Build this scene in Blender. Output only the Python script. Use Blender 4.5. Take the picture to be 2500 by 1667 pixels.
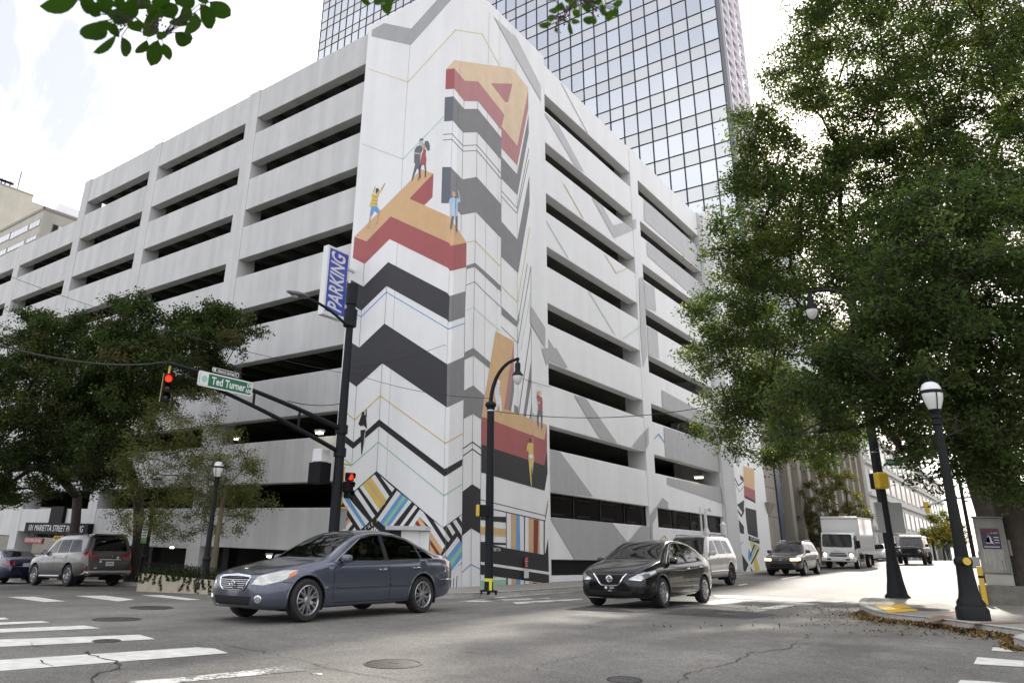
import bpy, bmesh, math, random
import numpy as np
from mathutils import Vector, Matrix
R_=math.radians
for o in list(bpy.data.objects): bpy.data.objects.remove(o)
SC=bpy.context.scene; COL=SC.collection
# ---------------------------------------------------------------- camera
CF,CCX,CCY=1786.824,1089.8,708.48                      # focal length and principal point for a 2500 x 1667 frame
CR=np.array([[.78893284,.61343642,.03128947],[-.17788963,.27693093,-.94426258],[-.58791008,.73939368,.32770285]])
CC=np.array([15.0541,-19.2754,1.3916])
cd=bpy.data.cameras.new('camera'); cam=bpy.data.objects.new('camera',cd); COL.objects.link(cam)
cd.sensor_width=36; cd.lens=CF/2500*36; cd.shift_x=(1250-CCX)/2500; cd.shift_y=-(833.5-CCY)/2500; cd.clip_start=.1; cd.clip_end=4000
cam.matrix_world=Matrix(((CR[0][0],-CR[1][0],-CR[2][0],CC[0]),(CR[0][1],-CR[1][1],-CR[2][1],CC[1]),(CR[0][2],-CR[1][2],-CR[2][2],CC[2]),(0,0,0,1)))
SC.camera=cam
cd.dof.use_dof=True; cd.dof.focus_distance=19; cd.dof.aperture_fstop=4.0
# ---------------------------------------------------------------- sky, sun, exposure
SUN=Vector((-.154,.986,.552)).normalized(); SEL=math.asin(SUN.z); SROT=math.atan2(SUN.x,SUN.y)
W=bpy.data.worlds.new('World'); SC.world=W; W.use_nodes=True; nt=W.node_tree; nt.nodes.clear(); N=nt.nodes.new; LK=nt.links.new
out=N('ShaderNodeOutputWorld'); bg=N('ShaderNodeBackground'); LK(bg.outputs[0],out.inputs[0]); bg.inputs[1].default_value=.10
sky=N('ShaderNodeTexSky'); sky.sky_type='NISHITA'; sky.sun_disc=False; sky.sun_elevation=SEL; sky.sun_rotation=SROT; sky.dust_density=3.0; sky.air_density=1.0; sky.ozone_density=1.0
tc=N('ShaderNodeTexCoord'); sp=N('ShaderNodeSeparateXYZ'); LK(tc.outputs['Generated'],sp.inputs[0])
def mth(op,a,b,cl=False):
    m=N('ShaderNodeMath'); m.operation=op; m.use_clamp=cl
    for i,v in enumerate((a,b)):
        if v is None: continue
        if isinstance(v,(int,float)): m.inputs[i].default_value=v
        else: LK(v,m.inputs[i])
    return m.outputs[0]
zz=mth('ADD',mth('MAXIMUM',sp.outputs[2],0.0),.16)
cv=N('ShaderNodeCombineXYZ'); LK(mth('DIVIDE',sp.outputs[0],zz),cv.inputs[0]); LK(mth('DIVIDE',sp.outputs[1],zz),cv.inputs[1])
mp=N('ShaderNodeMapping'); mp.inputs['Scale'].default_value=(1.0,1.9,1); mp.inputs['Rotation'].default_value=(0,0,.7); mp.inputs['Location'].default_value=(0,0,0); LK(cv.outputs[0],mp.inputs[0])
n1=N('ShaderNodeTexNoise'); n1.inputs['Scale'].default_value=1.1; n1.inputs['Detail'].default_value=9; n1.inputs['Roughness'].default_value=.62; n1.inputs['Distortion'].default_value=.5; LK(mp.outputs[0],n1.inputs[0])
rp=N('ShaderNodeValToRGB'); LK(n1.outputs[0],rp.inputs[0]); rp.color_ramp.elements[0].position=.30; rp.color_ramp.elements[0].color=(.80,)*3+(1,); rp.color_ramp.elements[1].position=.62; rp.color_ramp.elements[1].color=(.96,)*3+(1,)
mx=N('ShaderNodeMix'); mx.data_type='RGBA'; LK(rp.outputs[0],mx.inputs[0]); LK(sky.outputs[0],mx.inputs[6]); 
cr=N('ShaderNodeValToRGB'); LK(n1.outputs[0],cr.inputs[0]); cr.color_ramp.elements[0].position=.40; cr.color_ramp.elements[0].color=(.34,.34,.41,1); cr.color_ramp.elements[1].position=.66; cr.color_ramp.elements[1].color=(1,.995,.965,1)
cs=N('ShaderNodeVectorMath'); cs.operation='SCALE'; cs.inputs[3].default_value=6.1; LK(cr.outputs[0],cs.inputs[0]); LK(cs.outputs[0],mx.inputs[7])
LK(mx.outputs[2],bg.inputs[0])
sd=bpy.data.lights.new('sun','SUN'); sd.energy=2.0; sd.angle=R_(1.6); sd.color=(1,.94,.85); so=bpy.data.objects.new('sun',sd); COL.objects.link(so)
so.rotation_euler=(-SUN).to_track_quat('-Z','Y').to_euler()
vs=SC.view_settings; vs.view_transform='Standard'; vs.look='None'; vs.gamma=1; vs.use_curve_mapping=False; vs.exposure=2.12
# ---------------------------------------------------------------- picture <-> place
def ray(u,v): return np.array([(u-CCX)/CF,(v-CCY)/CF,1.])@CR
def onA(u,v,y=0.): d=ray(u,v); return CC+(y-CC[1])/d[1]*d
def onB(u,v,x=0.): d=ray(u,v); return CC+(x-CC[0])/d[0]*d
def atd(u,v,D): return CC+D*ray(u,v)
def prj(X): q=CR@(np.asarray(X,float)-CC); return CCX+CF*q[0]/q[2],CCY+CF*q[1]/q[2],q[2]
def sst(a,b,t): t=np.clip((t-a)/(b-a),0,1); return t*t*(3-2*t)
def g(x,y):                                            # height of the ground: the cross street climbs, the left street falls
    x=np.asarray(x,float); y=np.asarray(y,float)
    yy=np.clip(y,0,60); s=.011*yy+.00016*yy*yy+.004*np.clip(y-60,0,200)
    return s*(.6+.4*sst(-1,4,x))+.03*np.clip(x-2,0,22)*sst(-20,-6,y)+.04*np.clip(x,-45,0)
def gp(u,v,off=0.):
    d=ray(u,v); t=2.
    while t<300:
        X=CC+t*d
        if X[2]<g(X[0],X[1])+off: break
        t*=1.01
    lo,hi=t/1.01,t
    for _ in range(30):
        m=(lo+hi)/2; X=CC+m*d
        if X[2]<g(X[0],X[1])+off: hi=m
        else: lo=m
    return CC+hi*d
# ---------------------------------------------------------------- materials
MATS={}
def mat(name,col,rough=.6,metal=0,spec=.5,noise=0,nscale=8,bump=0,bscale=60,coat=0,emit=0,ecol=None,stain=None,alpha=None,orand=0,trans=0):
    if name in MATS: return MATS[name]
    m=bpy.data.materials.new(name); m.use_nodes=True; t=m.node_tree; b=t.nodes['Principled BSDF']; n=t.nodes.new; l=t.links.new
    c=(*col,1) if len(col)==3 else col
    b.inputs['Base Color'].default_value=c; b.inputs['Roughness'].default_value=rough; b.inputs['Metallic'].default_value=metal; b.inputs['Specular IOR Level'].default_value=spec
    b.inputs['Coat Weight'].default_value=coat; b.inputs['Coat Roughness'].default_value=.04
    if emit: b.inputs['Emission Color'].default_value=(*(ecol or col),1); b.inputs['Emission Strength'].default_value=emit
    co=None
    if noise or bump or stain: 
        tcn=n('ShaderNodeTexCoord'); co=tcn.outputs['Object']
    src=None
    if noise:
        x=n('ShaderNodeTexNoise'); x.inputs['Scale'].default_value=nscale; x.inputs['Detail'].default_value=6; x.inputs['Roughness'].default_value=.65; l(co,x.inputs[0])
        mr=n('ShaderNodeMapRange'); mr.inputs[1].default_value=.25; mr.inputs[2].default_value=.75; mr.inputs[3].default_value=1-noise; mr.inputs[4].default_value=1+noise; l(x.outputs[0],mr.inputs[0])
        src=mr.outputs[0]
    if stain:                                           # vertical weather streaks
        mpn=n('ShaderNodeMapping'); mpn.inputs['Scale'].default_value=(stain[0],stain[0],stain[0]*.08); l(co,mpn.inputs[0])
        x=n('ShaderNodeTexNoise'); x.inputs['Scale'].default_value=1; x.inputs['Detail'].default_value=5; l(mpn.outputs[0],x.inputs[0])
        mr=n('ShaderNodeMapRange'); mr.inputs[1].default_value=.35; mr.inputs[2].default_value=.7; mr.inputs[3].default_value=1; mr.inputs[4].default_value=1-stain[1]; l(x.outputs[0],mr.inputs[0])
        if src:
            q=n('ShaderNodeMath'); q.operation='MULTIPLY'; l(src,q.inputs[0]); l(mr.outputs[0],q.inputs[1]); src=q.outputs[0]
        else: src=mr.outputs[0]
    if orand:
        oi=n('ShaderNodeObjectInfo'); mr=n('ShaderNodeMapRange'); mr.inputs[3].default_value=1-orand; mr.inputs[4].default_value=1+orand; l(oi.outputs['Random'],mr.inputs[0])
        if src:
            q=n('ShaderNodeMath'); q.operation='MULTIPLY'; l(src,q.inputs[0]); l(mr.outputs[0],q.inputs[1]); src=q.outputs[0]
        else: src=mr.outputs[0]
    if src:
        v=n('ShaderNodeVectorMath'); v.operation='SCALE'; v.inputs[0].default_value=c[:3]; l(src,v.inputs[3]); l(v.outputs[0],b.inputs['Base Color'])
    if bump:
        x=n('ShaderNodeTexNoise'); x.inputs['Scale'].default_value=bscale; x.inputs['Detail'].default_value=4; l(co,x.inputs[0])
        bp=n('ShaderNodeBump'); bp.inputs['Strength'].default_value=bump; bp.inputs['Distance'].default_value=.02; l(x.outputs[0],bp.inputs['Height']); l(bp.outputs[0],b.inputs['Normal'])
    if trans: b.inputs['Transmission Weight'].default_value=trans
    MATS[name]=m; return m
def glassmat(name,tint,rough=.02,refl=.9,ior=1.75):              # thin tinted pane: see-through plus mirror reflection
    if name in MATS: return MATS[name]
    m=bpy.data.materials.new(name); m.use_nodes=True; t=m.node_tree; t.nodes.clear(); n=t.nodes.new; l=t.links.new
    o=n('ShaderNodeOutputMaterial'); mixn=n('ShaderNodeMixShader'); tr=n('ShaderNodeBsdfTransparent'); gl=n('ShaderNodeBsdfGlossy'); fr=n('ShaderNodeFresnel')
    tr.inputs[0].default_value=(*tint,1); gl.inputs[0].default_value=(refl,refl,refl,1); gl.inputs['Roughness'].default_value=rough; fr.inputs[0].default_value=ior
    l(fr.outputs[0],mixn.inputs[0]); l(tr.outputs[0],mixn.inputs[1]); l(gl.outputs[0],mixn.inputs[2]); l(mixn.outputs[0],o.inputs[0]); MATS[name]=m; return m
# ---------------------------------------------------------------- mesh helpers
def tag(o,label=None,cat=None,group=None,kind=None):
    if label: o['label']=label
    if cat: o['category']=cat
    if group: o['group']=group
    if kind: o['kind']=kind
    return o
def empty(name,loc=(0,0,0),rz=0,label=None,cat=None,group=None):
    o=bpy.data.objects.new(name,None); COL.objects.link(o); o.location=Vector([float(a) for a in loc]); o.rotation_euler=(0,0,rz); o.empty_display_size=.2
    return tag(o,label,cat,group)
def link(name,me,parent=None):
    o=bpy.data.objects.new(name,me); COL.objects.link(o)
    if parent: o.parent=parent
    return o
class MB:
    def __init__(s): s.v=[]; s.f=[]; s.m=[]; s.mats=[]
    def mi(s,m):
        if m is None: return 0
        if m not in s.mats: s.mats.append(m)
        return s.mats.index(m)
    def add(s,vs,fs,m=None):
        b=len(s.v); s.v+= [tuple(map(float,p)) for p in vs]; i=s.mi(m)
        for f in fs: s.f.append(tuple(b+k for k in f)); s.m.append(i)
        return s
    def box(s,lo,hi,m=None,M=None):
        x0,y0,z0=lo; x1,y1,z1=hi
        vs=[(x0,y0,z0),(x1,y0,z0),(x1,y1,z0),(x0,y1,z0),(x0,y0,z1),(x1,y0,z1),(x1,y1,z1),(x0,y1,z1)]
        if M is not None: vs=[M@Vector(p) for p in vs]
        return s.add(vs,[(0,3,2,1),(4,5,6,7),(0,1,5,4),(1,2,6,5),(2,3,7,6),(3,0,4,7)],m)
    def rbox(s,lo,hi,r=.02,m=None,M=None,seg=2):        # box with rounded edges
        bm=bmesh.new(); bmesh.ops.create_cube(bm,size=1)
        for v in bm.verts: v.co=Vector([lo[k]+(v.co[k]+.5)*(hi[k]-lo[k]) for k in range(3)])
        bmesh.ops.bevel(bm,geom=bm.edges[:],offset=r,segments=seg,profile=.5,affect='EDGES')
        bm.verts.index_update(); vs=[(M@v.co if M is not None else v.co)[:] for v in bm.verts]; fs=[[v.index for v in f.verts] for f in bm.faces]; bm.free()
        return s.add(vs,fs,m)
    def tube(s,path,rad,n=8,m=None,cap=True):
        path=[Vector([float(a) for a in p]) for p in path]; k=len(path)
        if not hasattr(rad,'__len__'): rad=[rad]*k
        vs=[];fs=[]; up=None
        for i,p in enumerate(path):
            d=(path[min(i+1,k-1)]-path[max(i-1,0)]); d=d.normalized() if d.length>1e-9 else Vector((0,0,1))
            if up is None:
                up=Vector((0,0,1)) if abs(d.z)<.9 else Vector((1,0,0))
            a=d.cross(up).normalized(); up=a.cross(d).normalized()
            for j in range(n):
                t=2*math.pi*j/n; vs.append(p+(a*math.cos(t)+up*math.sin(t))*rad[i])
        for i in range(k-1):
            for j in range(n):
                fs.append((i*n+j,i*n+(j+1)%n,(i+1)*n+(j+1)%n,(i+1)*n+j))
        if cap: fs.append(tuple(range(n-1,-1,-1))); fs.append(tuple((k-1)*n+j for j in range(n)))
        return s.add(vs,fs,m)
    def lathe(s,prof,n=24,m=None,M=None,flute=0):        # prof: (r,z) about local z
        vs=[];fs=[]
        for r,z in prof:
            for j in range(n):
                t=2*math.pi*j/n; rr=r*(1-(flute if (j%2 and r>.03) else 0)); p=Vector((rr*math.cos(t),rr*math.sin(t),z)); vs.append(M@p if M is not None else p)
        for i in range(len(prof)-1):
            for j in range(n): fs.append((i*n+j,i*n+(j+1)%n,(i+1)*n+(j+1)%n,(i+1)*n+j))
        fs.append(tuple(range(n-1,-1,-1))); fs.append(tuple((len(prof)-1)*n+j for j in range(n)))
        return s.add(vs,fs,m)
    def prism(s,poly,M,depth,m=None):                     # poly in local xy, extruded along local z
        n=len(poly); a=sum(poly[i][0]*poly[(i+1)%n][1]-poly[(i+1)%n][0]*poly[i][1] for i in range(n))
        if a<0: poly=poly[::-1]
        vs=[M@Vector((p[0],p[1],0)) for p in poly]+[M@Vector((p[0],p[1],depth)) for p in poly]
        return s.add(vs,[tuple(range(n-1,-1,-1)),tuple(range(n,2*n))]+[(i,(i+1)%n,n+(i+1)%n,n+i) for i in range(n)],m)
    def build(s,name,m=None,parent=None,smooth=None):
        me=bpy.data.meshes.new(name); me.from_pydata(s.v,[],s.f)
        for q in (s.mats if s.mats else [m]): 
            if q: me.materials.append(q)
        if len(s.mats)>1: me.polygons.foreach_set('material_index',s.m)
        me.update()
        if smooth is not None:
            me.polygons.foreach_set('use_smooth',[True]*len(me.polygons)); me.set_sharp_from_angle(angle=R_(smooth))
        return link(name,me,parent)
def part(name,m,parent,fn,smooth=None):
    b=MB(); fn(b); return b.build(name,m,parent,smooth)
def text(name,body,size,m,parent,M,shear=0,sx=1,depth=.002,align='CENTER',bold=0,spacing=1):
    c=bpy.data.curves.new(name,'FONT'); c.body=body; c.size=size; c.align_x=align; c.align_y='CENTER'; c.extrude=depth; c.shear=shear; c.offset=bold; c.space_character=spacing; c.resolution_u=3
    o=bpy.data.objects.new(name,c); COL.objects.link(o); bpy.context.view_layer.update()
    me=bpy.data.meshes.new_from_object(o.evaluated_get(bpy.context.evaluated_depsgraph_get())); bpy.data.objects.remove(o); bpy.data.curves.remove(c)
    me.transform(Matrix.Diagonal((sx,1,1,1))); me.transform(M); me.materials.clear(); me.materials.append(m); me.name=name
    return link(name,me,parent)
def copytree(o,parent=None):
    c=o.copy(); COL.objects.link(c); c.parent=parent
    for ch in list(o.children): copytree(ch,c)
    return c
def FA(x,y,z): return Matrix(((1,0,0,x),(0,0,-1,y),(0,1,0,z),(0,0,0,1)))       # local xy -> plane facing -Y
def FB(x,y,z): return Matrix(((0,0,1,x),(1,0,0,y),(0,1,0,z),(0,0,0,1)))        # local xy -> plane facing +X
rnd=random.Random(7)
# ================================================================ ground, pavements, markings
def asphalt(name,col,scale=1.):
    m=bpy.data.materials.new(name); m.use_nodes=True; t=m.node_tree; b=t.nodes['Principled BSDF']; n=t.nodes.new; l=t.links.new
    tcn=n('ShaderNodeTexCoord'); co=tcn.outputs['Object']
    def nz(s,d,r=.6):
        x=n('ShaderNodeTexNoise'); x.inputs['Scale'].default_value=s; x.inputs['Detail'].default_value=d; x.inputs['Roughness'].default_value=r; l(co,x.inputs[0]); return x.outputs[0]
    def mr(s,a,b_,c,d):
        x=n('ShaderNodeMapRange'); l(s,x.inputs[0])
        for i,v in enumerate((a,b_,c,d)): x.inputs[i+1].default_value=v
        return x.outputs[0]
    def mul(a,b_):
        q=n('ShaderNodeMath'); q.operation='MULTIPLY'; l(a,q.inputs[0]); l(b_,q.inputs[1]); return q.outputs[0]
    big=mr(nz(.35,5),.3,.7,.72,1.18); mid=mr(nz(3.2,6,.7),.3,.7,.86,1.12)
    vo=n('ShaderNodeTexVoronoi'); vo.inputs['Scale'].default_value=75*scale; l(co,vo.inputs[0]); sp_=n('ShaderNodeSeparateColor'); l(vo.outputs['Color'],sp_.inputs[0])
    agg=mr(sp_.outputs[0],0,1,.62,1.42); fin=mr(nz(240,2),.3,.7,.82,1.18)
    # tyre lanes polished along the direction of travel
    mpn=n('ShaderNodeMapping'); mpn.inputs['Scale'].default_value=(1.1,.035,1); l(co,mpn.inputs[0]); xx=n('ShaderNodeTexNoise'); xx.inputs['Scale'].default_value=1; xx.inputs['Detail'].default_value=3; l(mpn.outputs[0],xx.inputs[0]); lane=mr(xx.outputs[0],.35,.65,.88,1.1)
    # oil spots
    ov=n('ShaderNodeTexVoronoi'); ov.inputs['Scale'].default_value=.8; l(co,ov.inputs[0]); oil=mr(ov.outputs['Distance'],.02,.09,.72,1.0)
    f=mul(mul(mul(big,mid),mul(agg,fin)),mul(lane,oil))
    v=n('ShaderNodeVectorMath'); v.operation='SCALE'; v.inputs[0].default_value=col; l(f,v.inputs[3]); l(v.outputs[0],b.inputs['Base Color'])
    b.inputs['Roughness'].default_value=.78; b.inputs['Specular IOR Level'].default_value=.15
    bp=n('ShaderNodeBump'); bp.inputs['Strength'].default_value=.55; bp.inputs['Distance'].default_value=.006; l(mul(agg,fin),bp.inputs['Height']); l(bp.outputs[0],b.inputs['Normal'])
    MATS[name]=m; return m
def paintmat(name,col,worn):
    m=bpy.data.materials.new(name); m.use_nodes=True; t=m.node_tree; b=t.nodes['Principled BSDF']; n=t.nodes.new; l=t.links.new
    tcn=n('ShaderNodeTexCoord'); co=tcn.outputs['Object']
    x=n('ShaderNodeTexNoise'); x.inputs['Scale'].default_value=22; x.inputs['Detail'].default_value=8; x.inputs['Roughness'].default_value=.75; l(co,x.inputs[0])
    y=n('ShaderNodeTexNoise'); y.inputs['Scale'].default_value=1.3; y.inputs['Detail'].default_value=4; l(co,y.inputs[0])
    ad=n('ShaderNodeMath'); ad.operation='ADD'; l(x.outputs[0],ad.inputs[0]); l(y.outputs[0],ad.inputs[1])
    rr=n('ShaderNodeValToRGB'); l(ad.outputs[0],rr.inputs[0]); rr.color_ramp.elements[0].position=worn-.03; rr.color_ramp.elements[1].position=worn+.03
    rr.color_ramp.elements[0].color=(.15,.145,.135,1); rr.color_ramp.elements[1].color=(*col,1)
    z=n('ShaderNodeTexNoise'); z.inputs['Scale'].default_value=6; z.inputs['Detail'].default_value=5; l(co,z.inputs[0])
    mr=n('ShaderNodeMapRange'); mr.inputs[1].default_value=.3; mr.inputs[2].default_value=.7; mr.inputs[3].default_value=.8; mr.inputs[4].default_value=1.08; l(z.outputs[0],mr.inputs[0])
    v=n('ShaderNodeVectorMath'); v.operation='SCALE'; l(rr.outputs[0],v.inputs[0]); l(mr.outputs[0],v.inputs[3]); l(v.outputs[0],b.inputs['Base Color'])
    b.inputs['Roughness'].default_value=.7; MATS[name]=m; return m
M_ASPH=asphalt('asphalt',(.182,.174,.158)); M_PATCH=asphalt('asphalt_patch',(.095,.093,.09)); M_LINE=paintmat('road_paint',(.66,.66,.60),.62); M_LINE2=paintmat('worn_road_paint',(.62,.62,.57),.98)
M_WALK=mat('pavement_concrete',(.27,.255,.22),.85,noise=.18,nscale=3,bump=.4,bscale=90); M_KERB=mat('kerb_stone',(.40,.385,.345),.8,noise=.22,nscale=9,bump=.4,bscale=60)
M_BRICKB=mat('brick_band',(.20,.12,.085),.8,noise=.25,nscale=20); M_CRACK=mat('crack',(.03,.028,.026),.9); M_IRON=mat('cast_iron',(.075,.068,.062),.55,metal=.6,noise=.3,nscale=30,bump=.5,bscale=80)
def axis(segs):
    r=[]
    for a,b,n in segs: r+=list(np.linspace(a,b,n,endpoint=False))
    return np.array(r+[segs[-1][1]])
gx=axis([(-900,-100,8),(-100,-30,14),(-30,30,60),(30,80,10),(80,900,8)]); gy=axis([(-700,-40,8),(-40,60,100),(60,140,20),(140,1400,8)])
GX,GY=np.meshgrid(gx,gy,indexing='ij'); GZ=g(GX,GY)
def sheet(name,X,Y,Z,m,parent=None):
    a,b=X.shape; v=np.stack([X,Y,Z],-1).reshape(-1,3); f=[(i*b+j,(i+1)*b+j,(i+1)*b+j+1,i*b+j+1) for i in range(a-1) for j in range(b-1)]
    me=bpy.data.meshes.new(name); me.from_pydata(v.tolist(),[],f); me.materials.append(m); me.polygons.foreach_set('use_smooth',[True]*len(f)); me.update(); return link(name,me,parent)
road=tag(sheet('road',GX,GY,GZ,M_ASPH),kind='structure')
def drape(name,poly,m,parent,h=.004,cell=.6,sm=True):     # flat polygon laid on the ground
    bm=bmesh.new(); f=bm.faces.new([bm.verts.new((p[0],p[1],0)) for p in poly])
    if f.normal.z<0: f.normal_flip()
    xs=[p[0] for p in poly]; ys=[p[1] for p in poly]
    for ax,lo,hi in ((0,min(xs),max(xs)),(1,min(ys),max(ys))):
        for t in np.arange(math.ceil(lo/cell)*cell,hi,cell):
            co=[0,0,0]; co[ax]=t; no=[0,0,0]; no[ax]=1
            bmesh.ops.bisect_plane(bm,geom=bm.verts[:]+bm.edges[:]+bm.faces[:],plane_co=co,plane_no=no)
    bmesh.ops.triangulate(bm,faces=bm.faces[:])
    for v in bm.verts: v.co.z=float(g(v.co.x,v.co.y))+h
    bmesh.ops.recalc_face_normals(bm,faces=bm.faces[:])
    if sum(f.normal.z for f in bm.faces)<0: bmesh.ops.reverse_faces(bm,faces=bm.faces[:])
    me=bpy.data.meshes.new(name); bm.to_mesh(me); bm.free(); me.materials.append(m)
    return link(name,me,parent)
def G2(*pts,off=0.): return [gp(u,v,off)[:2] for u,v in pts]
def smoothline(P,n=8):                                   # Catmull-Rom
    P=[np.array(p,float) for p in P]; Q=[2*P[0]-P[1]]+P+[2*P[-1]-P[-2]]; r=[]
    for i in range(1,len(Q)-2):
        for k in range(n):
            t=k/n; a,b,c,d=Q[i-1:i+3]; r.append(.5*((2*b)+(-a+c)*t+(2*a-5*b+4*c-d)*t*t+(-a+3*b-3*c+d)*t**3))
    return r+[P[-1]]
def kerb(parent,line,inward,w=.16,h=.13):                # kerb stones along a line, joint every ~1.5 m
    line=[np.array(p) for p in line]; seg=[];acc=0; cur=[line[0]]
    for a,b in zip(line,line[1:]):
        cur.append(b); acc+=np.linalg.norm(b-a)
        if acc>1.6: seg.append(cur); cur=[b]; acc=0
    if len(cur)>1: seg.append(cur)
    for s_ in seg:
        mb=MB(); vs=[];fs=[]
        n=len(s_); L=sum(np.linalg.norm(s_[i+1]-s_[i]) for i in range(n-1))
        pts=[np.array(p) for p in s_]
        d0=(pts[1]-pts[0])/np.linalg.norm(pts[1]-pts[0]); d1=(pts[-1]-pts[-2])/np.linalg.norm(pts[-1]-pts[-2]); pts[0]=pts[0]+d0*.008; pts[-1]=pts[-1]-d1*.008
        for i,p in enumerate(pts):
            d=pts[min(i+1,n-1)]-pts[max(i-1,0)]; d=d/np.linalg.norm(d); no=np.array([-d[1],d[0]])*inward
            q=p+no*w; z=float(g(*p)); z2=float(g(*q))
            vs+=[(p[0],p[1],z-.1),(p[0]+no[0]*.015,p[1]+no[1]*.015,z+h-.02),(p[0]+no[0]*.035,p[1]+no[1]*.035,z+h+.004),(q[0],q[1],z2+h+.004),(q[0],q[1],z2-.1)]
        for i in range(n-1):
            for k in range(4): 
                a=i*5+k; f=(a,a+1,a+6,a+5); fs.append(f if inward<0 else f[::-1])
        fs.append((0,1,2,3,4) if inward>0 else (4,3,2,1,0)); e=(n-1)*5; fs.append((e+4,e+3,e+2,e+1,e) if inward>0 else (e,e+1,e+2,e+3,e+4))
        mb.add(vs,fs); mb.build('kerb_stone',M_KERB,parent)
# --- pavement round the garage corner
cL=smoothline([(-70,-1.5),(-40,-1.6),(-22,-1.75),(-15,-2.0),(-10.5,-2.9),(-7.5,-3.7),(-4,-4.0),(-1.2,-3.9),(1.0,-3.2),(1.95,-1.8),(2.15,0),(2.2,6),(2.35,20),(2.5,40),(2.7,70),(3,120)],8)
pl=[tuple(p) for p in cL]+[(-3,120),(-3,2),(-70,2)]
walk_a=tag(drape('pavement',[(p[0],p[1]) for p in [np.array(q) for q in pl]],M_WALK,None,.13,1.5),kind='structure'); kerb(walk_a,cL,1)
# --- pavement on the right-hand corner
rc=[gp(u,v)[:2] for u,v in ((2320,1392),(2230,1425),(2165,1452),(2118,1468),(2099,1482),(2110,1496),(2160,1514),(2270,1527),(2400,1546),(2500,1562))]
far0=np.array([rc[0][0]-.2,rc[0][1]+40.])
e=np.array(rc[-1]); d_=e-np.array(rc[-2]); d_/=np.linalg.norm(d_)
cR=smoothline([far0+[0,40],far0]+[np.array(p) for p in rc]+[e+d_*3,e+np.array([16,-2.5]),e+np.array([60,-4])],6)
pr=[tuple(p) for p in cR]+[(80,far0[1]+40)]
walk_b=tag(drape('pavement',pr,M_WALK,None,.13,1.5),kind='structure'); kerb(walk_b,cR,1)
# pavement slab joints and brick band on the right corner
def strip(name,pts,w,m,parent,h,jag=0,cell=.5):
    pts=[np.array(p,float) for p in pts]; L=[];Rr=[]
    for i,p in enumerate(pts):
        d=pts[min(i+1,len(pts)-1)]-pts[max(i-1,0)]; d=d/(np.linalg.norm(d)+1e-9); no=np.array([-d[1],d[0]]); ww=w*(1+jag*rnd.uniform(-1,1)); L.append(p+no*ww/2); Rr.append(p-no*ww/2)
    n=len(pts); vs=[(*p,float(g(*p))+h) for p in L+Rr]; fs=[(i,n+i,n+i+1,i+1) for i in range(n-1)]
    mb=MB(); mb.add(vs,fs); return mb.build(name,m,parent)
def dens(pts,s=.4):
    r=[]
    for a,b in zip(pts,pts[1:]):
        a=np.array(a);b=np.array(b);k=max(1,int(np.linalg.norm(b-a)/s))
        for i in range(k): r.append(a+(b-a)*i/k)
    return r+[np.array(pts[-1])]
for pts in (((2250,1545-15),(2420,1527),(2500,1517)),):
    pass
bb=[gp(u,v,.13)[:2] for u,v in ((2190,1462),(2260,1466),(2330,1478),(2345,1492),(2300,1505),(2270,1515))]
strip('brick_band',smoothline(bb,5),.22,M_BRICKB,walk_b,.1345)
b2=[gp(u,v,.13)[:2] for u,v in ((2300,1520),(2400,1522),(2500,1519))]; strip('brick_band',smoothline(b2,4),.2,M_BRICKB,walk_b,.1345)
M_JOINT=mat('pavement_joint',(.10,.095,.085),.9)
for k in range(9):
    p=gp(2230+k*1.0,1466-k*9.5,.13); 
    strip('pavement_joint',dens([(p[0],p[1]),(p[0]+7,p[1]+.4)],1.),.014,M_JOINT,walk_b,.1335)
for i in range(-9,26):
    y=i*1.55; 
    if y>0: strip('pavement_joint',[(.75,y),(2.03+.004*y,y)],.014,M_JOINT,walk_a,.1335)
    x=-i*1.55
    if -30<x<-.5: strip('pavement_joint',[(x,-.1),(x,-1.8 if x<-14 else -3.0)],.014,M_JOINT,walk_a,.1335)
# --- markings
def mark(px,m=M_LINE,h=.005): return drape('road_marking',[tuple(gp(u,v)[:2]) for u,v in px],m,road,h,.7)
# near-left zebra
for px in (((0,1611),(480,1580),(525,1583),(557,1594),(0,1638)),((0,1561),(340,1549),(380,1560),(0,1579)),((0,1535),(205,1526.5),(246,1533.5),(0,1544)),((0,1519),(100,1515.5),(123,1519),(0,1525)),((0,1507.5),(12,1507.5),(22,1511),(0,1513))):
    mark(px)
# extend the bars outside the frame so that they do not stop at its edge
def bar(px,ext):
    P_=[gp(u,v)[:2] for u,v in px]; d=P_[0]-P_[1]; d=d/np.linalg.norm(d); d2=P_[3]-P_[2]; d2/=np.linalg.norm(d2); return drape('road_marking',[tuple(P_[0]+d*ext),tuple(P_[0]),tuple(P_[3]),tuple(P_[3]+d2*ext)],M_LINE,road,.005)
bar(((0,1611),(480,1580),(557,1594),(0,1638)),2.2); bar(((0,1561),(340,1549),(380,1560),(0,1579)),2.2); bar(((0,1535),(205,1526.5),(246,1533.5),(0,1544)),2.2); bar(((0,1519),(100,1515.5),(123,1519),(0,1525)),2.2)
# far-left zebra
for px in (((18,1457),(85,1456),(160,1467.5),(108,1469)),((183,1454),(255,1453),(330,1463),(288,1467.5)),((343,1452.5),(395,1452),(490,1463.5),(455,1464.5)),):
    mark(px)
mark(((300,1664),(420,1656),(640,1633),(690,1625),(720,1627),(748,1637),(700,1641),(560,1654),(430,1667),(330,1672)),M_LINE2)
mark(((755,1641),(785,1643),(788,1647),(765,1646)),M_LINE2)
# right-hand zebra
for px in (((2424,1580),(2500,1583),(2500,1593),(2421,1588)),((2386,1604),(2500,1613),(2500,1628),(2377,1621)),((2345,1660),(2420,1664),(2500,1672),(2500,1690),(2330,1678))): mark(px)
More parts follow.
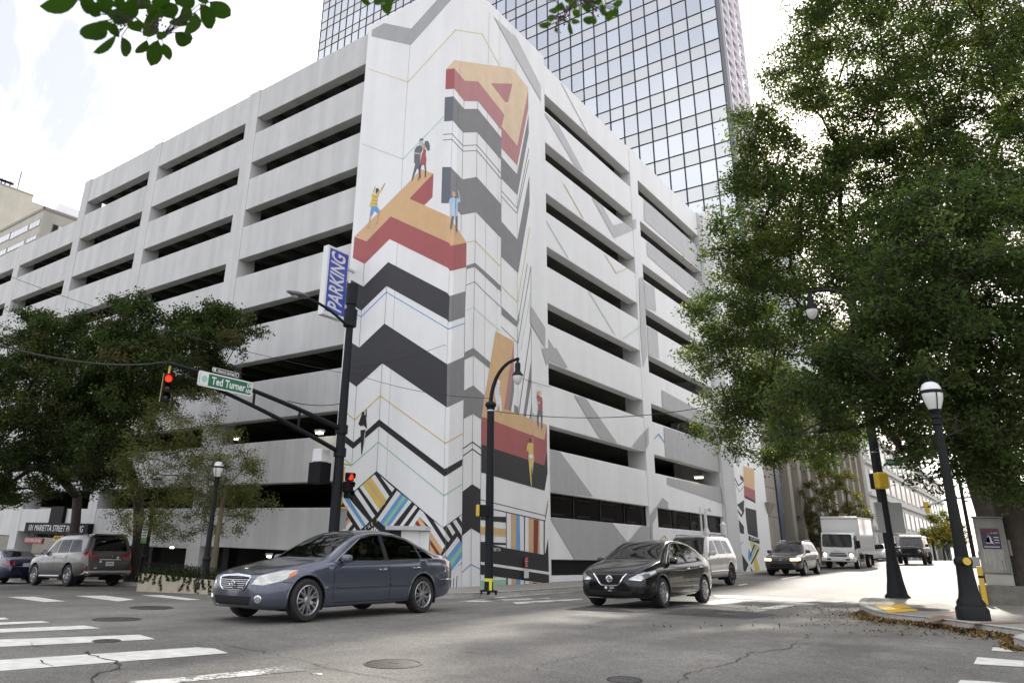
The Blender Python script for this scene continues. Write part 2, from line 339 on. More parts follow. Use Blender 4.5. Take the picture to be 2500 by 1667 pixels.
# cross street: stop line, lane dashes, worn cross-walk
mark(((1740,1452),(1800,1454),(2062,1467),(2038,1471),(1750,1457))); mark(((1640,1479),(1710,1478),(1850,1466),(1768,1463)),M_LINE2); mark(((1795,1492),(1905,1476),(1945,1477),(1845,1494)),M_LINE2)
mark(((1900,1486),(1850,1485),(1790,1491),(1800,1493)),M_LINE2)
mark(((1135,1466),(1340,1458),(1345,1461),(1145,1471)),M_LINE2); mark(((1250,1470),(1420,1460),(1425,1463.5),(1262,1474)),M_LINE2); mark(((1090,1472),(1250,1452),(1420,1443),(1250,1456)),M_LINE2)
for px in (((1963,1432),(2010,1423),(2019,1424.5),(1973,1434.5)),((2098,1407.5),(2124,1402.5),(2133,1403.5),(2108,1409)),((2210,1389),(2228,1386),(2235,1387),(2219,1390)),((1905,1411.5),(1950,1405),(1955,1407),(1912,1413.5)),((1800,1427),(1822,1424),(1827,1425.5),(1806,1429))): mark(px)
for px in (((2240,1381),(2330,1381.8),(2330,1383.5),(2240,1382.6)),): mark(px)
# darker patch in front of the black car
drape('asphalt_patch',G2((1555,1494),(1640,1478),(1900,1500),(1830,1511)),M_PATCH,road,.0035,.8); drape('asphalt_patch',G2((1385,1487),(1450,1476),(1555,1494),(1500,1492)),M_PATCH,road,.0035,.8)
# cracks
def crack(px,w=.02,seed=1):
    r=random.Random(seed); pts=[np.array(gp(u,v)[:2]) for u,v in px]; q=dens(pts,.12); q=[p+np.array([r.gauss(0,.028),r.gauss(0,.028)]) for p in q]
    strip('crack',q,w*.62,M_CRACK,road,.0075,.7)
crack(((205,1590),(245,1605),(290,1622),(285,1632),(240,1644),(215,1656),(240,1672)),.035,1); crack(((70,1567),(90,1577),(120,1582)),.02,2); crack(((90,1612),(125,1627)),.018,3)
crack(((540,1573),(620,1588),(735,1610),(800,1630),(880,1645),(980,1662)),.016,4); crack(((980,1662),(1060,1652),(1150,1655)),.012,5); crack(((1655,1667),(1685,1645),(1790,1615),(1840,1590),(1920,1584),(1985,1545)),.018,6)
crack(((1900,1590),(1960,1575),(1985,1568)),.012,7); crack(((130,1480),(215,1474),(330,1475)),.02,8); crack(((2060,1600),(2220,1618),(2300,1640)),.012,9); crack(((410,1527),(480,1529)),.03,10); crack(((1300,1640),(1360,1610),(1440,1600)),.010,11)
# manholes
def manhole(u,v,r,label,ring=True,lid=M_IRON):
    c=gp(u,v); o=empty('manhole_cover',(c[0],c[1],float(g(c[0],c[1]))+.0),0,label,'manhole')
    gxz=(float(g(c[0]+.3,c[1]))-float(g(c[0]-.3,c[1])))/.6; gyz=(float(g(c[0],c[1]+.3))-float(g(c[0],c[1]-.3)))/.6
    o.rotation_euler=(math.atan(gyz),-math.atan(gxz),0)
    mb=MB(); mb.lathe([(r*1.14,-.05),(r*1.14,.006),(r*1.03,.010),(r*1.03,-.02)],40); mb.build('frame_ring',M_IRON if ring else M_PATCH,o,40)
    mb=MB(); mb.lathe([(r,-.03),(r,.006),(r*.97,.009),(.0001,.011)],40,); mb.build('lid',lid,o,30)
    if lid is M_IRON:
        for a in (-.13,.13):
            mb=MB(); mb.rbox((a*r-.03,-.012,.009),(a*r+.03,.012,.014),.003); mb.build('pick_hole',M_CRACK,o)
manhole(960,1620,.285,'round iron manhole cover nearest the bottom edge, right of the zebra crossing'); manhole(285,1511.5,.35,'dark manhole cover between the near zebra bars and the blue saloon'); manhole(370,1483,.37,'flat manhole cover in front of the three far zebra bars'); 
manhole(1525,1659,.155,'round asphalt-filled utility cover ring at the bottom edge of the road',True,M_PATCH); manhole(260,1564,.16,'small round valve cover on the second zebra bar'); manhole(1745,1497,.36,'manhole cover in the dark asphalt patch beside the black saloon')
# ================================================================ parking garage
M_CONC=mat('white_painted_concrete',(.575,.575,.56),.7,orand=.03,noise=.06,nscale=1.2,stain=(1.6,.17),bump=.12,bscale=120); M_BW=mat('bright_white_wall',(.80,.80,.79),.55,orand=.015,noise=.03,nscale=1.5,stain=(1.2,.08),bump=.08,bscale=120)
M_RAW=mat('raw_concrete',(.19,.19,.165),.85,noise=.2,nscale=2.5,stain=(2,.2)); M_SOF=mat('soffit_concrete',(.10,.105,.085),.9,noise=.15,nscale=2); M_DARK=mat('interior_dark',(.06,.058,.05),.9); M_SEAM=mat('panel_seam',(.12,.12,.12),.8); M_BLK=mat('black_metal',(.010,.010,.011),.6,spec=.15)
M_GLS=mat('dark_glazing',(.010,.011,.011),.06,spec=.7)
ZT=21.65; PIT=2.6; OH=.926; ROOF=23.28
garage=empty('parking_garage',(0,0,0),0,'white multi-storey parking garage with dark open decks and a corner mural','parking garage')
AC=[-5.19,(-12.96,-13.89),(-22.04,-22.92),(-30.3,-31.18),(-38.9,-39.8),(-47.5,-48.4),(-56.2,-57.1)]   # bays along street A
BC=[(6.39,16.04),(17.05,26.83)]                                                                      # bays along street B
baysA=[]; r0=-5.19
for c in AC[1:]: baysA.append((c[0],r0)); r0=c[1]
TH=.5
def top(n): return ZT-PIT*n
def spand(face,a,b,z0,z1,m=M_CONC,t=TH,proud=0.):
    def f(mb):
        if face=='A': mb.box((a,-proud,z0),(b,t,z1))
        else: mb.box((-t,a,z0),(proud,b,z1))
    o=part('spandrel_panel',m,garage,f); bv=o.modifiers.new('b','BEVEL'); bv.width=.025; bv.segments=2; return o
RECT_B=[]   # painted rectangles on plane B: y0,y1,z0,z1,x
for bi,(a,b) in enumerate(baysA):
    first=0 if bi<3 else 1
    for n in range(first,8):                              # spandrel above opening n
        z0=top(n); z1=ROOF if n==0 else top(n-1)-OH
        if n==first and bi>=3: z1=20.6
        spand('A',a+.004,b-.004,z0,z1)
    if bi<2: spand('A',a+.004,b-.004,1.0-.12*(bi==1),top(7)-OH)
    if bi==2: spand('A',a+.004,b-.004,1.35,top(7)-OH)
    if bi>2: spand('A',a+.004,b-.004,1.1,top(7)-OH)
for bi,(a,b) in enumerate(BC):
    for n in range(0,8):
        z0=top(n); z1=ROOF if n==0 else top(n-1)-OH
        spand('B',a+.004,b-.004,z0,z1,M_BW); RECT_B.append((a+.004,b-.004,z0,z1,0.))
    z0=.97; spand('B',a+.004,b-.004,z0,top(7)-OH,M_BW); RECT_B.append((a+.004,b-.004,z0,top(7)-OH,0.))
# columns
def column(face,a,b,z1,m,z0=-2.6):
    def f(mb):
        if face=='A': mb.box((a,-.012,z0),(b,.95,z1))
        else: mb.box((-.95,a,z0),(.012,b,z1))
    part('column',m,garage,f)
for i,c in enumerate(AC[1:]): column('A',c[1],c[0],23.34 if i<3 else 20.66,M_CONC)
for (a,b) in ((16.04,17.05),): column('B',a,b,23.34,M_BW); RECT_B.append((a,b,-.2,23.34,.012))
# low grille openings and plinth at street level
def fgr(mb):
    for (a,b) in BC: mb.box((-.5,a,-.3),(-.02,b,.38))
    mb.box((-.5,6.39,-.4),(-.03,26.8,.36))
part('plinth_wall',M_BW,garage,lambda mb: mb.box((-.5,6.395,-.4),(-.03,26.83,.40))); RECT_B.append((6.395,26.83,-.1,.40,-.03))
for (a,b) in BC:
    part('grille_recess',M_BLK,garage,lambda mb: mb.box((-.45,a+.003,.40),(-.30,b-.003,.97)))
    def fm(mb):
        y=a
        while y<b:
            mb.box((-.13,y,.41),(-.10,y+.012,.96)); y+=.09
        for z in (.45,.6,.75,.9): mb.box((-.145,a,z),(-.131,b,z+.012))
    tag(part('grille_mesh',mat('grille_metal',(.05,.05,.047),.5,metal=.5),garage,fm),kind='stuff')
# glazed strip at level h on street B
for (a,b) in BC:
    n=4; 
    for k in range(n):
        y0=a+(b-a)*k/n; y1=a+(b-a)*(k+1)/n
        part('window_pane',glassmat('garage_glass',(.22,.23,.22),.03,.6,1.4),garage,lambda mb: mb.box((-.22,y0+.05,top(7)-OH+.03),(-.20,y1-.05,top(7)-.05)))
        part('window_mullion',M_BLK,garage,lambda mb: mb.box((-.25,y1-.04,top(7)-OH),(-.17,y1+.04,top(7))))
# decks, ceilings with tee stems, inner columns and a back wall
GW=34.
for n in range(-1,9):
    z=top(n)-OH-.85 if n<8 else -2.2
    x0=-66 if n>=0 else -31.1
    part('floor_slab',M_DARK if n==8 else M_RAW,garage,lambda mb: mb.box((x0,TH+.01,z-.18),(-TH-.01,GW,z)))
    def fs(mb):
        x=-6.5
        while x>x0+1:
            mb.box((x-.14,TH+.3,z-.62),(x+.14,GW-.2,z-.185)); x-=1.55
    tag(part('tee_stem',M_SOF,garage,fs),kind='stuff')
    part('edge_beam',M_SOF,garage,lambda mb: (mb.box((x0,.03,z-.55),(-5.2,TH+.28,z-.19)),mb.box((-TH-.28,6.4,z-.55),(-.03,26.8,z-.19)))) if False else None
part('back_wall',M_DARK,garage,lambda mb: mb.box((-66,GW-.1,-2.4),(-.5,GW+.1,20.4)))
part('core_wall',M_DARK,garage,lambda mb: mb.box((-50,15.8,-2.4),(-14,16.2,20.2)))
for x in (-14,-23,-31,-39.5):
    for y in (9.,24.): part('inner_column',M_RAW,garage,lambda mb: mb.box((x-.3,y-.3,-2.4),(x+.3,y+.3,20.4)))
# stair tower at the corner: two faces slightly proud of the decks
PR=.15; TZ=23.55
ctower=part('corner_tower',M_BW,garage,lambda mb: (mb.box((-5.19,-PR,-.3),(PR,2.6,TZ)),mb.box((-2.6,2.6,-.3),(PR,6.39,TZ)))); bv=ctower.modifiers.new('b','BEVEL'); bv.width=.05; bv.segments=2
# far tower of the same garage
FX=.75; far=part('end_tower',M_BW,garage,lambda mb: mb.box((-3.,27.35,-.3),(FX,33.6,TZ)))
part('end_pier',M_CONC,garage,lambda mb: mb.box((-1.,26.835,-.3),(.05,27.345,23.4)))
RECT_B.append((26.835,27.345,-.1,23.4,.05))
# recessed doorway on street A beside the corner
dA=onA(954,1294,-PR); dB=onA(1050.7,1287,-PR); dM=onA(981,1294,.6)
part('door_recess',M_BLK,garage,lambda mb: mb.box((dA[0],-PR-.006,-.3),(dB[0],-PR-.004,dB[2])))
part('door_jamb',M_BLK,garage,lambda mb: mb.box((dA[0],-PR-.03,-.3),(dA[0]+.05,-PR-.008,dA[2])))
part('door_leaf',M_BW,garage,lambda mb: mb.box((dA[0]+.5,-PR-.03,-.25),((dA[0]+dB[0])/2+.42,-PR-.008,dB[2]-.12)))
part('door_leaf',M_BW,garage,lambda mb: mb.box(((dA[0]+dB[0])/2+.43,-PR-.03,-.25),(dB[0]-.02,-PR-.008,dB[2]-.12)))
part('door_canopy',M_CONC,garage,lambda mb: mb.box((dA[0]-.02,-PR-.25,dB[2]-.1),(dB[0]+.02,-PR-.01,dB[2]+.03)))
# --- the mural: flat paint on the tower faces
ZM={'2':(800,0,3.92),'3':(800,300,3.92),'4':(800,650,3.92),'5':(750,1000,3.409),'a':(1100,860,5.2267),'b':(800,1130,5.809),'c':(1100,1140,4.9),'d':(860,320,4.9),
    '6':(1250,0,3.1354),'7':(1300,450,3.484),'8':(1300,850,2.8517),'9':(1700,900,3.0167),'p':(0,0,1.)}
def zp(s,z0=None):
    r=[]
    for tk in s.split():
        if ':' in tk: k,tk=tk.split(':')
        else: k=z0
        z0=k; x,y=tk.split(','); ox,oy,sc=ZM[k]; r.append((ox+float(x)/sc,oy+float(y)/sc))
    return r
def clip(poly,lo,hi):                                     # Sutherland-Hodgman against a rectangle in 2-D
    for ax in (0,1):
        for lim,sg in ((lo[ax],1),(hi[ax],-1)):
            o=[]
            for i in range(len(poly)):
                p,q=poly[i-1],poly[i]; pi=(p[ax]-lim)*sg>=0; qi=(q[ax]-lim)*sg>=0
                if pi!=qi:
                    t=(lim-p[ax])/(q[ax]-p[ax]); o.append((p[0]+t*(q[0]-p[0]),p[1]+t*(q[1]-p[1])))
                if qi: o.append(q)
            poly=o
            if len(poly)<3: return []
    return poly
PC={}
def pc(k):
    cols=dict(G=(.36,.36,.365),g=(.40,.40,.395),l=(.50,.50,.495),D=(.030,.030,.034),E=(.20,.20,.20),K=(.012,.012,.012),O=(.62,.40,.20),o=(.70,.53,.35),R=(.36,.085,.085),r=(.44,.19,.19),d=(.20,.03,.02),Y=(.66,.50,.11),y=(.68,.58,.30),B=(.13,.33,.62),b=(.42,.56,.70),M=(.29,.56,.36),m=(.46,.64,.54),W=(.74,.74,.735),S=(.55,.36,.26),h=(.07,.045,.04),w=(.74,.74,.74),q=(.12,.13,.15),n=(.50,.50,.48))  # o, r: orange and red with flare washed into the paint colour
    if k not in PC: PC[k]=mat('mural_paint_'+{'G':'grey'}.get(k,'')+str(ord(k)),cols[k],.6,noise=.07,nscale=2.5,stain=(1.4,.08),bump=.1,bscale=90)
    return PC[k]
class Paint:
    def __init__(s,name): s.name=name; s.faces=[]; s.n=0
    def poly(s,pts,k,surf):
        s.n+=1
        for (kind,off,lo,hi) in surf:
            try: P3=[onA(u,v,off) if kind=='A' else onB(u,v,off) for u,v in pts]
            except ZeroDivisionError: continue
            P2=[(p[0],p[2]) if kind=='A' else (p[1],p[2]) for p in P3]
            c=clip(P2,lo,hi)
            if len(c)>=3:
                h=.002+.00008*s.n
                s.faces.append((kind,[(x,off-h,z) if kind=='A' else (off+h,x,z) for x,z in c],k))
    def line(s,pts,w,k,surf,sc=1):
        for (a,b) in zip(pts,pts[1:]):
            d=np.array(b)-np.array(a); L=np.linalg.norm(d); d/=L; no=np.array([-d[1],d[0]])*w/2; a2=np.array(a)-d*w*.35; b2=np.array(b)+d*w*.35
            s.poly([tuple(a2+no),tuple(b2+no),tuple(b2-no),tuple(a2-no)],k,surf); s.n-=1
        s.n+=1
    def build(s,parent,kinds='AB'):
        for kd in kinds:
            mb=MB()
            for kind,v,k in s.faces:
                if kind!=kd: continue
                ar=sum((v[i][0]+v[i][1])*v[(i+1)%len(v)][2]-(v[(i+1)%len(v)][0]+v[(i+1)%len(v)][1])*v[i][2] for i in range(len(v)))
                if ar<0: v=v[::-1]
                mb.add(v,[tuple(range(len(v)))],pc(k))
            if mb.f: tag(mb.build('mural_paint',None,parent),kind='stuff')
S_T=[('A',-PR,(-5.19,-.2),(PR,TZ)),('B',PR,(-PR,-.2),(6.39,TZ))]
mur=Paint('m')
def mp_(k,s,surf=S_T): mur.poly(zp(s),k,surf)
def ml_(k,w,s,surf=S_T):
    pts=zp(s); mur.line(pts,w,k,surf)
# thin construction joints first
for s in ('2:800,280 3:738,0 3:690,900 4:655,0 4:590,1350 5:675,180 5:660,560','2:1215,578 2:1185,1500 3:1170,1180 4:1150,600 5:1150,0 5:1130,975','2:1545,120 2:1530,900 3:1515,800 4:1505,300 4:1500,1240','2:1800,400 3:1812,300 4:1815,350 4:1822,1400'): ml_('n',1.3,s)
for s in ('4:355,-100 4:320,480 4:258,1460 5:372,460','4:580,-39 4:545,548 4:505,1240 5:592,270 5:578,510','3:1328,1380 4:1312,480 4:1302,1280 5:1292,680 5:1285,1500','3:1412,520 3:1412,1130 4:1400,400 4:1392,780','2:1305,970 2:1295,1272 3:1288,540','2:1437,970 2:1428,1390 3:1425,520','3:1278,882 3:1275,1050','4:1393,860 4:1391,1140','5:1375,40 5:1372,618','5:1365,990 5:1362,1500','5:1450,80 5:1443,660','5:1440,1030 5:1440,1500','3:1660,360 3:1660,900 4:1658,60 4:1658,380','4:1815,600 4:1818,860','4:1945,0 4:1950,1500'): ml_('E',1.1,s)
mp_('G','2:420,352 425,290 540,225 800,278 1050,0 1100,-60 1260,-60 1185,0 795,437')
ml_('y',2.2,'2:395,665 770,788 1225,290 1480,330 1640,625')
ml_('m',2.2,'2:330,1380 720,1525 1115,1115')
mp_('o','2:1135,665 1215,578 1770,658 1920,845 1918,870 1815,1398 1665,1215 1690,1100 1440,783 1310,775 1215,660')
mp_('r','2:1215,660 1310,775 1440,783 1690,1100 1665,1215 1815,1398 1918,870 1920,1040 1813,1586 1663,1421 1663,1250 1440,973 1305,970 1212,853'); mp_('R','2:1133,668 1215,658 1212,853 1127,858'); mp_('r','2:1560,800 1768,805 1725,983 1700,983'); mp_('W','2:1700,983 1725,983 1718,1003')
mp_('q','2:1122,935 1205,925 1200,1158 1115,1165'); mp_('E','2:1205,925 1305,1045 1437,1045 1662,1321 1662,1536 1430,1268 1295,1272 1200,1158'); mp_('E','3:1663,325 1812,495 1922,-76 1924,100 1815,695 1663,535')
for dy in (0,53): ml_('E',1.9,'2:1107,%d 1190,%d 1295,%d 1428,%d 1525,%d 3:1660,%d'%(1290+dy,1283+dy,1397+dy,1390+dy,1503+dy,485+dy)); ml_('E',1.7,'3:1665,%d 1812,%d 1925,%d'%(655+dy,817+dy,250+dy*2))
mp_('q','3:1097,425 1183,425 1175,770 1087,770'); mp_('E','3:1183,430 1288,542 1427,520 1662,783 1662,1107 1420,857 1278,882 1175,770'); mp_('E','3:1663,945 1815,1118 1930,500 1932,780 1822,1440 1663,1283')
mp_('O','d:35,1257 830,460 970,512 683,810 1165,1025 1215,1100 1365,1335 1185,1372 1155,1335 462,1022 175,1318')
mp_('R','3:258,1088 375,1135 605,897 1160,1148 1180,1178 1328,1147 1325,1382 1173,1418 1150,1388 593,1113 355,1350 240,1292'); mp_('R','3:783,728 1013,488 1003,712 925,790')
mp_('D','4:225,130 343,195 580,-39 1145,255 1168,285 1158,535 1140,510 565,190 322,425 203,347'); mp_('E','4:1168,285 1318,240 1310,487 1158,535')
ml_('B',2.2,'4:205,408 320,485 563,248 1155,600 1310,545')
mp_('D','4:180,697 303,778 545,548 1145,937 1140,1350 1112,1330 523,928 275,1152 153,1062'); mp_('E','4:1145,937 1305,865 1300,1277 1140,1350'); mp_('E','4:1308,825 1393,780 1555,918 1548,980 1397,855 1305,898'); mp_('E','4:1302,1190 1393,1138 1500,1235 1470,1465 1390,1412 1300,1460')
ml_('Y',2.6,'4:130,1358 258,1468 505,1240 5:1150,278 5:1293,200')
mp_('K','5:262,172 388,270 600,80 1145,492 1293,408 1288,465 1143,555 600,137 382,325 262,232'); ml_('M',2.4,'5:262,372 372,460 592,268 1138,712 1288,620')
ml_('K',2.4,'5:1298,322 1375,268 1448,322'); ml_('K',2.4,'5:1298,382 1375,327 1446,378'); mp_('K','5:1292,680 1372,618 1443,662 1440,1030 1365,985 1285,1050'); ml_('B',2.4,'5:1285,1355 1362,1285 1440,1325')
# right face, middle and lower part
mp_('E','4:1328,-5 1410,-32 1510,55 1658,190 1658,245 1510,105 1408,8 1325,30'); mp_('E','4:1662,385 1812,527 1830,440 1832,520 1812,585 1662,462'); ml_('E',1.6,'4:1325,180 1408,150 1508,252 1660,393'); ml_('E',1.6,'4:1662,580 1820,735 1945,0'); ml_('E',1.4,'4:1822,530 1910,-20'); ml_('m',1.5,'4:1320,425 1400,395 1505,492 1655,622'); ml_('m',1.3,'4:1945,240 1850,800')
ml_('y',2,'3:1325,1145 1412,1130 1655,1375'); ml_('y',2,'4:1660,190 1818,345 3:1935,1000')
ml_('E',2,'4:1947,570 a:868,785'); mp_('E','4:1950,870 1950,1100 a:960,830 a:925,815'); mp_('E','a:1035,640 1040,730 1020,855 1003,850'); mp_('E','a:812,665 865,705 865,790 812,765'); mp_('l','a:1040,750 1095,835 1075,880 1035,868')
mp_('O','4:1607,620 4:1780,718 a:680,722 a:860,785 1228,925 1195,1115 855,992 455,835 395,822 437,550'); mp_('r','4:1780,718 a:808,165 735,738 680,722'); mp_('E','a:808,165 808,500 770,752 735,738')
mp_('R','a:395,822 455,835 855,992 1195,1115 1228,930 1230,1250 1195,1442 855,1325 530,1220 455,1190 393,1175'); mp_('K','a:393,1175 455,1190 530,1220 855,1325 1195,1442 1230,1250 p:1336.5,1153 5:1975,672 5:1540,548 5:1485,530 5:1448,522')
ml_('K',1.7,'c:360,388 1130,578'); ml_('K',2.2,'c:358,470 500,500 1130,640'); ml_('K',1.8,'c:665,540 665,960'); ml_('K',2.2,'c:885,590 882,1005'); ml_('K',2.6,'c:1120,640 1118,1048'); mp_('K','c:358,585 660,592 660,662 358,630')
mp_('Y','c:358,708 660,735 660,830 358,805'); mp_('O','c:358,730 660,738 660,800 358,798'); mp_('O','c:722,560 782,570 780,992 722,978'); mp_('B','c:782,570 825,578 832,996 780,992'); mp_('O','c:935,608 1065,635 1065,1038 935,1012'); mp_('d','c:993,620 1050,632 1040,1034 988,1024')
mp_('K','c:358,890 660,905 660,930 500,925 660,965 1115,1045 1135,1020 1165,845 1177,1392 355,1280'); mp_('W','c:358,1130 1177,1252 1177,1283 358,1162')
mp_('M','c:352,1352 660,1345 662,1458 350,1475'); mp_('K','c:666,1325 682,1325 682,1475 666,1475'); mp_('O','c:728,1335 782,1340 780,1475 730,1475'); mp_('B','c:782,1340 835,1345 832,1475 780,1475'); ml_('K',1.8,'c:884,1355 885,1475'); mp_('O','c:938,1368 1073,1380 1073,1475 938,1475'); mp_('d','c:983,1372 1035,1378 1035,1475 985,1475')
ml_('E',1.4,'c:1130,600 1162,400'); ml_('E',1.4,'c:1130,640 1162,440')
# left face, geometric foot
mp_('K','b:60,270 200,322 360,412 695,113 1637,912 1900,720 1896,1420 1700,1600 1100,1600 60,1600')
for s in ('378,418 425,372 675,748 635,790','455,345 670,160 878,470 712,700','745,178 950,360 915,412','985,390 1195,552 885,945 700,800','1235,592 1275,625 1040,935 990,935','1310,655 1355,690 1668,1172 1625,1240 1450,1560 1450,1300 1450,910 1120,930','1505,818 1635,915 1735,1080 1705,1122','1685,885 1730,862 1805,985 1770,1030','1770,830 1815,797 1898,930 1898,1025','1855,765 1898,730 1898,835','1835,1040 1870,1095 1640,1400 1600,1350','1898,1340 1898,1400 1760,1570 1735,1545','130,420 165,395 510,905 470,940','215,395 245,430 590,830 545,880 300,500','110,545 185,610 155,655 90,600','215,655 355,865 245,1005 220,1005 100,880','385,910 410,950 370,1010 310,1010','665,900 790,1010 540,1010'): mp_('W','b:'+s)
for k,s in (('Y','500,305 620,200 840,525 740,665'),('O','540,262 580,232 822,565 790,600'),('B','1040,430 1150,520 850,935 745,840'),('M','1078,462 1115,490 828,890 790,870'),('O','1305,762 1415,905 1455,970 1455,915 1200,918'),('d','1275,810 1340,915 1290,915 1240,850'),('O','1455,965 1640,1235 1590,1310 1510,1330 1455,1260'),('d','1455,1078 1600,1290 1570,1322 1455,1150'),('B','1870,1095 1898,1140 1898,1340 1740,1545 1650,1400'),('M','1898,1160 1898,1250 1720,1500 1690,1440'),('B','165,390 182,348 245,430 545,880 510,905'),('O','240,705 330,820 200,975 130,890'),('d','270,750 295,790 185,945 150,920'),('y','628,925 650,915 640,1008 590,1010')): mp_(k,'b:'+s)
for x in (660,690,720,745): ml_('K',1.8,'b:%d,%d %d,1012'%(x,905+(x-660)*.85,x-25))
mp_('W','5:1283,1275 1283,1540 1175,1540 1175,1390'); 
for x in (1195,1218,1245): ml_('K',1.8,'5:%d,%d %d,1530'%(x,1420-(x-1195)*.8,x-10))
# painted figures
def fig(parts):
    for k,s in parts: mp_(k,s)
fig((('q','d:800,130 815,95 840,90 858,105 845,115 812,120'),('n','d:800,130 845,115 850,150 840,180 800,180'),('q','d:755,215 780,182 825,178 845,205 838,240 820,265 815,330 805,440 770,460 720,600 708,598 755,400 742,370 745,250'),('q','d:775,420 808,440 822,470 808,560 800,590 785,590 800,540 795,470'),('S','d:745,258 825,268 830,283 750,280'),('S','d:845,160 868,150 875,205 850,250'),('R','d:858,215 885,230 878,285 888,335 880,400 808,412 822,340 835,285'),('q','d:870,125 905,120 922,150 930,185 925,235 900,235 880,190 868,165'),('h','d:808,410 832,405 815,470 822,555 810,560 800,470'),('h','d:862,402 880,402 885,480 882,555 868,560 872,480'),('R','d:815,565 832,572 820,578')))
fig((('S','d:278,655 282,662 258,745 248,735'),('S','d:392,622 398,628 355,708 342,700'),('h','d:285,690 315,685 322,715 300,755 280,745'),('Y','d:240,745 280,765 330,705 350,715 322,750 300,830 298,905 205,900 235,810 235,770'),('B','d:232,902 300,905 335,960 300,985 265,955 232,1020 210,1015'),('S','d:212,1018 228,1020 200,1150 190,1150'),('S','d:310,985 325,975 302,1095 295,1095'),('h','d:185,1160 200,1155 192,1167'),('h','d:290,1105 306,1102 296,1113')))
for yy in (785,830,870): ml_('h',.8,'d:240,%d 300,%d'%(yy,yy+8))
fig((('S','d:1198,735 1215,725 1235,735 1243,770 1230,795 1205,790'),('n','d:1256,715 1266,712 1290,800 1275,810'),('b','d:1170,815 1205,797 1245,810 1280,800 1293,845 1258,862 1258,1000 1235,1028 1205,1025 1188,1000 1185,875 1155,865'),('n','d:1168,875 1185,878 1188,1020 1172,1025'),('q','d:1190,1020 1220,1030 1190,1175 1172,1175'),('q','d:1232,1032 1258,1010 1255,1210 1238,1205'),('S','d:1168,1180 1182,1182 1172,1200'),('S','d:1240,1212 1252,1215 1246,1235')))
fig((('K','4:328,1400 340,1388 356,1395 352,1425 332,1428'),('K','4:366,1370 374,1366 376,1440 366,1445'),('K','5:428,120 455,40 490,45 498,130 500,160 470,128 448,138'),('K','5:445,170 490,165 470,300 457,375 452,370'),('n','5:480,195 490,165 478,285 470,290')))
fig((('h','a:585,275 620,290 605,330 570,370 560,340'),('S','a:555,370 575,360 570,410 556,405'),('S','a:680,278 688,282 640,360 625,352'),('w','a:600,340 632,370 620,460 618,520 645,600 650,750 625,752 612,660 575,755 540,735 580,640 560,560 558,480 585,400'),('h','a:630,760 645,805 638,812'),('h','a:540,750 548,735 545,768')))
for i in range(8):
    for j in range(3): x=582+j*16+(i>4)*(j*10-6)+i*2; y=400+i*42; ml_('B',.7,'a:%d,%d %d,%d'%(x,y,x+4,y+9))
fig((('y','a:1130,485 1155,490 1162,525 1145,545 1130,525'),('S','a:1100,505 1130,490 1138,545 1120,560 1098,540'),('R','a:1098,545 1120,548 1160,575 1170,620 1168,745 1115,745 1118,640 1100,590'),('n','a:1110,620 1140,640 1130,660 1112,645'),('q','a:1112,745 1170,745 1168,970 1152,970 1150,830 1138,775 1122,840 1120,945 1108,945 1095,830'),('h','a:1108,970 1122,960 1115,975'),('h','a:1148,992 1165,985 1155,997')))
fig((('h','a:1035,1050 1048,1050 1048,1070 1036,1070'),('S','a:1038,1070 1048,1070 1050,1160 1040,1165'),('h','a:1000,1095 1022,1100 1020,1145 1000,1145'),('Y','a:975,1165 1000,1148 1040,1160 1052,1160 1052,1300 1070,1360 1062,1362 1045,1310 990,1300 985,1230 970,1272 960,1265'),('w','a:990,1302 1045,1302 1052,1355 990,1350'),('Y','a:988,1352 1055,1358 1058,1400 1032,1440 1025,1500 5:1866,632 5:1858,632 a:1005,1560'),('l','a:1045,1400 1055,1400 1045,1500 5:1872,545 5:1868,500 a:1030,1450')))
# bands on the street-B decks (clipped to panels and piers)
S_B=[('B',x,(y0,z0),(y1,z1)) for (y0,y1,z0,z1,x) in RECT_B]
for k,s in (('l','6:0,258 30,285 218,660 220,775 0,395'),):
    mp_(k,s)                                              # starts on the tower
mp_('l','2:1585,160 1750,318 2035,835 2040,975 1800,555')
mp_('l','6:235,855 355,960 550,1320 480,1270',S_B)
for k,s in (('l','7:500,110 590,180 685,352 880,295 880,380 693,460'),('l','7:945,130 1440,550 1455,730 1420,725 948,305'),('l','7:970,490 1460,860 1445,1030 975,605'),('l','7:945,830 1035,880 1050,1080 960,1048'),('l','7:972,1205 1060,1255 1075,1480 985,1445'),('l','7:903,800 940,785 975,1450 940,1560 920,1300'),
    ('g','7:105,1220 107,1275 290,1567 165,1510 105,1440'),('g','8:105,697 190,720 418,1030 107,995'),('g','8:115,1170 555,1215 660,1350 755,1235 815,1240 815,1480 300,1480'),('g','8:285,325 370,350 588,660 470,628'),('g','8:690,685 805,548 808,665 785,715'),('g','8:897,290 1285,500 1285,572 902,410'),('g','8:912,548 1300,670 1310,865 925,755'),('g','8:935,898 1315,972 1335,1085 1270,1062 937,947'),('g','8:862,1105 905,1040 942,1072 942,1115'),('g','8:815,1160 865,1095 862,1165 835,1220 838,1345 820,1345'),('g','8:88,0 165,0 243,135 180,112 90,80')): mp_(k,s,S_B)
mp_('g','7:-20,1030 0,1058 105,1220 107,1275 105,1395 0,1215 -20,1180'); mp_('g','8:88,0 165,0 96,120 60,0')
for k,w,s in (('m',1.6,'7:90,270 300,625'),('m',1.6,'7:475,910 700,1280'),('m',1.6,'7:765,1315 912,1213'),('y',1.8,'7:265,0 430,290'),('y',1.8,'7:615,600 710,755 800,718'),('B',2,'8:848,630 877,597 918,655'),('Y',2,'8:890,1330 917,1305 942,1333'),('E',1.,'6:375,640 580,1030')): ml_(k,w,s,S_B)
mur.build(ctower)
